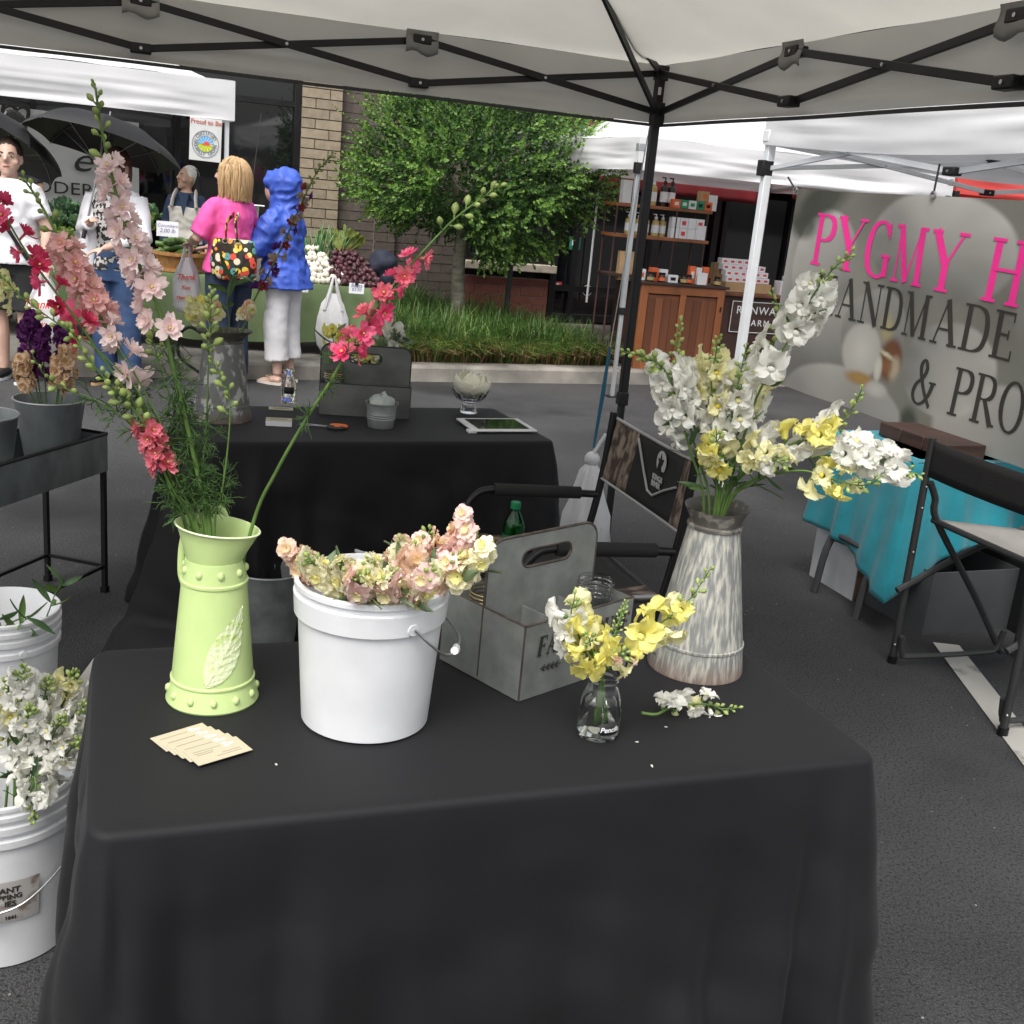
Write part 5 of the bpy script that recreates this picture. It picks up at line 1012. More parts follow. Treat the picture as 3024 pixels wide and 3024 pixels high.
# bucket of white snapdragons by the black cloth
HB = Vector((-.985, 1.985, .05))
HS = [((40, 1318), 1.95, 'white', 'in front of the empty upper bucket'), ((78, 1340), 1.99, 'white', 'at the back of the labelled bucket'), ((120, 1325), 2.03, 'cream', 'with a budded tip touching the black cloth'), ((135, 1375), 1.97, 'white', 'pressed against the black cloth'), ((95, 1400), 1.93, 'white', 'in the middle of the labelled bucket'), ((48, 1385), 1.92, 'white', 'among the leaves of the labelled bucket'), ((70, 1455), 1.86, 'white', 'drooping over the labelled bucket rim'), ((15, 1340), 1.98, 'cream', 'at the far side of the labelled bucket'), ((118, 1432), 1.93, 'white', 'low at the labelled bucket rim')]
for px, Y, kd, wh in HS:
    h_ = aty(*px, Y); mid = Vector(((h_.x + HB.x) / 2, (h_.y + HB.y) / 2 + .01, .34)); d = (h_ - mid).normalized()
    if px[1] > 1450: tip = h_ + Vector((.0, -.02, -.09))
    else: tip = h_ + d * .07
    spike('snapdragon', '%s snapdragon %s' % (kd, wh), 'snapdragon', [HB + Vector((rnd(-.03, .03), rnd(-.03, .03), 0)), mid, h_ - d * .03, h_.lerp(tip, .5), tip], r=.0028, kinds=(kd, kd, 'white'), bl=(1.5, 3.3), n=11, size=1.0, bd=(3.2, 4), nb=11, lv=(1, 2.2), nl=5, el=.3, ped=.007)
AB = Vector((-1.375, 2.82, .06))
for px, wh in (([(85, 1170), (100, 1130), (118, 1098)], 'leaning out over the upper bucket rim'), ([(30, 1215), (40, 1180), (52, 1165)], 'low inside the upper bucket'), ([(5, 1220), (0, 1175), (-14, 1160)], 'at the far inside of the upper bucket')):
    spike('willow_sprig', 'dark willow leaf sprig %s' % wh, 'leaves', [AB] + DY(px, 2.78, 2.74), r=.0022, lv=(1.4, 3), nl=7, lvm=WLEAF, ls=.95)
# rear pitcher
RB = Vector((-1.03, 3.80, ZR + .2))
def rr_(label, pts, **k): return spike(k.pop('nm', 'snapdragon'), label, k.pop('cat', 'snapdragon'), [RB + Vector((rnd(-.02, .02), rnd(-.02, .02), 0))] + DY(pts, 3.80, k.pop('y1', 3.78)), **k)
rr_('muted tall larkspur fading from purple to grey in the flaking pitcher', [(462, 612), (480, 565), (515, 500), (548, 430), (575, 370), (600, 322), (628, 292)], nm='larkspur', cat='larkspur', r=.004, kinds=('viol', 'wine', 'mute', 'mute'), bl=(2.3, 5.2), n=22, size=1.15, bd=(5.2, 7), nb=18, bs=1.3)
rr_('yellow snapdragon in the dark flaking pitcher', [(400, 608), (380, 590), (368, 575)], kinds=('yellow', 'cream'), bl=(1.6, 3), n=8, size=1.1, bd=(2.9, 3), nb=3)
rr_('peach stock spike in the dark flaking pitcher', [(418, 610), (408, 592), (402, 575)], nm='stock_flower', cat='stock', kinds=('peach', 'scream'), bl=(1.8, 3), n=6, size=1.1)
rr_('small cream stock spike at the right of the flaking pitcher', [(452, 610), (464, 592), (470, 578)], nm='stock_flower', cat='stock', kinds=('scream', 'peach'), bl=(1.8, 3), n=6, size=1.0)
rr_('leafy green shoot in the dark flaking pitcher', [(432, 605), (428, 575), (432, 545), (440, 520)], nm='leaf_shoot', cat='leaves', lv=(1.6, 4), nl=7, lvm=WLEAF, ls=1.1)
# flowers in a bucket behind the weathered caddy
YB = Vector((-.66, 4.75, .0)); yb = thing('flower_bucket', 'white bucket of yellow snapdragons behind the rear black table', 'bucket', TR(YB)); pail(yb, .13, .15, .4, [(.3, .315, .006), (.34, .355, .006)])
for px, kd, wh in (((632, 645), 'yellow', 'above the corner of the weathered caddy'), ((655, 660), 'yellow', 'at the front of the bunch behind the weathered caddy'), ((690, 668), 'yellow', 'in the middle of the bunch behind the weathered caddy'), ((745, 648), 'white', 'at the grass side of the bunch behind the weathered caddy'), ((640, 700), 'yellow', 'seen through the slot of the weathered caddy'), ((700, 695), 'cream', 'low behind the slot of the weathered caddy'), ((725, 625), 'white', 'tallest in the bunch behind the weathered caddy')):
    h_ = aty(*px, 4.72); spike('snapdragon', '%s snapdragon %s' % (kd, wh), 'snapdragon', [YB + Vector((0, 0, .1)), Vector(((YB.x + h_.x) / 2, 4.74, .5)), h_ - Vector((0, 0, .03)), h_ + Vector((rnd(-.02, .02), 0, .05))], r=.004, kinds=(kd,), bl=(1.6, 3), n=10, size=1.25, bd=(2.8, 3), nb=5, bs=1.2, lv=(1.2, 2.4), nl=5, lvm=SLV, ls=1.2)
for px in ((760, 640), (735, 655)): spike('leaf_shoot', 'grey green leafy shoot beside the bunch behind the weathered caddy', 'leaves', [YB + Vector((.05, 0, .2)), aty(735, 690, 4.72), aty(*px, 4.72)], r=.003, lv=(1, 2), nl=6, lvm=SLV, ls=1.3, group='grey green shoots')
# stock on the plant stand
for k, (px, kd, cn, wh) in enumerate((((52, 628), 'purple', 'deep purple', 'leaning toward the umbrella woman'), ((80, 640), 'purple', 'dark violet', 'in the middle of the stand bucket'), ((118, 640), 'purple', 'purple', 'nearest the pale larkspur'), ((60, 612), 'purple', 'dusky purple', 'highest in the stand bucket'), ((42, 690), 'tan', 'tan', 'over the stand bucket rim'), ((112, 690), 'tan', 'buff', 'on the near rim of the stand bucket'), ((128, 672), 'tan', 'pale buff', 'beside the purple ones in the stand bucket'))):
    b = cbk[0]; Y = b.y + (-.05 if kd == 'tan' else .02); h_ = aty(*px, Y); spike('stock_flower', '%s stock spike %s' % (cn, wh), 'stock', [b + Vector((0, 0, .05)), Vector(((b.x + h_.x) / 2, (b.y + h_.y) / 2, b.z + .2)), h_ - Vector((0, 0, .03)), h_ + Vector((0, 0, .03))], r=.003, kinds=(kd,), bl=(1.5, 3), n=11, size=1.15, ped=.016, el=.25)
h_ = aty(0, 545, 3.6); b = cbk[1]
spike('snapdragon', 'pale cream snapdragon in the far plant stand bucket', 'snapdragon', [b + Vector((0, 0, .05)), aty(-12, 640, 3.62), aty(-4, 570, 3.6), aty(0, 520, 3.6)], r=.003, kinds=('cream',), bl=(1.8, 3), n=8, size=1.2, bd=(2.9, 3), nb=3)
for k, (x, y) in enumerate(((1198, 1400), (1231, 1448), (1260, 1372), (520, 1440))):
    q = onz(x, y, ZN + .0012); mb = MB(); petal(mb, RZ(k * 1.7), .006 + .002 * (k % 2), .0022, bend=.1, ruf=.05); tag(mb.build('fallen_petal', MATS['petal_white'], None, sharp=180, T=TR(q)), 'tiny white fallen petal on the near black cloth', 'petal', 'fallen petals on the near cloth')
# ================================================================== PEOPLE
SKIN = M('skin_light', (.57, .37, .29), .55, var=.08, scale=9); SKIN2 = M('skin_warm', (.46, .28, .20), .55, var=.08, scale=9)
EYEW = M('eye_white', (.7, .68, .65), .3); IRIS = M('iris_dark', (.03, .02, .015), .3); LIP = M('lip', (.40, .14, .12), .5); BROW = M('brow', (.10, .06, .04), .8)
def loft(mb, secs, n=24, T=None, mi=0):
    vs = []; fs = []
    for (z, rx, ry, cx, cy) in secs:
        for k in range(n): a = 2 * pi * k / n; vs.append((cx + rx * cos(a), cy + ry * sin(a), z))
    m = len(secs)
    for i in range(m - 1):
        for k in range(n): k2 = (k + 1) % n; fs.append((i * n + k, i * n + k2, (i + 1) * n + k2, (i + 1) * n + k))
    fs += [tuple(range(n))[::-1], tuple((m - 1) * n + k for k in range(n))]; mb.add(vs, fs, mi, T)
TORSO = [(.80, .15, .11, 0, 0), (.92, .178, .125, 0, 0), (1.05, .150, .105, 0, 0), (1.18, .16, .118, 0, .008), (1.29, .172, .12, 0, .005), (1.38, .15, .092, 0, -.005), (1.44, .07, .065, 0, -.005)]
def hand(mb, w_, e_, curl=.5, side=1):
    d = (w_ - e_).normalized(); F_ = TR(w_) @ frame(d)
    mb.ell((0, 0, .045), (.038, .017, .05), 10, 6, T=F_)
    for k, L_ in enumerate((.07, .08, .076, .06)):
        x = (-.027 + .018 * k) * side; b = Vector((x, 0, .085)); c = b + Vector((0, -.012 * curl, L_ * .45)); e = c + Vector((0, -.045 * curl, L_ * .4 * (1 - .6 * curl))); mb.tube([b - Vector((0, 0, .02)), b, c, e], [.0095, .009, .0085, .007], 6, T=F_)
    mb.tube([(-.028 * side, 0, .02), (-.05 * side, -.012, .045), (-.055 * side, -.03, .075)], [.012, .0105, .008], 6, T=F_)
class Human:
    def __init__(s, label, T, h, build=1., skin=SKIN, hy=0., hp=0., arms=None, lean=0.):
        s.t = thing('person', label, 'person', T); s.k = h / 1.7; s.b = build; s.S = SCL(s.k); s.HT = TR(0, lean * .6, 1.455) @ RZ(hy) @ RX(hp) @ SCL(1.07) @ TR(0, 0, -1.47)
        s.SH = Matrix(((1, 0, 0, 0), (0, 1, lean, -lean * .9), (0, 0, 1, 0), (0, 0, 0, 1)))
        b = build; mb = MB(); loft(mb, [(z, rx * b, ry * b, cx, cy) for z, rx, ry, cx, cy in TORSO], T=s.S @ s.SH)
        mb.tube([(0, -.008, 1.38), (0, 0, 1.5)], [.062, .052], 12, T=s.S @ s.SH)
        H = s.S @ s.HT
        mb.ell((0, .0, 1.595), (.076, .097, .108), 18, 12, T=H); mb.ell((0, .04, 1.53), (.056, .055, .055), 14, 9, T=H); mb.tube([(0, .092, 1.612), (0, .108, 1.585), (0, .112, 1.568)], [.010, .013, .017], 8, T=H)
        mb.ell((0, .083, 1.517), (.026, .014, .012), 8, 6, T=H); mb.ell((0, .072, 1.495), (.03, .025, .022), 8, 6, T=H)
        for x in (-1, 1): mb.ell((x * .078, -.005, 1.58), (.012, .024, .032), 8, 6, T=H); mb.ell((x * .045, .062, 1.56), (.03, .026, .026), 8, 6, T=H)
        s.arms = {}
        for x in (-1, 1):
            e, w_ = (arms or {}).get(x, (Vector((x * .215 * b, -.02, 1.12)), Vector((x * .235 * b, .04, .88)))); e = Vector(e); w_ = Vector(w_)
            sh = Vector((x * .148 * b, 0 + lean * .45, 1.372)); s.arms[x] = (sh, e, w_); mb.tube([sh, sh.lerp(e, .5), e, e.lerp(w_, .4), w_], [.047 * b, .043 * b, .037 * b, .037 * b, .026], 12, T=s.S); hb = MB(); hand(hb, w_, e, .6, x); mb.add(hb.v, hb.f, 0, s.S)
            hp_, kn, an = Vector((x * .09 * b, 0, .88)), Vector((x * .10, .015, .48)), Vector((x * .10, -.015, .085)); s.leg = s.__dict__.get('leg', {}); s.leg[x] = (hp_, kn, an)
            mb.tube([hp_, hp_.lerp(kn, .5), kn, kn.lerp(an, .35), an], [.09 * b, .075 * b, .055, .056, .036], 12, T=s.S)
            mb.tube([an + Vector((0, -.035, -.045)), an + Vector((0, .0, -.04)), an + Vector((0, .09, -.055)), an + Vector((x * .012, .165, -.068))], [.03, .04, .038, .02], 10, T=s.S, flat=.75)
        place('body', remesh(mb, 'body', skin, .0085, 3), s.t)
        for x in (-1, 1):
            e = MB().ell((x * .032, .081, 1.597), (.0115, .0095, .0062), 10, 6, T=H).build('eye', EYEW, s.t); MB().ell((x * .032, .089, 1.597), (.006, .004, .006), 8, 5, T=H).build('iris', IRIS, e)
            MB().tube([(x * .016, .094, 1.618), (x * .034, .092, 1.624), (x * .052, .08, 1.616)], [.004, .0045, .002], 5, T=H).build('eyebrow', BROW, s.t)
        MB().ell((0, .0935, 1.535), (.024, .007, .0065), 10, 5, T=H).build('mouth', LIP, s.t)
    def top(s, mat, inf=.012, hem=.90, sleeve=.5, fold=.006, name='shirt', flare=0., neck=1.445, sr=1.0, vox=.011, hood=None, lean_ok=True):
        b = s.b; mb = MB(); secs = [(hem, (.178 * b + inf + flare), (.13 * b + inf + flare), 0, 0)] + [(z, rx * b + inf + flare * max(0, 1 - (z - hem) / .3), ry * b + inf + flare * max(0, 1 - (z - hem) / .3), cx, cy) for z, rx, ry, cx, cy in TORSO if z > hem + .03 and z < neck + .005]
        loft(mb, secs, 28, T=s.S @ s.SH)
        for x in (-1, 1):
            sh, e, w_ = s.arms[x]
            if sleeve <= 0: continue
            p = [sh - Vector((x * .03, 0, -.01)), sh, sh.lerp(e, .5)] + ([e] if sleeve > .9 else [sh.lerp(e, min(1, sleeve * 1.6))]) + ([e.lerp(w_, (sleeve - .9) * 10 * .9)] if sleeve > .9 else [])
            rr = [.036 * b + inf * .6, .046 * b + inf * .7, (.046 * b + inf) * sr, (.043 * b + inf) * sr, (.034 * b + inf) * sr][:len(p)]; mb.tube(p, rr, 14, T=s.S)
        if hood: hood(mb)
        f = lambda c, n: fold * (noise.noise((c.x * 9, c.y * 9, c.z * 5)) + .7 * noise.noise((c.x * 18 + c.z * 8, c.y * 18, c.z * 11)) + 1.1 * (.5 - abs(noise.noise((c.x * 13 - c.z * 6, c.y * 13, c.z * 12 + c.x * 5))) * 2.2))
        return place(name, remesh(mb, name, mat, vox, 2, f), s.t)
    def pants(s, mat, bottom=.08, inf=.014, name='trousers', wide=0., fold=.006, top=1.0):
        b = s.b; mb = MB(); loft(mb, [(.78, .15 * b + inf, .115 * b + inf, 0, 0), (.90, .178 * b + inf, .128 * b + inf, 0, 0), (top, .16 * b + inf, .115 * b + inf, 0, 0)], T=s.S)
        for x in (-1, 1):
            h_, k, a = s.leg[x]; e = k.lerp(a, (k.z - bottom) / (k.z - a.z)) if bottom < k.z else h_.lerp(k, (h_.z - bottom) / (h_.z - k.z)); pts = [h_, h_.lerp(k, .5)] + ([k, k.lerp(e, .5)] if bottom < k.z else []) + [e]
            rr = [.095 * b + inf, .082 * b + inf, .06 * b + inf + wide, .056 * b + inf + wide, .05 + inf + wide * 1.4] if bottom < k.z else [.095 * b + inf, .085 * b + inf, .075 * b + inf + .01]
            mb.tube(pts, rr, 16, T=s.S)
        f = lambda c, n: fold * (noise.noise((c.x * 10, c.y * 10, c.z * 6)) + .6 * noise.noise((c.x * 14, c.y * 14, c.z * 20)))
        return place(name, remesh(mb, name, mat, .011, 2, f), s.t)
    def hair(s, mat, secs=None, cap=True, amp=.006, name='hair', capr=(.086, .106, .113), capc=(0, -.012, 1.612)):
        mb = MB(); H = s.S @ s.HT
        if cap: mb.ell(capc, capr, 20, 12, T=H)
        if secs: loft(mb, secs, 26, T=H)
        f = lambda c, n: amp * (noise.noise((c.x * 60, c.y * 60, c.z * 6)) + .5 * noise.noise((c.x * 130, c.y * 130, c.z * 9)))
        return place(name, remesh(mb, name, mat, .008, 1, f), s.t)
    def shoes(s, mat, sole=None, name='shoe'):
        for x in (-1, 1):
            a = s.leg[x][2]; mb = MB(); mb.tube([a + Vector((0, -.05, -.04)), a + Vector((0, .0, -.03)), a + Vector((0, .09, -.05)), a + Vector((x * .012, .18, -.062))], [.035, .048, .046, .028], 12, T=s.S, flat=.8)
            o = place(name, remesh(mb, name, mat, .009, 2), s.t)
            if sole: MB().prism([(.045 * cos(t) + .0, .03 + .13 * sin(t)) for t in [2 * pi * k / 24 for k in range(24)]], .022, T=s.S @ TR(a.x + x * .005, a.y + .03, .0)).build('sole', sole, o)
def loc(h, px, Y): return (h.inverted() @ aty(px[0], px[1], Y))
CLO = lambda n, c, **k: M(n, c, .8, var=k.pop('var', .1), scale=5, bump=.15, bscale=150, **k)
DENIM = CLO('denim', (.035, .07, .16), var=.3); DENIMD = CLO('dark_denim', (.018, .03, .065), var=.25)
def fT(px, Y, z, a): p = aty(px, 700, Y); return TR(p.x, Y, z) @ RZ(radians(a))
# woman in white T-shirt
Ta = fT(30, 7.75, 0, 172); k_ = 1.62 / 1.7
pa = Human('woman in a white T-shirt and black shorts holding a dark umbrella', Ta, 1.63, 1.14, hy=radians(22), arms={-1: ((-.27, -.02, 1.12), (-.30, .06, .90)), 1: ((.26, .06, 1.14), (.10, .22, 1.30))})
pa.top(CLO('white_tee', (.74, .74, .77)), inf=.022, hem=.86, sleeve=.45, flare=.02); pa.pants(CLO('black_shorts', (.012, .012, .013)), bottom=.52, name='shorts'); pa.hair(M('dark_brown_hair', (.035, .02, .014), .6, var=.3, scale=40), amp=.004, capc=(0, -.02, 1.618), capr=(.084, .1, .105)); pa.shoes(BLK, WHT)
MB().tube(crom([(.13, .12, 1.42), (.02, .165, 1.25), (-.12, .165, 1.05), (-.2, .12, .9)], 6), .018, 8, T=pa.S, flat=.25).build('bag_strap', BLK, pa.t)
# person behind the first umbrella
pb = Human('dark-haired man behind the dark umbrella of the woman in white', fT(38, 9.6, .13, 175), 1.72, 1., SKIN2, hy=radians(-15)); pb.top(CLO('charcoal_shirt', (.04, .04, .045)), sleeve=.5); pb.pants(DENIMD); pb.hair(M('black_hair', (.012, .01, .009), .5, var=.3, scale=40), capr=(.088, .11, .118))
# woman in leopard top
LEO = M('leopard_print', (.52, .5, .48), .8, col2=(.02, .02, .02), scale=38, ramp=(.47, .53), detail=1)
pc = Human('woman in a leopard print top, white cardigan and jeans under the wide umbrella', fT(222, 7.95, 0, 168), 1.63, 1.1, arms={1: ((.27, .0, 1.12), (.05, .24, 1.2)), -1: ((-.27, .05, 1.12), (-.05, .24, 1.02))})
pc.top(LEO, inf=.014, hem=.86, sleeve=0, name='blouse'); pc.pants(DENIM, .07, wide=.012); pc.hair(M('brown_hair', (.09, .045, .025), .6, var=.3, scale=40), [(1.50, .085, .06, 0, -.04), (1.6, .092, .085, 0, -.03)])
mb = MB(); b = pc.b
for x in (-1, 1):
    sh, e, w_ = pc.arms[x]; mb.tube([sh, sh.lerp(e, .5), e, e.lerp(w_, .8)], [.078, .07, .062, .052], 14, T=pc.S)
    mb.tube([(x * .12, .0, 1.41), (x * .16, .07, 1.25), (x * .165, .07, 1.0), (x * .18, .06, .82)], [.06, .085, .09, .095], 14, T=pc.S, flat=.8)
place('cardigan', remesh(mb, 'cardigan', CLO('white_cardigan', (.72, .72, .75)), .012, 2, lambda c, n: .006 * noise.noise(c * 9)), pc.t); pc.shoes(BLK, M('cork_sole', (.45, .28, .14), .8))
# grey-haired woman behind the table
pd_ = Human('white-haired woman in a pale vest and denim shirt behind the vegetable table', fT(349, 10.3, .13, 186), 1.43, 1., SKIN2, hy=radians(-50), hp=radians(6))
pd_.top(CLO('denim_shirt', (.022, .04, .085)), inf=.012, sleeve=1., name='denim_shirt'); pd_.top(CLO('cream_vest', (.58, .55, .50)), inf=.024, sleeve=0, name='vest', neck=1.36); pd_.pants(DENIMD)
for x in (-1, 1): MB().tube(crom([(x * .13, .135, 1.28), (x * .115, .10, 1.38), (x * .105, 0, 1.432), (x * .115, -.09, 1.38), (x * .13, -.12, 1.28)], 6), .048, 10, T=pd_.S, flat=.35, up=(1, 0, 0)).build('vest_strap', CLO('cream_vest', (.58, .55, .50)), pd_.t)
for x in (-1, 1): MB().prism([(0, 0), (.07 * x, .01), (.05 * x, .075), (.005 * x, .06)], .006, T=pd_.S @ TR(.012 * x, .11, 1.36) @ RX(pi / 2 - .5)).build('collar', CLO('denim_shirt', (.022, .04, .085)), pd_.t)
MB().prism([(-.055, .09), (.055, .09), (0, -.14)], .004, T=pd_.S @ TR(0, .158, 1.33) @ RX(pi / 2)).build('shirt_front', CLO('denim_shirt', (.022, .04, .085)), pd_.t)
pd_.hair(M('white_hair', (.62, .60, .55), .5, var=.2, scale=50), amp=.003, capc=(0, -.022, 1.615), capr=(.083, .098, .104))
pd_.hair(M('black_veil', (.010, .010, .011), .75), [(1.40, .10, .04, 0, -.115), (1.5, .10, .055, 0, -.095), (1.6, .092, .05, 0, -.07), (1.69, .06, .03, 0, -.05)], cap=False, amp=.003, name='veil')
# pink shirt
Te = fT(430, 8.35, 0, 62)
we = loc(Te @ SCL(1.63 / 1.7), (388, 462), 8.42); 
pe = Human('woman with a blond bob in a bright pink top and dark jeans', Te, 1.64, 1.1, hy=radians(25), arms={-1: ((-.27, .08, 1.12), (-.08, .33, 1.06)), 1: ((.27, .03, 1.12), (.06, .30, 1.03))})
pe.top(CLO('pink_top', (.82, .10, .36)), inf=.02, hem=.87, sleeve=.58, flare=.015, sr=1.12); pe.pants(DENIMD, .07, wide=.012)
pe.hair(M('blond_hair', (.36, .22, .10), .5, col2=(.55, .38, .20), var=.2, scale=30, stretch=(4, 4, .5)), [(1.425, .105, .10, 0, -.035), (1.48, .115, .11, 0, -.025), (1.58, .108, .115, 0, -.02), (1.66, .09, .10, 0, -.015), (1.70, .05, .06, 0, -.01)], amp=.010); pe.shoes(BLK, BLK)
mb = MB(); Hh = pe.S @ pe.HT
for k in range(420):
    a = rnd(0, 2 * pi); 
    if abs(a - pi / 2) < .75: continue
    e = rnd(.0, .012); z1 = rnd(1.415, 1.45); pts = []
    for (z, rx, ry) in ((1.715, .03, .035), (1.69, .062, .072), (1.64, .093, .104), (1.57, .110, .117), (1.49, .117, .112), (z1, .108 + rnd(-.012, .018), .103 + rnd(-.01, .016))): pts.append((cos(a) * (rx + e) + rnd(-.003, .003), sin(a) * (ry + e) - .02 + rnd(-.003, .003), z))
    mb.tube(crom(pts, 3), [.0035, .005, .0015], 4, T=Hh, cap=False)
tag(mb.build('hair_strands', MATS['blond_hair'], pe.t, sharp=180), kind='stuff')
# blue raincoat
RAIN = M('blue_rain_shell', (.045, .10, .47), .5, var=.15, scale=4, bump=.6, bscale=24, spec=.4)
pf = Human('person in a hooded blue rain jacket, white cropped trousers and flip-flops', fT(532, 8.62, 0, 72), 1.58, 1., hy=radians(8), hp=radians(-8), lean=.06, arms={-1: ((-.25, .1, 1.12), (-.1, .3, 1.1)), 1: ((.26, .05, 1.1), (.08, .28, 1.02))})
def hood(mb):
    H = pf.S @ pf.HT; mb.ell((0, -.03, 1.605), (.118, .135, .14), 20, 12, T=H); mb.ell((0, .06, 1.64), (.095, .07, .085), 16, 10, T=H); loft(mb, [(1.36, .17, .13, 0, .0), (1.46, .115, .11, 0, -.01), (1.54, .112, .11, 0, -.02)], 22, T=H)
pf.top(RAIN, inf=.035, hem=.80, sleeve=1., flare=.05, fold=.013, name='rain_jacket', sr=1.15, hood=hood)
H = pf.S @ pf.HT; MB().ell((0, .075, 1.57), (.066, .06, .085), 14, 9, T=H).build('face', SKIN, pf.t)
pf.pants(CLO('white_capri', (.66, .65, .66)), .2, wide=.028, fold=.007)
for x in (-1, 1):
    a = pf.leg[x][2]; so = MB().prism([(.05 * cos(t), .135 * sin(t)) for t in [2 * pi * k / 24 for k in range(24)]], .02, T=pf.S @ TR(a.x + x * .004, a.y + .055, .0)).build('flip_flop', M('pale_foam', (.62, .56, .50), .8), pf.t)
    for y in (-1, 1): MB().tube([(a.x, a.y + .13, .028), (a.x + y * .025, a.y + .09, .07), (a.x + y * .046, a.y + .02, .03)], .006, 6, T=pf.S).build('strap', M('tan_strap', (.30, .22, .17), .7), so)
# person with the red cap behind the banner
pg = Human('person in a red cap half hidden behind the orchid banner', fT(1496, 11.6, .13, 150), 1.5, 1., SKIN2); pg.top(CLO('grey_shirt', (.2, .2, .2)), sleeve=.5); pg.pants(DENIMD)
pg.hair(M('red_cap', (.62, .02, .04), .7), [(1.60, .095, .12, 0, .0), (1.66, .09, .105, 0, -.01)], amp=.001, name='cap', capc=(0, -.005, 1.645), capr=(.092, .108, .075))
# ------------------------------------------------------------------ things they hold
UMB = M('black_nylon', (.012, .012, .013), .55, var=.15, trans=.04); UST = M('umbrella_steel', (.25, .25, .26), .35, .9)
def umbrella(label, apex, ax, R, dep, hand_):
    T = TR(apex) @ frame(ax); t = thing('umbrella', label, 'umbrella', T)   # local +z is the tip
    for k in range(8):
        def f(u, v):
            a0, a1 = 2 * pi * k / 8, 2 * pi * (k + 1) / 8; r = R * sin(v * 1.25) / sin(1.25); z = -dep * (1 - cos(v * 1.25)) / (1 - cos(1.25)); sag = sin(pi * u) * v
            p = Vector((cos(a0), sin(a0), 0)).lerp(Vector((cos(a1), sin(a1), 0)), u); return Vector((p.x * r * (1 - .03 * sag * v), p.y * r * (1 - .03 * sag * v), z + .02 * sag * v ** 2 - .01 * sag))
        MB().grid(f, 8, 10).build('panel', UMB, t, sharp=180)
        a = 2 * pi * k / 8; rb = [Vector((cos(a) * R * sin(v * 1.25) / sin(1.25), sin(a) * R * sin(v * 1.25) / sin(1.25), -dep * (1 - cos(v * 1.25)) / (1 - cos(1.25)) - .008)) for v in [i / 8 for i in range(9)]]
        r_ = MB().tube(rb, .003, 5).build('rib', UST, t); MB().tube([rb[5], (0, 0, -.32)], .0025, 5).build('strut', UST, r_)
    MB().tube([(0, 0, .05), (0, 0, -.72)], .006, 8).build('shaft', UST, t); MB().tube([(0, 0, -.72), (0, 0, -.84)], .015, 10).build('handle', BLK, t)
    MB().tube([rb[8] * .93 + Vector((0, 0, .012)), rb[8] * .8 + Vector((0, 0, .03))], .008, 6, flat=.3).build('closing_strap', UST, t)
umbrella('wide black umbrella open over the woman in the leopard print top', aty(206, 224, 8.0), Vector((.13, .25, .96)), .53, .2, None)
umbrella('dark umbrella tilted over the woman in the white T-shirt', aty(6, 222, 8.1), Vector((.30, .40, .86)), .52, .2, None)
PBAG = M('thin_white_plastic', (.86, .85, .86), .35, trans=.35, var=.05, bump=.5, bscale=22); THX = M('red_bag_print', (.62, .05, .03), .6)
def plasticbag(label, topp, W_, H_, fill=None, text=True, az=0):
    t = thing('plastic_bag', label, 'bag', TR(topp) @ RZ(az))
    def fn(p, a, i):
        k = 1 + .13 * noise.noise((cos(a) * 2.2, sin(a) * 2.2, i * .8 + W_ * 31)) + .06 * sin(a * 9 + i); return Vector((p.x * k, p.y * k * .62, p.z))
    MB().lathe([(.0, -H_), (W_ * .32, -H_ * .985), (W_ * .46, -H_ * .9), (W_ * .5, -H_ * .72), (W_ * .46, -H_ * .52), (W_ * .33, -H_ * .34), (W_ * .14, -H_ * .2)], 36, fn=fn).build('bag_body', PBAG, t, sharp=180)
    for s in (-1, 1): MB().tube(crom([(s * W_ * .26, 0, -H_ * .42), (s * W_ * .12, 0, -H_ * .18), (s * .012, 0, -.005), (s * .004, 0, .012)], 5), [.05 * W_ / .2, .03 * W_ / .2, .012, .008], 8, flat=.35).build('bag_handle', PBAG, t)
    if text:
        for k, (tx, z, s_) in enumerate((('Thank', -.5, .26), ('You', -.64, .2), ('Thank You', -.78, .15))): lettering(tx, THX, t, TR(0, -W_ * .37, H_ * z) @ RX(pi / 2) @ RZ(.06), size=W_ * s_, ext=.0006, shear=.45, bold=.001)
    return t
plasticbag('white plastic thank-you bag hanging from the hand of the woman in pink', pe.t.matrix_world @ (pe.S @ (pe.arms[-1][2] + Vector((.02, .06, -.01)))), .21, .52, az=radians(10))
plasticbag('white plastic thank-you bag in the hand of the woman in white', pa.t.matrix_world @ (pa.S @ (pa.arms[-1][2] + Vector((0, .02, -.08)))), .30, .46, az=radians(-8))
# floral tote
FLO = bpy.data.materials.new('floral_quilt'); FLO.use_nodes = True; N = FLO.node_tree.nodes; L = FLO.node_tree.links; b_ = N['Principled BSDF']; b_.inputs['Roughness'].default_value = .75
tc = N.new('ShaderNodeTexCoord'); vo = N.new('ShaderNodeTexVoronoi'); vo.inputs['Scale'].default_value = 21; L.new(tc.outputs['Object'], vo.inputs['Vector'])
cr_ = N.new('ShaderNodeValToRGB'); cr_.color_ramp.interpolation = 'CONSTANT'; E_ = cr_.color_ramp.elements; E_[0].color = (.75, .50, .06, 1); E_[1].position = .85; E_[1].color = (.70, .62, .45, 1)
for p, c in ((.2, (.60, .07, .04)), (.4, (.10, .27, .27)), (.55, (.68, .22, .05)), (.7, (.72, .60, .2))): e = E_.new(p); e.color = (*c, 1)
sp_ = N.new('ShaderNodeSeparateColor'); L.new(vo.outputs['Color'], sp_.inputs[0]); L.new(sp_.outputs[0], cr_.inputs[0])
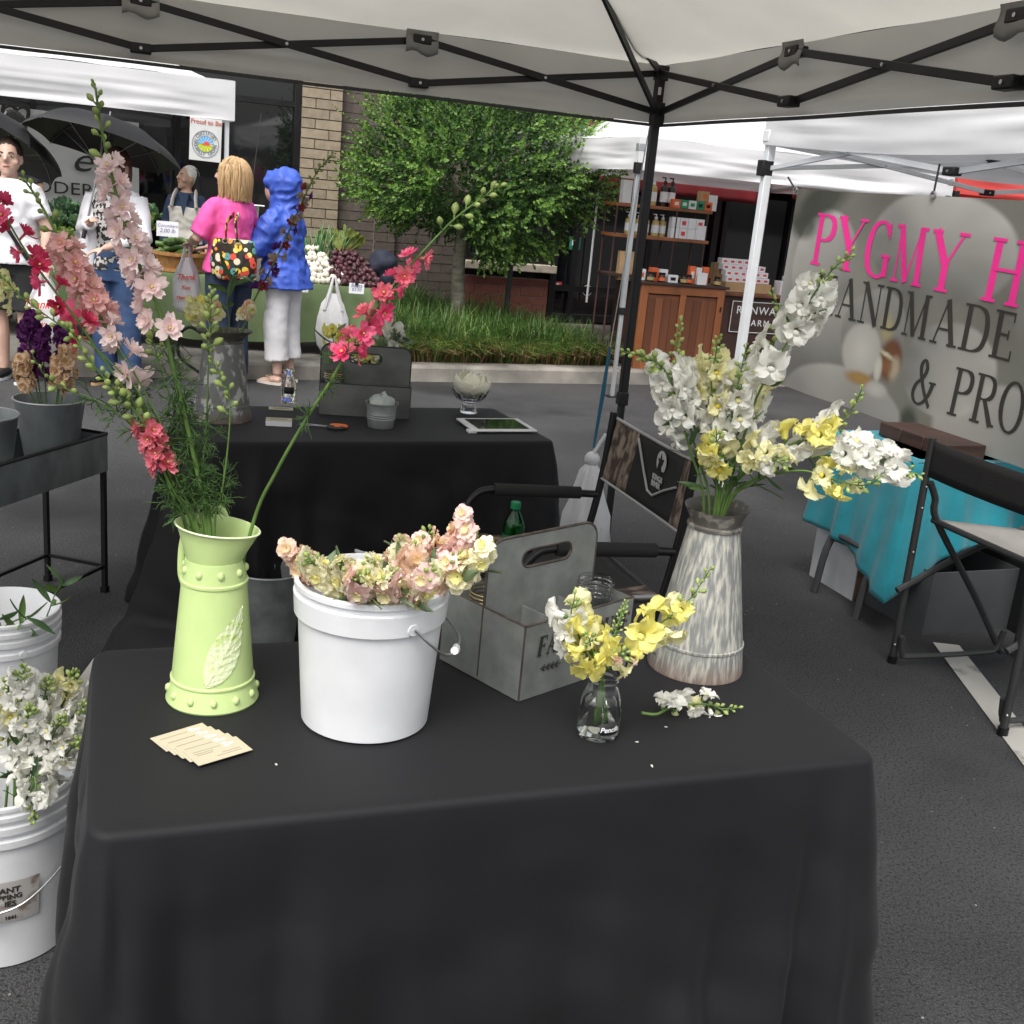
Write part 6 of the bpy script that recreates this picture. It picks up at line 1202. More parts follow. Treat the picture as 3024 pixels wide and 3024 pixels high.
r2_ = N.new('ShaderNodeValToRGB'); r2_.color_ramp.interpolation = 'CONSTANT'; r2_.color_ramp.elements[0].color = (.08, .04, .02, 1); r2_.color_ramp.elements[1].position = .16; r2_.color_ramp.elements[1].color = (1, 1, 1, 1); e = r2_.color_ramp.elements.new(.56); e.color = (.03, .04, .04, 1); L.new(vo.outputs['Distance'], r2_.inputs[0])
mx = N.new('ShaderNodeMix'); mx.data_type = 'RGBA'; mx.blend_type = 'MULTIPLY'; mx.inputs['Factor'].default_value = 1; L.new(cr_.outputs[0], mx.inputs['A']); L.new(r2_.outputs[0], mx.inputs['B']); L.new(mx.outputs['Result'], b_.inputs['Base Color'])
tc0 = aty(441, 488, 8.12); to = thing('tote_bag', 'quilted tote bag with a bright flower print on the pink woman\'s shoulder', 'bag', TR(tc0.x, tc0.y, tc0.z) @ RZ(radians(-4)))
def tf(p, a, i): return Vector((p.x, p.y * .36, p.z)) * 1.0 + Vector((0, .012 * noise.noise((p.x * 12, p.z * 12, 1)), 0))
mb = MB(); mb.lathe([(.0, -.155), (.12, -.152), (.165, -.12), (.172, -.02), (.16, .09), (.145, .135), (.135, .135), (.0, .10)], 40, fn=tf); place('bag_body', mb.mesh('bag_body', FLO, 180), to)
sh_ = to.matrix_world.inverted() @ (pe.t.matrix_world @ (pe.S @ Vector((.13, -.02, 1.455))))
for dx in (-.05, .05): MB().tube(crom([(dx * .9, -.045, .11), (dx * .6, -.06, .26), (sh_.x + dx * .15, sh_.y - .10, sh_.z - .1), (sh_.x + dx * .1, sh_.y - .01, sh_.z + .035), (sh_.x + dx * .1, sh_.y + .06, sh_.z)], 6), .019, 8, flat=.28).build('strap', FLO, to)
for dx in (-.045, .045): MB().lathe([(.016, -.003), (.022, -.003), (.022, .003), (.016, .003), (.016, -.003)], 16, T=TR(dx, -.058, .125) @ RX(pi / 2)).build('strap_ring', STEEL, to)
# ================================================================== VEGETABLE STAND
GCL = M('green_tablecloth', (.115, .165, .07), .8, var=.12, scale=3, bump=.12, bscale=200)
GT = TR(-1.34, 9.50, 0) @ RZ(radians(12)); GI = GT.inverted(); GZ = .715; GL_ = 4.4; GD = .72
def gq(x, y, dy=0.): return GI @ onv(x, y, (-1.34 - dy * sin(radians(12)), 9.50 + dy * cos(radians(12))), radians(12))
for i in range(2):
    t = thing('folding_table', 'folding table under the %s end of the green cloth' % ('beet' if i == 0 else 'kale'), 'table', GT @ TR(-1.1 - i * 2.2, GD / 2, .13)); MB().box((0, 0, GZ - .165), (2.1, GD - .04, .035)).build('tabletop', TTOP, t)
    for x in (-.95, .95):
        for y in (-.28, .28): MB().tube([(x, y, GZ - .18), (x, y, 0)], .014, 8).build('leg', TLEG, t)
def gcl(u, v):
    # u runs along the front (0..0.85) and round the right end; v: 0 back of top, .4 front edge, 1 hem
    s = u * (GL_ + GD); x = -GL_ + min(s, GL_); f = max(0, s - GL_)
    hem = .29 + .05 * sin(s * 1.7) + .07 * sin(s * .9 + 1)
    if f > 0: hem = max(.2, hem - .05)
    if v <= .4:
        q = v / .4; return Vector((x, GD * (1 - q) if f == 0 else max(GD * (1 - q), f), GZ + .001))
    q = (v - .4) / .6; fl = .03 * sin(s * 9) * q + .02 * sin(s * 17 + 2) * q + .05 * q
    z = GZ - .004 - (GZ - hem) * q
    return Vector((x + (fl + .01 if f > 0 else 0), -fl - .006 if f == 0 else f, z))
tag(MB().grid(gcl, 200, 30).build('tablecloth', GCL, None, sharp=60, T=GT), 'moss green cloth hanging over the vegetable table', 'tablecloth')
def lump(name, label, cat, mesh, T, grp=None):
    o = place(name, mesh, None, T); return tag(o, label, cat, grp)
# onions
ONM = M('white_onion', (.70, .66, .56), .4, var=.1, scale=20, oran=.06); OGR = M('onion_green', (.12, .26, .10), .5, trans=.2, var=.25, scale=12)
om = MB(); om.lathe([(0, -.026), (.006, -.025), (.02, -.016), (.027, 0), (.022, .016), (.008, .026), (.004, .04)], 14); om = om.mesh('onion', ONM, 180)
o0 = gq(572, 520).x; o1 = gq(632, 528).x
for r in range(7):
    n_ = [8, 8, 7, 6, 5, 4, 3][r]
    for k in range(n_):
        x = o0 + .02 + (o1 - o0) * (k + .5 * (r % 2) + .2) / 7 + rnd(-.014, .014); lump('white_onion', 'white bulb onion in the heap beside the beets', 'onion', om, GT @ TR(x, .05 + .036 * r + rnd(-.02, .015), GZ + .029 + .041 * r + rnd(-.012, .01)) @ RX(rnd(-.9, -.3)) @ RY(rnd(-.4, .4)) @ SCL(rnd(.88, 1.12)), 'heap of white onions')
og = thing('onion_tops', 'spray of green onion tops above the white bulbs', 'leaves', GT @ TR((o0 + o1) / 2, .28, GZ + .2))
mb = MB()
for k in range(60):
    sx_ = rnd(-.2, .2); a = Vector((sx_, rnd(-.05, .05), rnd(-.06, .06))); d = Vector((sx_ * 1.1 + rnd(-.25, .25), rnd(-.2, .3), rnd(.5, 1.))).normalized(); L_ = rnd(.16, .3)
    part('leaf_blade', MB().tube([a, a + d * L_ * .5, a + d * L_ + Vector((0, 0, -.03))], [.009, .007, .001], 5).mesh('leaf_blade', OGR, 180), og)
# beets
BEM = M('beet', (.048, .009, .015), .5, var=.35, scale=25, oran=.25, bump=.2, bscale=90)
bm2 = MB(); bm2.lathe([(0, -.05), (.002, -.042), (.008, -.028), (.024, -.014), (.029, 0), (.022, .016), (.008, .024), (.006, .03)], 12); bm2 = bm2.mesh('beet', BEM, 180)
b0 = gq(622, 530).x; b1 = gq(716, 545).x
for r in range(7):
    n_ = [14, 14, 13, 12, 11, 9, 7][r]
    for k in range(n_):
        x = b0 + .02 + (b1 - b0) * (k + .4 * (r % 2) + .3) / 14.4 + rnd(-.02, .02); lump('beet', 'dark red beet in the heap at the end of the green table', 'beet', bm2, GT @ TR(x, .04 + .03 * r + rnd(-.025, .02), GZ + .03 + .037 * r + rnd(-.014, .012)) @ RX(rnd(-1.9, .2)) @ RY(rnd(-.9, .9)) @ SCL(rnd(.8, 1.15)), 'heap of beets')
BLF = M('beet_leaf', (.17, .21, .045), .5, trans=.3, var=.4, scale=14); BST = M('beet_stalk', (.36, .04, .09), .5, var=.2)
bl_ = thing('beet_greens', 'bunch of yellow green beet leaves behind the beet heap', 'leaves', GT @ TR(b0 + .1, .26, GZ + .22))
for k in range(22):
    d = Vector((rnd(-.5, .7), rnd(-.1, .5), rnd(.5, 1))).normalized(); L_ = rnd(.1, .2); a = Vector((rnd(-.06, .06), rnd(-.03, .05), rnd(-.05, 0)))
    s_ = place('stalk', MB().tube([a, a + d * L_], .005, 5).mesh('stalk', BST, 180), bl_)
    mb = MB(); petal(mb, frame(d) @ RY(-pi / 2), rnd(.1, .15), rnd(.035, .055), bend=rnd(-.2, .4), ruf=.15, base=.2, nu=6, nv=7, cup=.2); place('leaf_blade', mb.mesh('leaf_blade', BLF, 180), s_, TR(a + d * L_ * .95))
# basket of cucumbers
WOODB = M('basket_wood', (.36, .17, .055), .7, var=.2, scale=8, stretch=(6, 6, 1)); CUM = M('cucumber', (.045, .105, .018), .4, col2=(.14, .22, .05), scale=7, ramp=(.45, .75), bump=.2, bscale=40, oran=.15)
bc = gq(335, 512); bk = thing('bushel_basket', 'split wood basket heaped with cucumbers on the green cloth', 'basket', GT @ TR(bc.x, .22, GZ + .002))
for k in range(22):
    a = 2 * pi * k / 22; MB().add([(-.027, .165, 0), (.027, .165, 0), (.031, .215, .165), (-.031, .215, .165), (-.027, .162, 0), (.027, .162, 0), (.031, .212, .165), (-.031, .212, .165)], [(0, 1, 2, 3), (7, 6, 5, 4), (0, 3, 7, 4), (1, 5, 6, 2), (3, 2, 6, 7)], T=RZ(a)).build('slat', WOODB, bk)
for z, r in ((.02, .176), (.15, .2165)): MB().lathe([(r, z - .014), (r + .006, z - .014), (r + .006, z + .014), (r, z + .014), (r, z - .014)], 40).build('hoop', WOODB, bk)
MB().lathe([(0, .004), (.165, .004)], 24).build('basket_floor', WOODB, bk)
cum = MB(); cum.tube(crom([(-.1, 0, 0), (-.085, 0, .004), (0, 0, .012), (.085, 0, .004), (.1, 0, 0)], 4), [.006, .016, .021, .022, .024, .025, .026, .026, .026, .026, .025, .024, .022, .019, .015, .010, .004], 9); cum = cum.mesh('cucumber', CUM, 180)
for k in range(42):
    lay = k // 14; R = [.15, .13, .08][lay]; a = k * 2.4; rr = R * sqrt(rnd(.05, 1)); lump('cucumber', 'green cucumber heaped in the split wood basket', 'cucumber', cum, bk.matrix_world @ TR(rr * cos(a), rr * sin(a), .15 + .042 * lay) @ RZ(rnd(0, 3.14)) @ RY(rnd(-.3, .3)) @ SCL(rnd(.75, 1.1)), 'basket of cucumbers')
# kale crates and other greens
KAL = [M('kale', (.045, .10, .05), .55, trans=.15, var=.35, scale=20), M('kale_pale', (.11, .20, .09), .55, trans=.2, var=.3, scale=20), M('lettuce', (.22, .32, .07), .5, trans=.3, var=.3, scale=20)]
def ruffle(T, name, label, mi, n_, R, grp=None):
    t = thing(name, label, 'greens', T, grp)
    for k in range(n_):
        mb = MB(); L_ = R * rnd(.7, 1.1); ph = rnd(0, 6)
        def f(u, v):
            a = 2 * u - 1; w_ = L_ * .42 * sin(pi * min(1, .12 + .78 * v)) ** .7; e = abs(a) ** 2
            return Vector((L_ * v, a * w_, L_ * (.15 * v * v) + (.12 * L_) * e * sin(u * 22 + ph + v * 15) + .1 * L_ * e))
        mb.grid(f, 14, 8); place('leaf', mb.mesh('leaf', KAL[mi if random.random() < .7 else max(0, mi - 1) if mi else 1], 180), t, RZ(k * 2.4) @ RY(-rnd(.15, 1.25)) @ TR(.01, 0, 0))
for px, dy, mi, lab in (((102, 408), .42, 0, 'dark curly kale bunch at the open end of the kale crate'), ((120, 398), .52, 0, 'dark curly kale bunch in the middle of the kale crate'), ((142, 405), .42, 0, 'dark curly kale bunch beside the leopard print top'), ((112, 425), .3, 1, 'paler kale bunch low at the crate edge'), ((150, 425), .3, 0, 'small kale bunch at the crate corner'), ((102, 448), .12, 2, 'light green lettuce head before the kale crate'), ((120, 455), .1, 2, 'light green lettuce head beside the price card'), ((282, 405), .5, 1, 'pale cabbage leaves behind the basket of cucumbers'), ((275, 425), .3, 2, 'yellow green kohlrabi leaves beside the cucumber basket')):
    q = gq(*px, dy); q.z = max(q.z, GZ + .05); ruffle(GT @ TR(q.x, dy, q.z - .05), 'leafy_greens', lab, mi, 16, .15)
q = gq(135, 445, .34); cr2 = thing('wooden_crate', 'flat wooden crate under the kale bunches', 'crate', GT @ TR(q.x, .42, GZ + .002))
for (x, y, sx_, sy_) in ((0, -.2, .62, .012), (0, .2, .62, .012), (-.31, 0, .012, .4), (.31, 0, .012, .4)):
    for z in (.04, .12): MB().box((x, y, z), (sx_, sy_, .068)).build('slat', M('pale_crate_wood', (.46, .29, .13), .8, var=.2, scale=6), cr2)
# price cards and clips
PCD = M('paper_card', (.72, .72, .74), .7); PINKI = M('pen_blue', (.12, .13, .30), .7)
def pcard(label, px, wh, lines, dy=-.05, up=False):
    q = gq(*px, dy); t = thing('price_card', label, 'sign', GT @ TR(q.x, dy - (.06 if not up else 0), q.z) @ RX(-.05))
    MB().box((0, 0, 0), (wh[0], .003, wh[1])).build('card', PCD, t)
    for k, (tx, s_) in enumerate(lines): lettering(tx, PINKI, t, TR(0, -.0025, wh[1] * (.12 - .36 * k)) @ RX(pi / 2), size=s_, ext=.0003, shear=.2)
    if not up: MB().prism([(-.015, 0), (.015, 0), (.008, .03), (-.008, .03)], .014, T=TR(0, -.002, wh[1] / 2 - .012) @ RX(pi / 2)).build('binder_clip', BLK, t)
pcard('handwritten beet price card clipped to the green cloth', (672, 543), (.125, .085), (('Beets', .042), ('$3.50', .036)))
pcard('blank price card clipped under the onion heap', (570, 540), (.1, .085), ())
pcard('price card standing in front of the cucumbers', (316, 432), (.17, .12), (('Cucumbers', .034), ('2.00 lb', .045)), .02, True)
pcard('small price card by the lettuce heads', (158, 458), (.1, .06), (('2.00', .04),), .0, True)
q = gq(631, 522, -.05); plasticbag('bulging white plastic bag clipped to the green cloth below the onions', GT @ Vector((q.x, -.085, q.z - .01)), .27, .62, text=False, az=radians(12))
q = gq(716, 495, .25); mb = MB(); mb.ell((0, 0, .1), (.13, .12, .12), 14, 10); mb.ell((.05, .02, .0), (.12, .12, .12), 12, 8)
tag(place('dark_jacket', remesh(mb, 'dark_jacket', CLO('navy_cloth', (.012, .016, .032)), .012, 2, lambda c, n: .016 * noise.noise(c * 11)), None, GT @ TR(q.x + .03, .3, GZ + .09)), 'bundled navy jacket at the end of the green table', 'jacket')
# sheer bags hanging behind the blond woman
q = aty(470, 440, 9.3); hb = thing('bag_roll', 'hanging bunch of thin clear produce bags behind the blue jacket', 'bags', TR(q))
for k in range(5): MB().grid(lambda u, v: ((k - 2) * .035 + (u - .5) * .05 + .02 * sin(v * 5 + k), .02 * sin(u * 6 + k), .22 - v * .62), 6, 10).build('thin_bag', M('sheer_plastic', (.50, .48, .45), .3, trans=.5, var=.1), hb)
MB().tube([(-.12, 0, .225), (.12, 0, .225)], .006, 6).build('hanging_rail', GPOST, hb)
MB().tube([(0, 0, .225), (.0, .3, .95)], .003, 5).build('hanging_cord', CORD, hb)
# ================================================================== CAMP CHAIR
CAMO = M('camo_cloth', (.05, .032, .024), .85, col2=(.24, .19, .15), scale=17, ramp=(.44, .6), detail=7, stretch=(1, 2.2, 1), bump=.1, bscale=200)
CBLK = CLO('chair_black_cloth', (.012, .011, .011)); FOAM = M('arm_foam', (.012, .012, .012), .85); TUB = M('chair_tube', (.012, .012, .012), .35, .3); PIPE = M('silver_piping', (.35, .35, .35), .6)
CC = Matrix(((-.94, -.31, 0, .373), (-.342, .95, 0, 3.30), (0, 0, 1, 0), (0, 0, 0, 1)))   # x: the way the chair faces, y: toward its far side
cc = thing('camp_chair', 'folding camp chair in brown camouflage cloth with black padded arms', 'chair', CC); HW = .30
for y in (-HW, HW):
    MB().tube(crom([(.12, y, .0), (.04, y, .4), (-.01, y, .68), (-.03, y, .93)], 6), .0125, 10).build('back_post', TUB, cc)
    MB().tube(crom([(.42, y, .0), (.445, y, .3), (.45, y, .56), (.42, y, .645), (.34, y, .665), (.1, y, .655), (.0, y, .65)], 6), .0125, 10).build('arm_frame', TUB, cc)
    MB().tube([(.36, y, .665), (.06, y, .655)], .021, 12).build('arm_pad', FOAM, cc)
    MB().tube([(.06, y, .12), (.42, y, .40)], .010, 8).build('brace', TUB, cc)
for x, z in ((.02, .495), (.44, .495)): MB().tube([(x, -HW, z), (x, HW, z)], .011, 8).build('seat_rail', TUB, cc)
MB().tube([(.12, -HW, .10), (.12, HW, .10)], .010, 8).build('foot_rail', TUB, cc)
for (y0, y1, mt, nm) in ((-HW, -.19, CAMO, 'camo_panel'), (-.19, .15, CBLK, 'black_panel'), (.15, HW, CAMO, 'camo_panel')):
    MB().grid(lambda u, v: (-.02 - .035 * sin(pi * ((y0 + (y1 - y0) * u) + HW) / (2 * HW)) - .03 * v + .01, y0 + (y1 - y0) * u, .71 + .2 * v - .02 * sin(pi * ((y0 + (y1 - y0) * u) + HW) / (2 * HW))), 12, 8).build(nm, mt, cc, solid=.006)
def bk_(y, z): s = sin(pi * (y + HW) / (2 * HW)); v = (z - .71 + .02 * s) / .2; return Vector((-.02 - .035 * s - .03 * v + .02, y, z))
for z in (.708, .912): MB().tube([bk_(y, z - .02 * sin(pi * (y + HW) / (2 * HW))) - Vector((.008, 0, 0)) for y in [-HW + 2 * HW * k / 20 for k in range(21)]], .005, 6).build('stitched_edge', PIPE, cc)
for s in (0,): MB().tube([bk_(.14, .88) + Vector((.0, 0, 0)), bk_(.06, .79), bk_(.01, .745), bk_(-.03, .74), bk_(-.10, .775), bk_(-.19, .81)], .004, 6).build('piping', PIPE, cc)
LG = M('logo_grey', (.42, .42, .42), .7)
FL = Matrix(((0, 0, 1, 0), (-1, 0, 0, 0), (0, 1, 0, 0), (0, 0, 0, 1)))
def lgT(y, z): return TR(bk_(y, z) + Vector((.0, 0, 0))) @ FL
MB().prism([(.032 * cos(a), .036 * sin(a)) for a in [2 * pi * k / 24 for k in range(24)] if not (4.0 < a < 5.3)], .002, T=lgT(-.035, .845)).build('logo_disc', LG, cc)
MB().prism([(-.02, -.03), (-.012, .0), (-.018, .012), (-.004, .008), (.0, .028), (.006, .01), (.02, .014), (.012, -.004), (.004, -.014), (.012, -.03)], .002, T=lgT(-.035, .845) @ TR(0, 0, .0025)).build('logo_flame', CBLK, cc)
for tx, z in (('KINGS', .788), ('RIVER', .768)): lettering(tx, LG, cc, lgT(-.035, z), size=.024, ext=.0006, bold=.0008)
MB().grid(lambda u, v: (.02 + .42 * u, -HW + 2 * HW * v, .50 - .035 * sin(pi * v) * sin(pi * u)), 14, 14).build('seat_cloth', CBLK, cc, solid=.006)
for y0, y1 in ((-HW, -HW + .11), (HW - .11, HW)): MB().grid(lambda u, v: (.02 + .42 * u, y0 + (y1 - y0) * v, .507 - .03 * sin(pi * ((y0 + (y1 - y0) * v) + HW) / (2 * HW)) * sin(pi * u)), 12, 5).build('camo_seat_edge', CAMO, cc, solid=.005)
MB().grid(lambda u, v: (.37 + .08 * u, -HW + 2 * HW * v, .512 - .03 * sin(pi * v) * (1 - u)), 4, 14).build('camo_seat_front', CAMO, cc, solid=.005)
MB().tube([(.02 + .42 * k / 10, -HW, .515 - .0 * sin(pi * k / 10)) for k in range(11)], .006, 6).build('seat_stitching', PIPE, cc)
sb_ = thing('soda_bottle', 'green plastic soda bottle standing on the camp chair seat', 'bottle', TR(aty(966, 1030, 3.2).x, 3.2, .475))
GRNP = glass('green_bottle_plastic', (.10, .55, .22), 1.4); MB().lathe([(0, .006), (.022, 0), (.032, .01), (.033, .07), (.031, .09), (.033, .11), (.033, .15), (.026, .175), (.0135, .20), (.013, .212), (.0115, .212), (.012, .2), (.024, .174), (.031, .149), (.031, .012), (0, .01)], 28).build('bottle_wall', GRNP, sb_)
MB().lathe([(0, .011), (.030, .013), (.030, .148), (.026, .165), (0, .165)], 24).build('soda', M('green_soda', (.01, .16, .05), .15), sb_)
MB().lathe([(0, .228), (.0145, .228), (.0155, .224), (.0155, .208), (.013, .208)], 24).build('cap', M('green_cap', (.0, .18, .06), .4), sb_); MB().lathe([(.0336, .075), (.0336, .13)], 28).build('label', M('green_label', (.02, .10, .04), .5), sb_)
# ================================================================== STALL UNDER THE ORCHID BANNER
TEAL = M('teal_towel', (.008, .20, .25), .95, var=.15, scale=6, bump=.3, bscale=180, sheen=.2)
TT = TR(1.60, 4.39, 0) @ RZ(radians(20)); tz_ = .69
tt = thing('folding_table', 'folding table under the teal cloth', 'table', TT); MB().box((.75, .3, tz_ - .025), (1.5, .6, .04)).build('tabletop', TTOP, tt, bevel=.006)
for y in (.06, .37): MB().tube(crom([(.30, y, tz_ - .05), (.1, y, .5), (-.06, y, .25), (-.10, y, .0)], 5), .016, 8).build('leg', TLEG, tt)
MB().tube([(-.05, .06, .28), (-.05, .37, .28)], .014, 8).build('leg_brace', TLEG, tt); MB().tube([(-.06, .36, .26), (.55, .2, .06)], .012, 8).build('leg_strut', TLEG, tt)
for y in (.06, .54): MB().tube([(1.25, y, tz_ - .05), (1.4, y, 0)], .016, 8).build('leg', TLEG, tt)
def teal(u, v):
    # u: along the left end (rear to front) then along the front; v: over the top then down
    s = u * (.6 + 1.5); end = s < .6
    hem = (.27 - .12 * (s / .6) ** 3 if end else .14 + .2 * min(1, (s - .6) / .25))
    if v < .35:
        q = v / .35; return Vector((.55 * (1 - q), .6 - s, tz_ + .003)) if end else Vector((s - .6, .45 * (1 - q), tz_ + .003 if q > 0 else tz_ + .002))
    q = (v - .35) / .65; c = exp(-((s - .6) / .13) ** 2); o = .010 + .045 * q + .013 * q * sin(s * 31) + .008 * q * sin(s * 53 + 1) + .006 * q * noise.noise((s * 9, q * 4, 0)) + .07 * c * q
    z = tz_ - (tz_ - hem) * q
    return Vector((-o, .6 - s - .3 * c * o, z)) if end else Vector((s - .6 - c * o, -o, z))
tag(MB().grid(teal, 300, 36).build('tablecloth', TEAL, None, sharp=70, solid=.004, T=TT), 'teal towelling cloth hanging in a point from the stall table', 'tablecloth')
DWD = M('dark_wood', (.045, .022, .016), .6, var=.35, scale=3, stretch=(1, 1, 9), bump=.2, bscale=30)
q = onv(1700, 830, (1.62, 4.7), BNA); bx = thing('display_box', 'dark wooden display box on the teal cloth below the banner', 'box', TT @ TR(.28, .34, tz_ + .005))
for k in range(3): MB().box((0, -.225 + k * .15, .035), (.2, .146, .06)).build('board', DWD, bx, bevel=.004)
KRAFT = M('cardboard', (.30, .19, .10), .85, var=.15, scale=4, bump=.1, bscale=60); PRT = M('printed_board', (.25, .16, .10), .7, col2=(.06, .04, .03), scale=7, ramp=(.45, .6))
def carton(label, x, y, rz, sz, mat, mat2=None, name='carton'):
    t = thing(name, label, 'box', TT @ TR(x, y, 0) @ RZ(rz)); a, b, c = sz
    for nm, cc_, s_ in (('side_panel', (0, -b / 2, c / 2), (a, .006, c)), ('side_panel', (0, b / 2, c / 2), (a, .006, c)), ('end_panel', (-a / 2, 0, c / 2), (.006, b - .006, c)), ('end_panel', (a / 2, 0, c / 2), (.006, b - .006, c)), ('base_panel', (0, 0, .004), (a - .006, b - .006, .006))): MB().box(cc_, s_).build(nm, mat2 if (mat2 and nm == 'end_panel') else mat, t)
    return t
q = TT.inverted() @ onz(1620, 1110); carton('printed carton with a white end behind the table leg', .25, .42, .0, (.46, .34, .30), PRT, M('white_card_board', (.55, .56, .58), .7))
carton('grey storage crate standing on the parking line', .30, .05, .05, (.46, .36, .27), M('grey_plastic', (.06, .065, .068), .5))
carton('black storage crate with a torn label under the teal cloth', .72, -.02, -.1, (.34, .36, .3), M('black_crate', (.008, .008, .009), .5))
carton('wooden wine crate at the end under the teal cloth', 1.12, .05, 0., (.36, .36, .44), M('crate_wood', (.32, .17, .07), .8, var=.3, scale=3, stretch=(1, 1, 8)))
FP = thing('torn_paper', 'torn scraps of white paper on the asphalt by the black crate', 'paper', TT @ TR(.60, -.24, .02))
for k in range(9): MB().prism([(rnd(-.02, -.01), -.01), (rnd(.01, .02), -.012), (.012, .02), (-.006, rnd(.02, .03))], .001, T=TR(rnd(-.1, .1), rnd(-.04, .03), rnd(0, .03)) @ RX(rnd(0, 1.4)) @ RZ(rnd(0, 6))).build('scrap', PCD, FP)
DC = Matrix(((cos(radians(20)), -sin(radians(20)), 0, 1.60), (sin(radians(20)), cos(radians(20)), 0, 3.675), (0, 0, 1, 0), (0, 0, 0, 1)))
dc = thing('folding_chair', 'folding director chair with a grey cloth seat and black back strap', 'chair', DC); DTU = M('grey_chair_tube', (.045, .045, .045), .5, .3); SEATG = CLO('grey_seat_cloth', (.25, .24, .22))
for y in (-.295, .295):
    MB().tube([(0, y, .02), (-.015, y, .88)], .014, 10).build('back_post', DTU, dc); MB().tube([(0, y, .0), (0, y, .03)], .018, 10).build('foot_cap', BLK, dc)
    MB().tube(crom([(-.05, y * .96, .30), (.25, y * .96, .45), (.52, y * .96, .545), (.56, y * .96, .52), (.58, y * .96, .0)], 6), .013, 8).build('cross_leg', DTU, dc)
    MB().tube(crom([(-.005, y * .93, .72), (.03, y * .93, .66), (.06, y * .93, .57), (.30, y * .93, .28), (.47, y * .93, .06), (.50, y * .93, .03)], 6), .013, 8).build('cross_leg', DTU, dc)
    MB().tube(crom([(.0, y * .9, .12), (.015, y * .9, .05), (.06, y * .9, .035), (.40, y * .9, .035), (.46, y * .9, .05), (.48, y * .9, .12)], 6), .011, 8).build('floor_bar', DTU, dc)
    for z in (.08, .45, .62, .70): MB().ell((-.012, y - .013, z), .005, 8, 5).build('rivet', STEEL, dc)
MB().grid(lambda u, v: (-.012 - .02 * sin(pi * u), -.30 + .6 * u, .74 + .13 * v), 14, 4).build('back_strap', CBLK, dc, solid=.006)
MB().grid(lambda u, v: (.05 + .47 * v, -.285 + .57 * u, .575 - .05 * v - .03 * sin(pi * u) * sin(pi * (.1 + .8 * v))), 14, 10).build('seat_cloth', SEATG, dc, solid=.006)
MB().tube([(.05, -.285, .573), (.05, .285, .573)], .012, 8).build('seat_bar', DTU, dc)
# ================================================================== WOODEN SHELF STALL
RW = M('red_brown_wood', (.15, .050, .020), .5, var=.35, scale=3, stretch=(1, 1, .12), bump=.2, bscale=20, coat=.15); RWF = M('orange_wood_frame', (.26, .088, .030), .45, var=.3, scale=4, stretch=(1, 1, .2), coat=.15); RWD = M('dark_side_wood', (.045, .018, .012), .6, var=.3, scale=3)
ST_ = TR(.985, 10.31, .13) @ RZ(radians(20)); cb = thing('wooden_cabinet', 'red brown wooden cabinet with two panelled doors', 'cabinet', ST_); CW, CHh = .86, .78
MB().box((CW / 2, .31, CHh / 2 - .0), (CW - .02, .58, CHh - .02)).build('carcass', RWD, cb)
for x, w_ in ((.035, .07), (CW / 2, .06), (CW - .035, .07)): MB().box((x, .0, CHh / 2), (w_, .04, CHh)).build('stile', RWF, cb, bevel=.004)
for z, h_ in ((.04, .08), (CHh - .04, .08)): MB().box((CW / 2, -.002, z), (CW - .14, .038, h_)).build('rail', RWF, cb, bevel=.004)
for x0, x1 in ((.075, CW / 2 - .035), (CW / 2 + .035, CW - .075)):
    d = MB().box(((x0 + x1) / 2, .008, CHh / 2), (x1 - x0, .02, CHh - .18)).build('door_panel', RW, cb)
    for k in range(4): MB().box((x0 + (x1 - x0) * (k + .5) / 4, .0, CHh / 2), ((x1 - x0) / 4 - .004, .016, CHh - .24)).build('plank', RW, d)
MB().box((CW - .03, -.024, CHh - .19), (.012, .012, .045)).build('latch', BLK, cb)
MB().box((CW / 2, .29, CHh + .012), (CW + .06, .66, .024)).build('counter_top', DWD, cb, bevel=.004)
c2 = thing('wooden_counter', 'dark wooden counter with a white lettered farm sign', 'counter', ST_ @ TR(CW + .03, .06, 0)); MB().box((.55, .25, .36), (1.1, .5, .72)).build('carcass', RWD, c2); MB().box((.55, .24, .735), (1.14, .56, .03)).build('counter_top', RW, c2, bevel=.004)
sgn = MB().box((.4, -.008, .53), (.62, .012, .3)).build('sign_board', DWD, c2)
for (x, z, sx_, sz_) in ((.4, .674, .6, .006), (.4, .386, .6, .006), (.1, .53, .006, .29), (.7, .53, .006, .29)): MB().box((x, -.0165, z), (sx_, .003, sz_)).build('white_border', WHT, sgn)
lettering('RUNWAY', WHT, sgn, TR(.4, -.016, .56) @ RX(pi / 2), size=.105, ext=.001, space=1.15); lettering('FARM', WHT, sgn, TR(.4, -.016, .45) @ RX(pi / 2), size=.085, ext=.001, space=1.3)
sh = thing('wooden_shelf', 'open wooden shelf with two boards standing on the cabinet', 'shelf', ST_ @ TR(-.26, .18, 0))
SZ = [1.185, 1.455]
for z in SZ: MB().box((.47, .1, z), (.98, .28, .028)).build('board', RWF, sh, bevel=.003)
MB().box((.47, .1, .835), (.98, .28, .02)).build('board', RWD, sh)
for x in (.0, .3, .6, .92):
    for y in (-.03, .23): MB().tube([(x, y, .80 if x > .2 else .0), (x, y, 1.47 + (.08 if x == 0 else 0))], .009, 8).build('upright', RWD, sh)
S0 = sh.matrix_world
WBX = M('white_carton', (.72, .72, .73), .6, var=.03); REDB = M('red_label', (.6, .05, .06), .6); ORB = M('orange_carton', (.72, .14, .04), .6); GRB = M('green_carton', (.02, .26, .12), .6); OIL = M('amber_soap', (.60, .45, .18), .2, trans=.3); DKB = M('dark_bottle', (.02, .008, .006), .2); KRB = M('kraft_carton', (.42, .27, .14), .8)
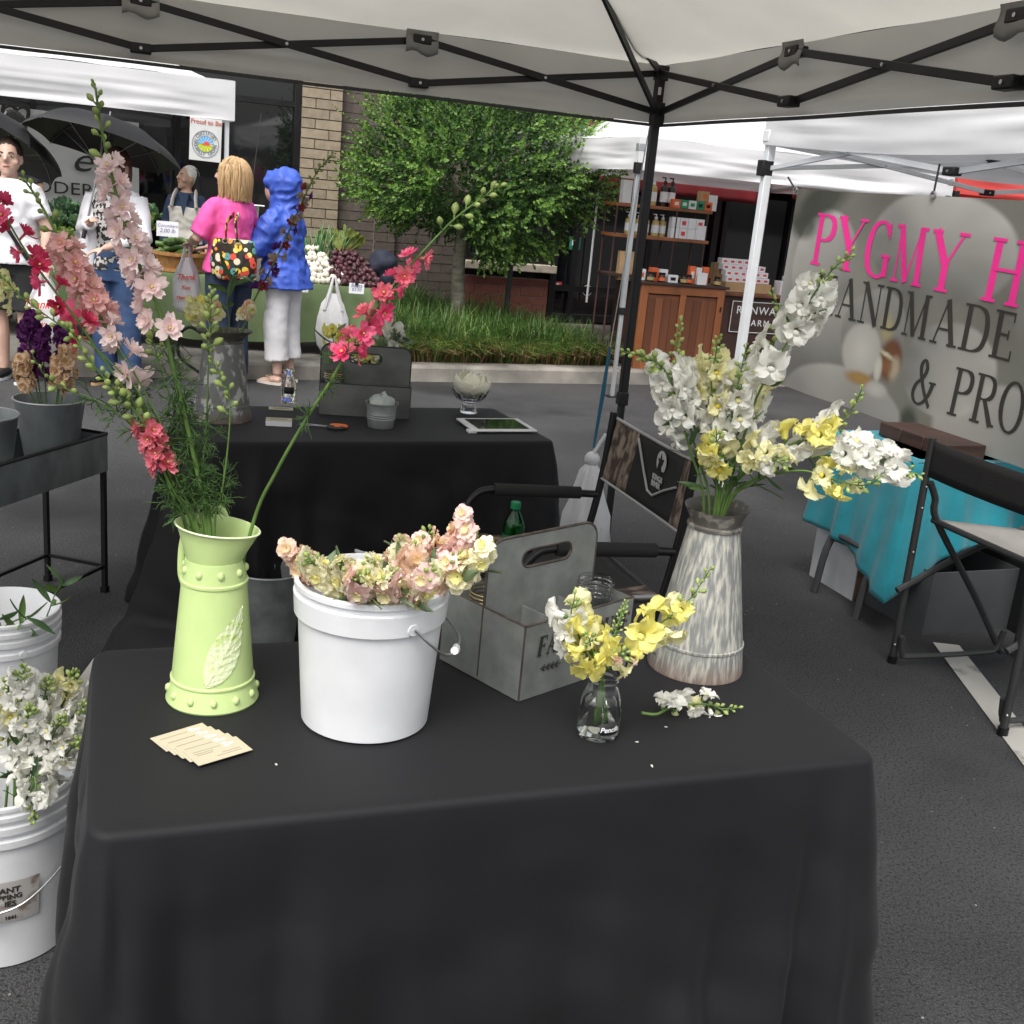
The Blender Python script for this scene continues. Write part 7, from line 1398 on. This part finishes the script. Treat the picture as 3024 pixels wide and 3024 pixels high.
def cart(label, T, sz, mat, band=None, grp=None, name='small_box'):
    t = thing(name, label, 'box', T, grp); MB().box((0, 0, sz[2] / 2), sz).build('carton', mat, t, bevel=.002)
    if band: MB().box((0, -sz[1] / 2 - .001, sz[2] * .5), (sz[0] * .5, .002, sz[2] * .4)).build('printed_label', band, t)
def pump(label, T, h, r, mat, cap, grp=None):
    t = thing('pump_bottle', label, 'bottle', T, grp); MB().lathe([(0, .002), (r, 0), (r, h * .62), (r * .8, h * .7), (r * .35, h * .74), (r * .35, h * .78), (0, h * .78)], 16).build('bottle_wall', mat, t)
    MB().lathe([(r * .42, h * .76), (r * .42, h * .86), (r * .15, h * .88), (r * .15, h * .97), (0, h * .97)], 10).build('cap', cap, t); MB().box((-r * .4, 0, h * .97), (r * 1.1, r * .4, h * .04)).build('spout', cap, t); MB().lathe([(r * 1.02, h * .15), (r * 1.02, h * .5)], 16).build('label', WBX, t)
zt_ = SZ[1] + .016
cart('tall white carton at the end of the top shelf board', S0 @ TR(.10, .05, zt_), (.09, .07, .2), WBX); pump('amber pump bottle on the top shelf board', S0 @ TR(.38, .06, zt_), .24, .035, OIL, WHT)
for k in range(2): pump('dark brown bottle beside the amber pump on the top shelf', S0 @ TR(.49 + .075 * k, .06, zt_), .26, .036, DKB, DKB, 'dark brown bottles')
for k, (c, bnd, nm) in enumerate(((ORB, WBX, 'orange'), (GRB, WBX, 'green'), (WBX, GRB, 'white and green'), (GRB, BLK, 'green and black'), (ORB, BLK, 'orange and black'))): cart('small %s box in the row on the top shelf board' % nm, S0 @ TR(.58 + .082 * k, -.01, zt_), (.078, .06, .075), c, bnd)
cart('kraft paper box stacked on the row of small boxes', S0 @ TR(.86, .0, zt_ + .077), (.09, .07, .09), KRB, ORB); cart('white card standing at the end of the top shelf board', S0 @ TR(.95, -.03, zt_), (.09, .01, .14), WBX)
zm = SZ[0] + .016
for k in range(5): pump('amber pump bottle in the row on the middle shelf board', S0 @ TR(.17 + .085 * k, .06 - .03 * (k % 2), zm), .2, .034, OIL, WHT, 'amber pump bottles')
for k in range(4):
    for j in range(2): cart('white carton with a red mark stacked on the middle shelf board', S0 @ TR(.60 + .084 * k, .0, zm + .094 * j), (.08, .07, .092), WBX, REDB if k % 2 else None, 'white cartons on the middle shelf')
cart('white card leaning at the end of the middle shelf board', S0 @ TR(.87, -.04, zm), (.085, .01, .13), WBX)
zc_ = CHh + .026; C0 = ST_
for k, (x, y, sz, c, bnd, nm) in enumerate(((.02, .1, (.08, .07, .1), WBX, ORB, 'white and orange box at the cabinet end'), (.14, .08, (.07, .07, .12), ORB, BLK, 'orange box with a black label behind the jars'), (.24, .1, (.09, .06, .11), WBX, None, 'plain white box behind the clear jar'), (.52, .06, (.06, .05, .16), ORB, WBX, 'tall orange box by the dark jars'), (.59, .07, (.06, .05, .15), WBX, ORB, 'tall white box between the orange ones'), (.66, .06, (.06, .05, .16), ORB, BLK, 'tall orange box with a black label'), (.31, .02, (.1, .04, .07), WBX, BLK, 'low white box with a black label'), (.60, -.01, (.1, .012, .11), WBX, None, 'white card propped before the tall boxes'))): cart(nm + ' on the cabinet', C0 @ TR(x, y, zc_), sz, c, bnd)
for k, x in enumerate((.08, .20, .42, .47, .77)):
    t = thing('small_jar', ('dark jar with a yellow label %s on the cabinet' % ('at the cabinet end', 'before the orange box', 'beside the tall boxes', 'touching the tall orange box', 'at the counter side')[k]), 'jar', C0 @ TR(x, .0 + .01 * (k % 2), zc_)); MB().lathe([(0, .001), (.032, 0), (.033, .05), (.028, .062), (.03, .064), (.03, .085), (0, .086)], 20).build('jar_wall', DKB, t); MB().lathe([(.0336, .012), (.0336, .042)], 20).build('label', [OIL, ORB][k % 2], t)
kc = thing('kraft_tray', 'kraft paper tray piled with small white cartons', 'tray', c2.matrix_world @ TR(.28, .2, .752)); MB().box((0, 0, .045), (.5, .3, .09)).build('tray', KRB, kc, bevel=.003)
for r in range(4):
    for k in range(6 - (r == 3)):
        cart('small white carton with a red dot piled on the kraft tray', kc.matrix_world @ TR(-.2 + .078 * k + .01 * (r % 2), -.09 + .05 * r, .092 + .052 * r), (.074, .09, .05), WBX, REDB, 'cartons on the kraft tray')
for r in range(4): MB().box((0, -.06 + .06 * r + .04, .09 + .026 * r), (.48, .08, .05 * r + .002)).build('stacking_riser', KRB, kc)
cart('white card reader box at the counter end', c2.matrix_world @ TR(.68, .1, .752), (.11, .12, .13), WBX); cart('stack of white leaflets on the counter', c2.matrix_world @ TR(.80, .05, .752), (.09, .12, .09), WBX); cart('low white till on the counter', c2.matrix_world @ TR(.93, .2, .752), (.28, .2, .17), M('till_grey', (.6, .6, .58), .5))
cart('kraft paper bag standing behind the cabinet jars', C0 @ TR(-.08, .22, zc_ - .02), (.16, .06, .26), KRB, name='paper_bag')
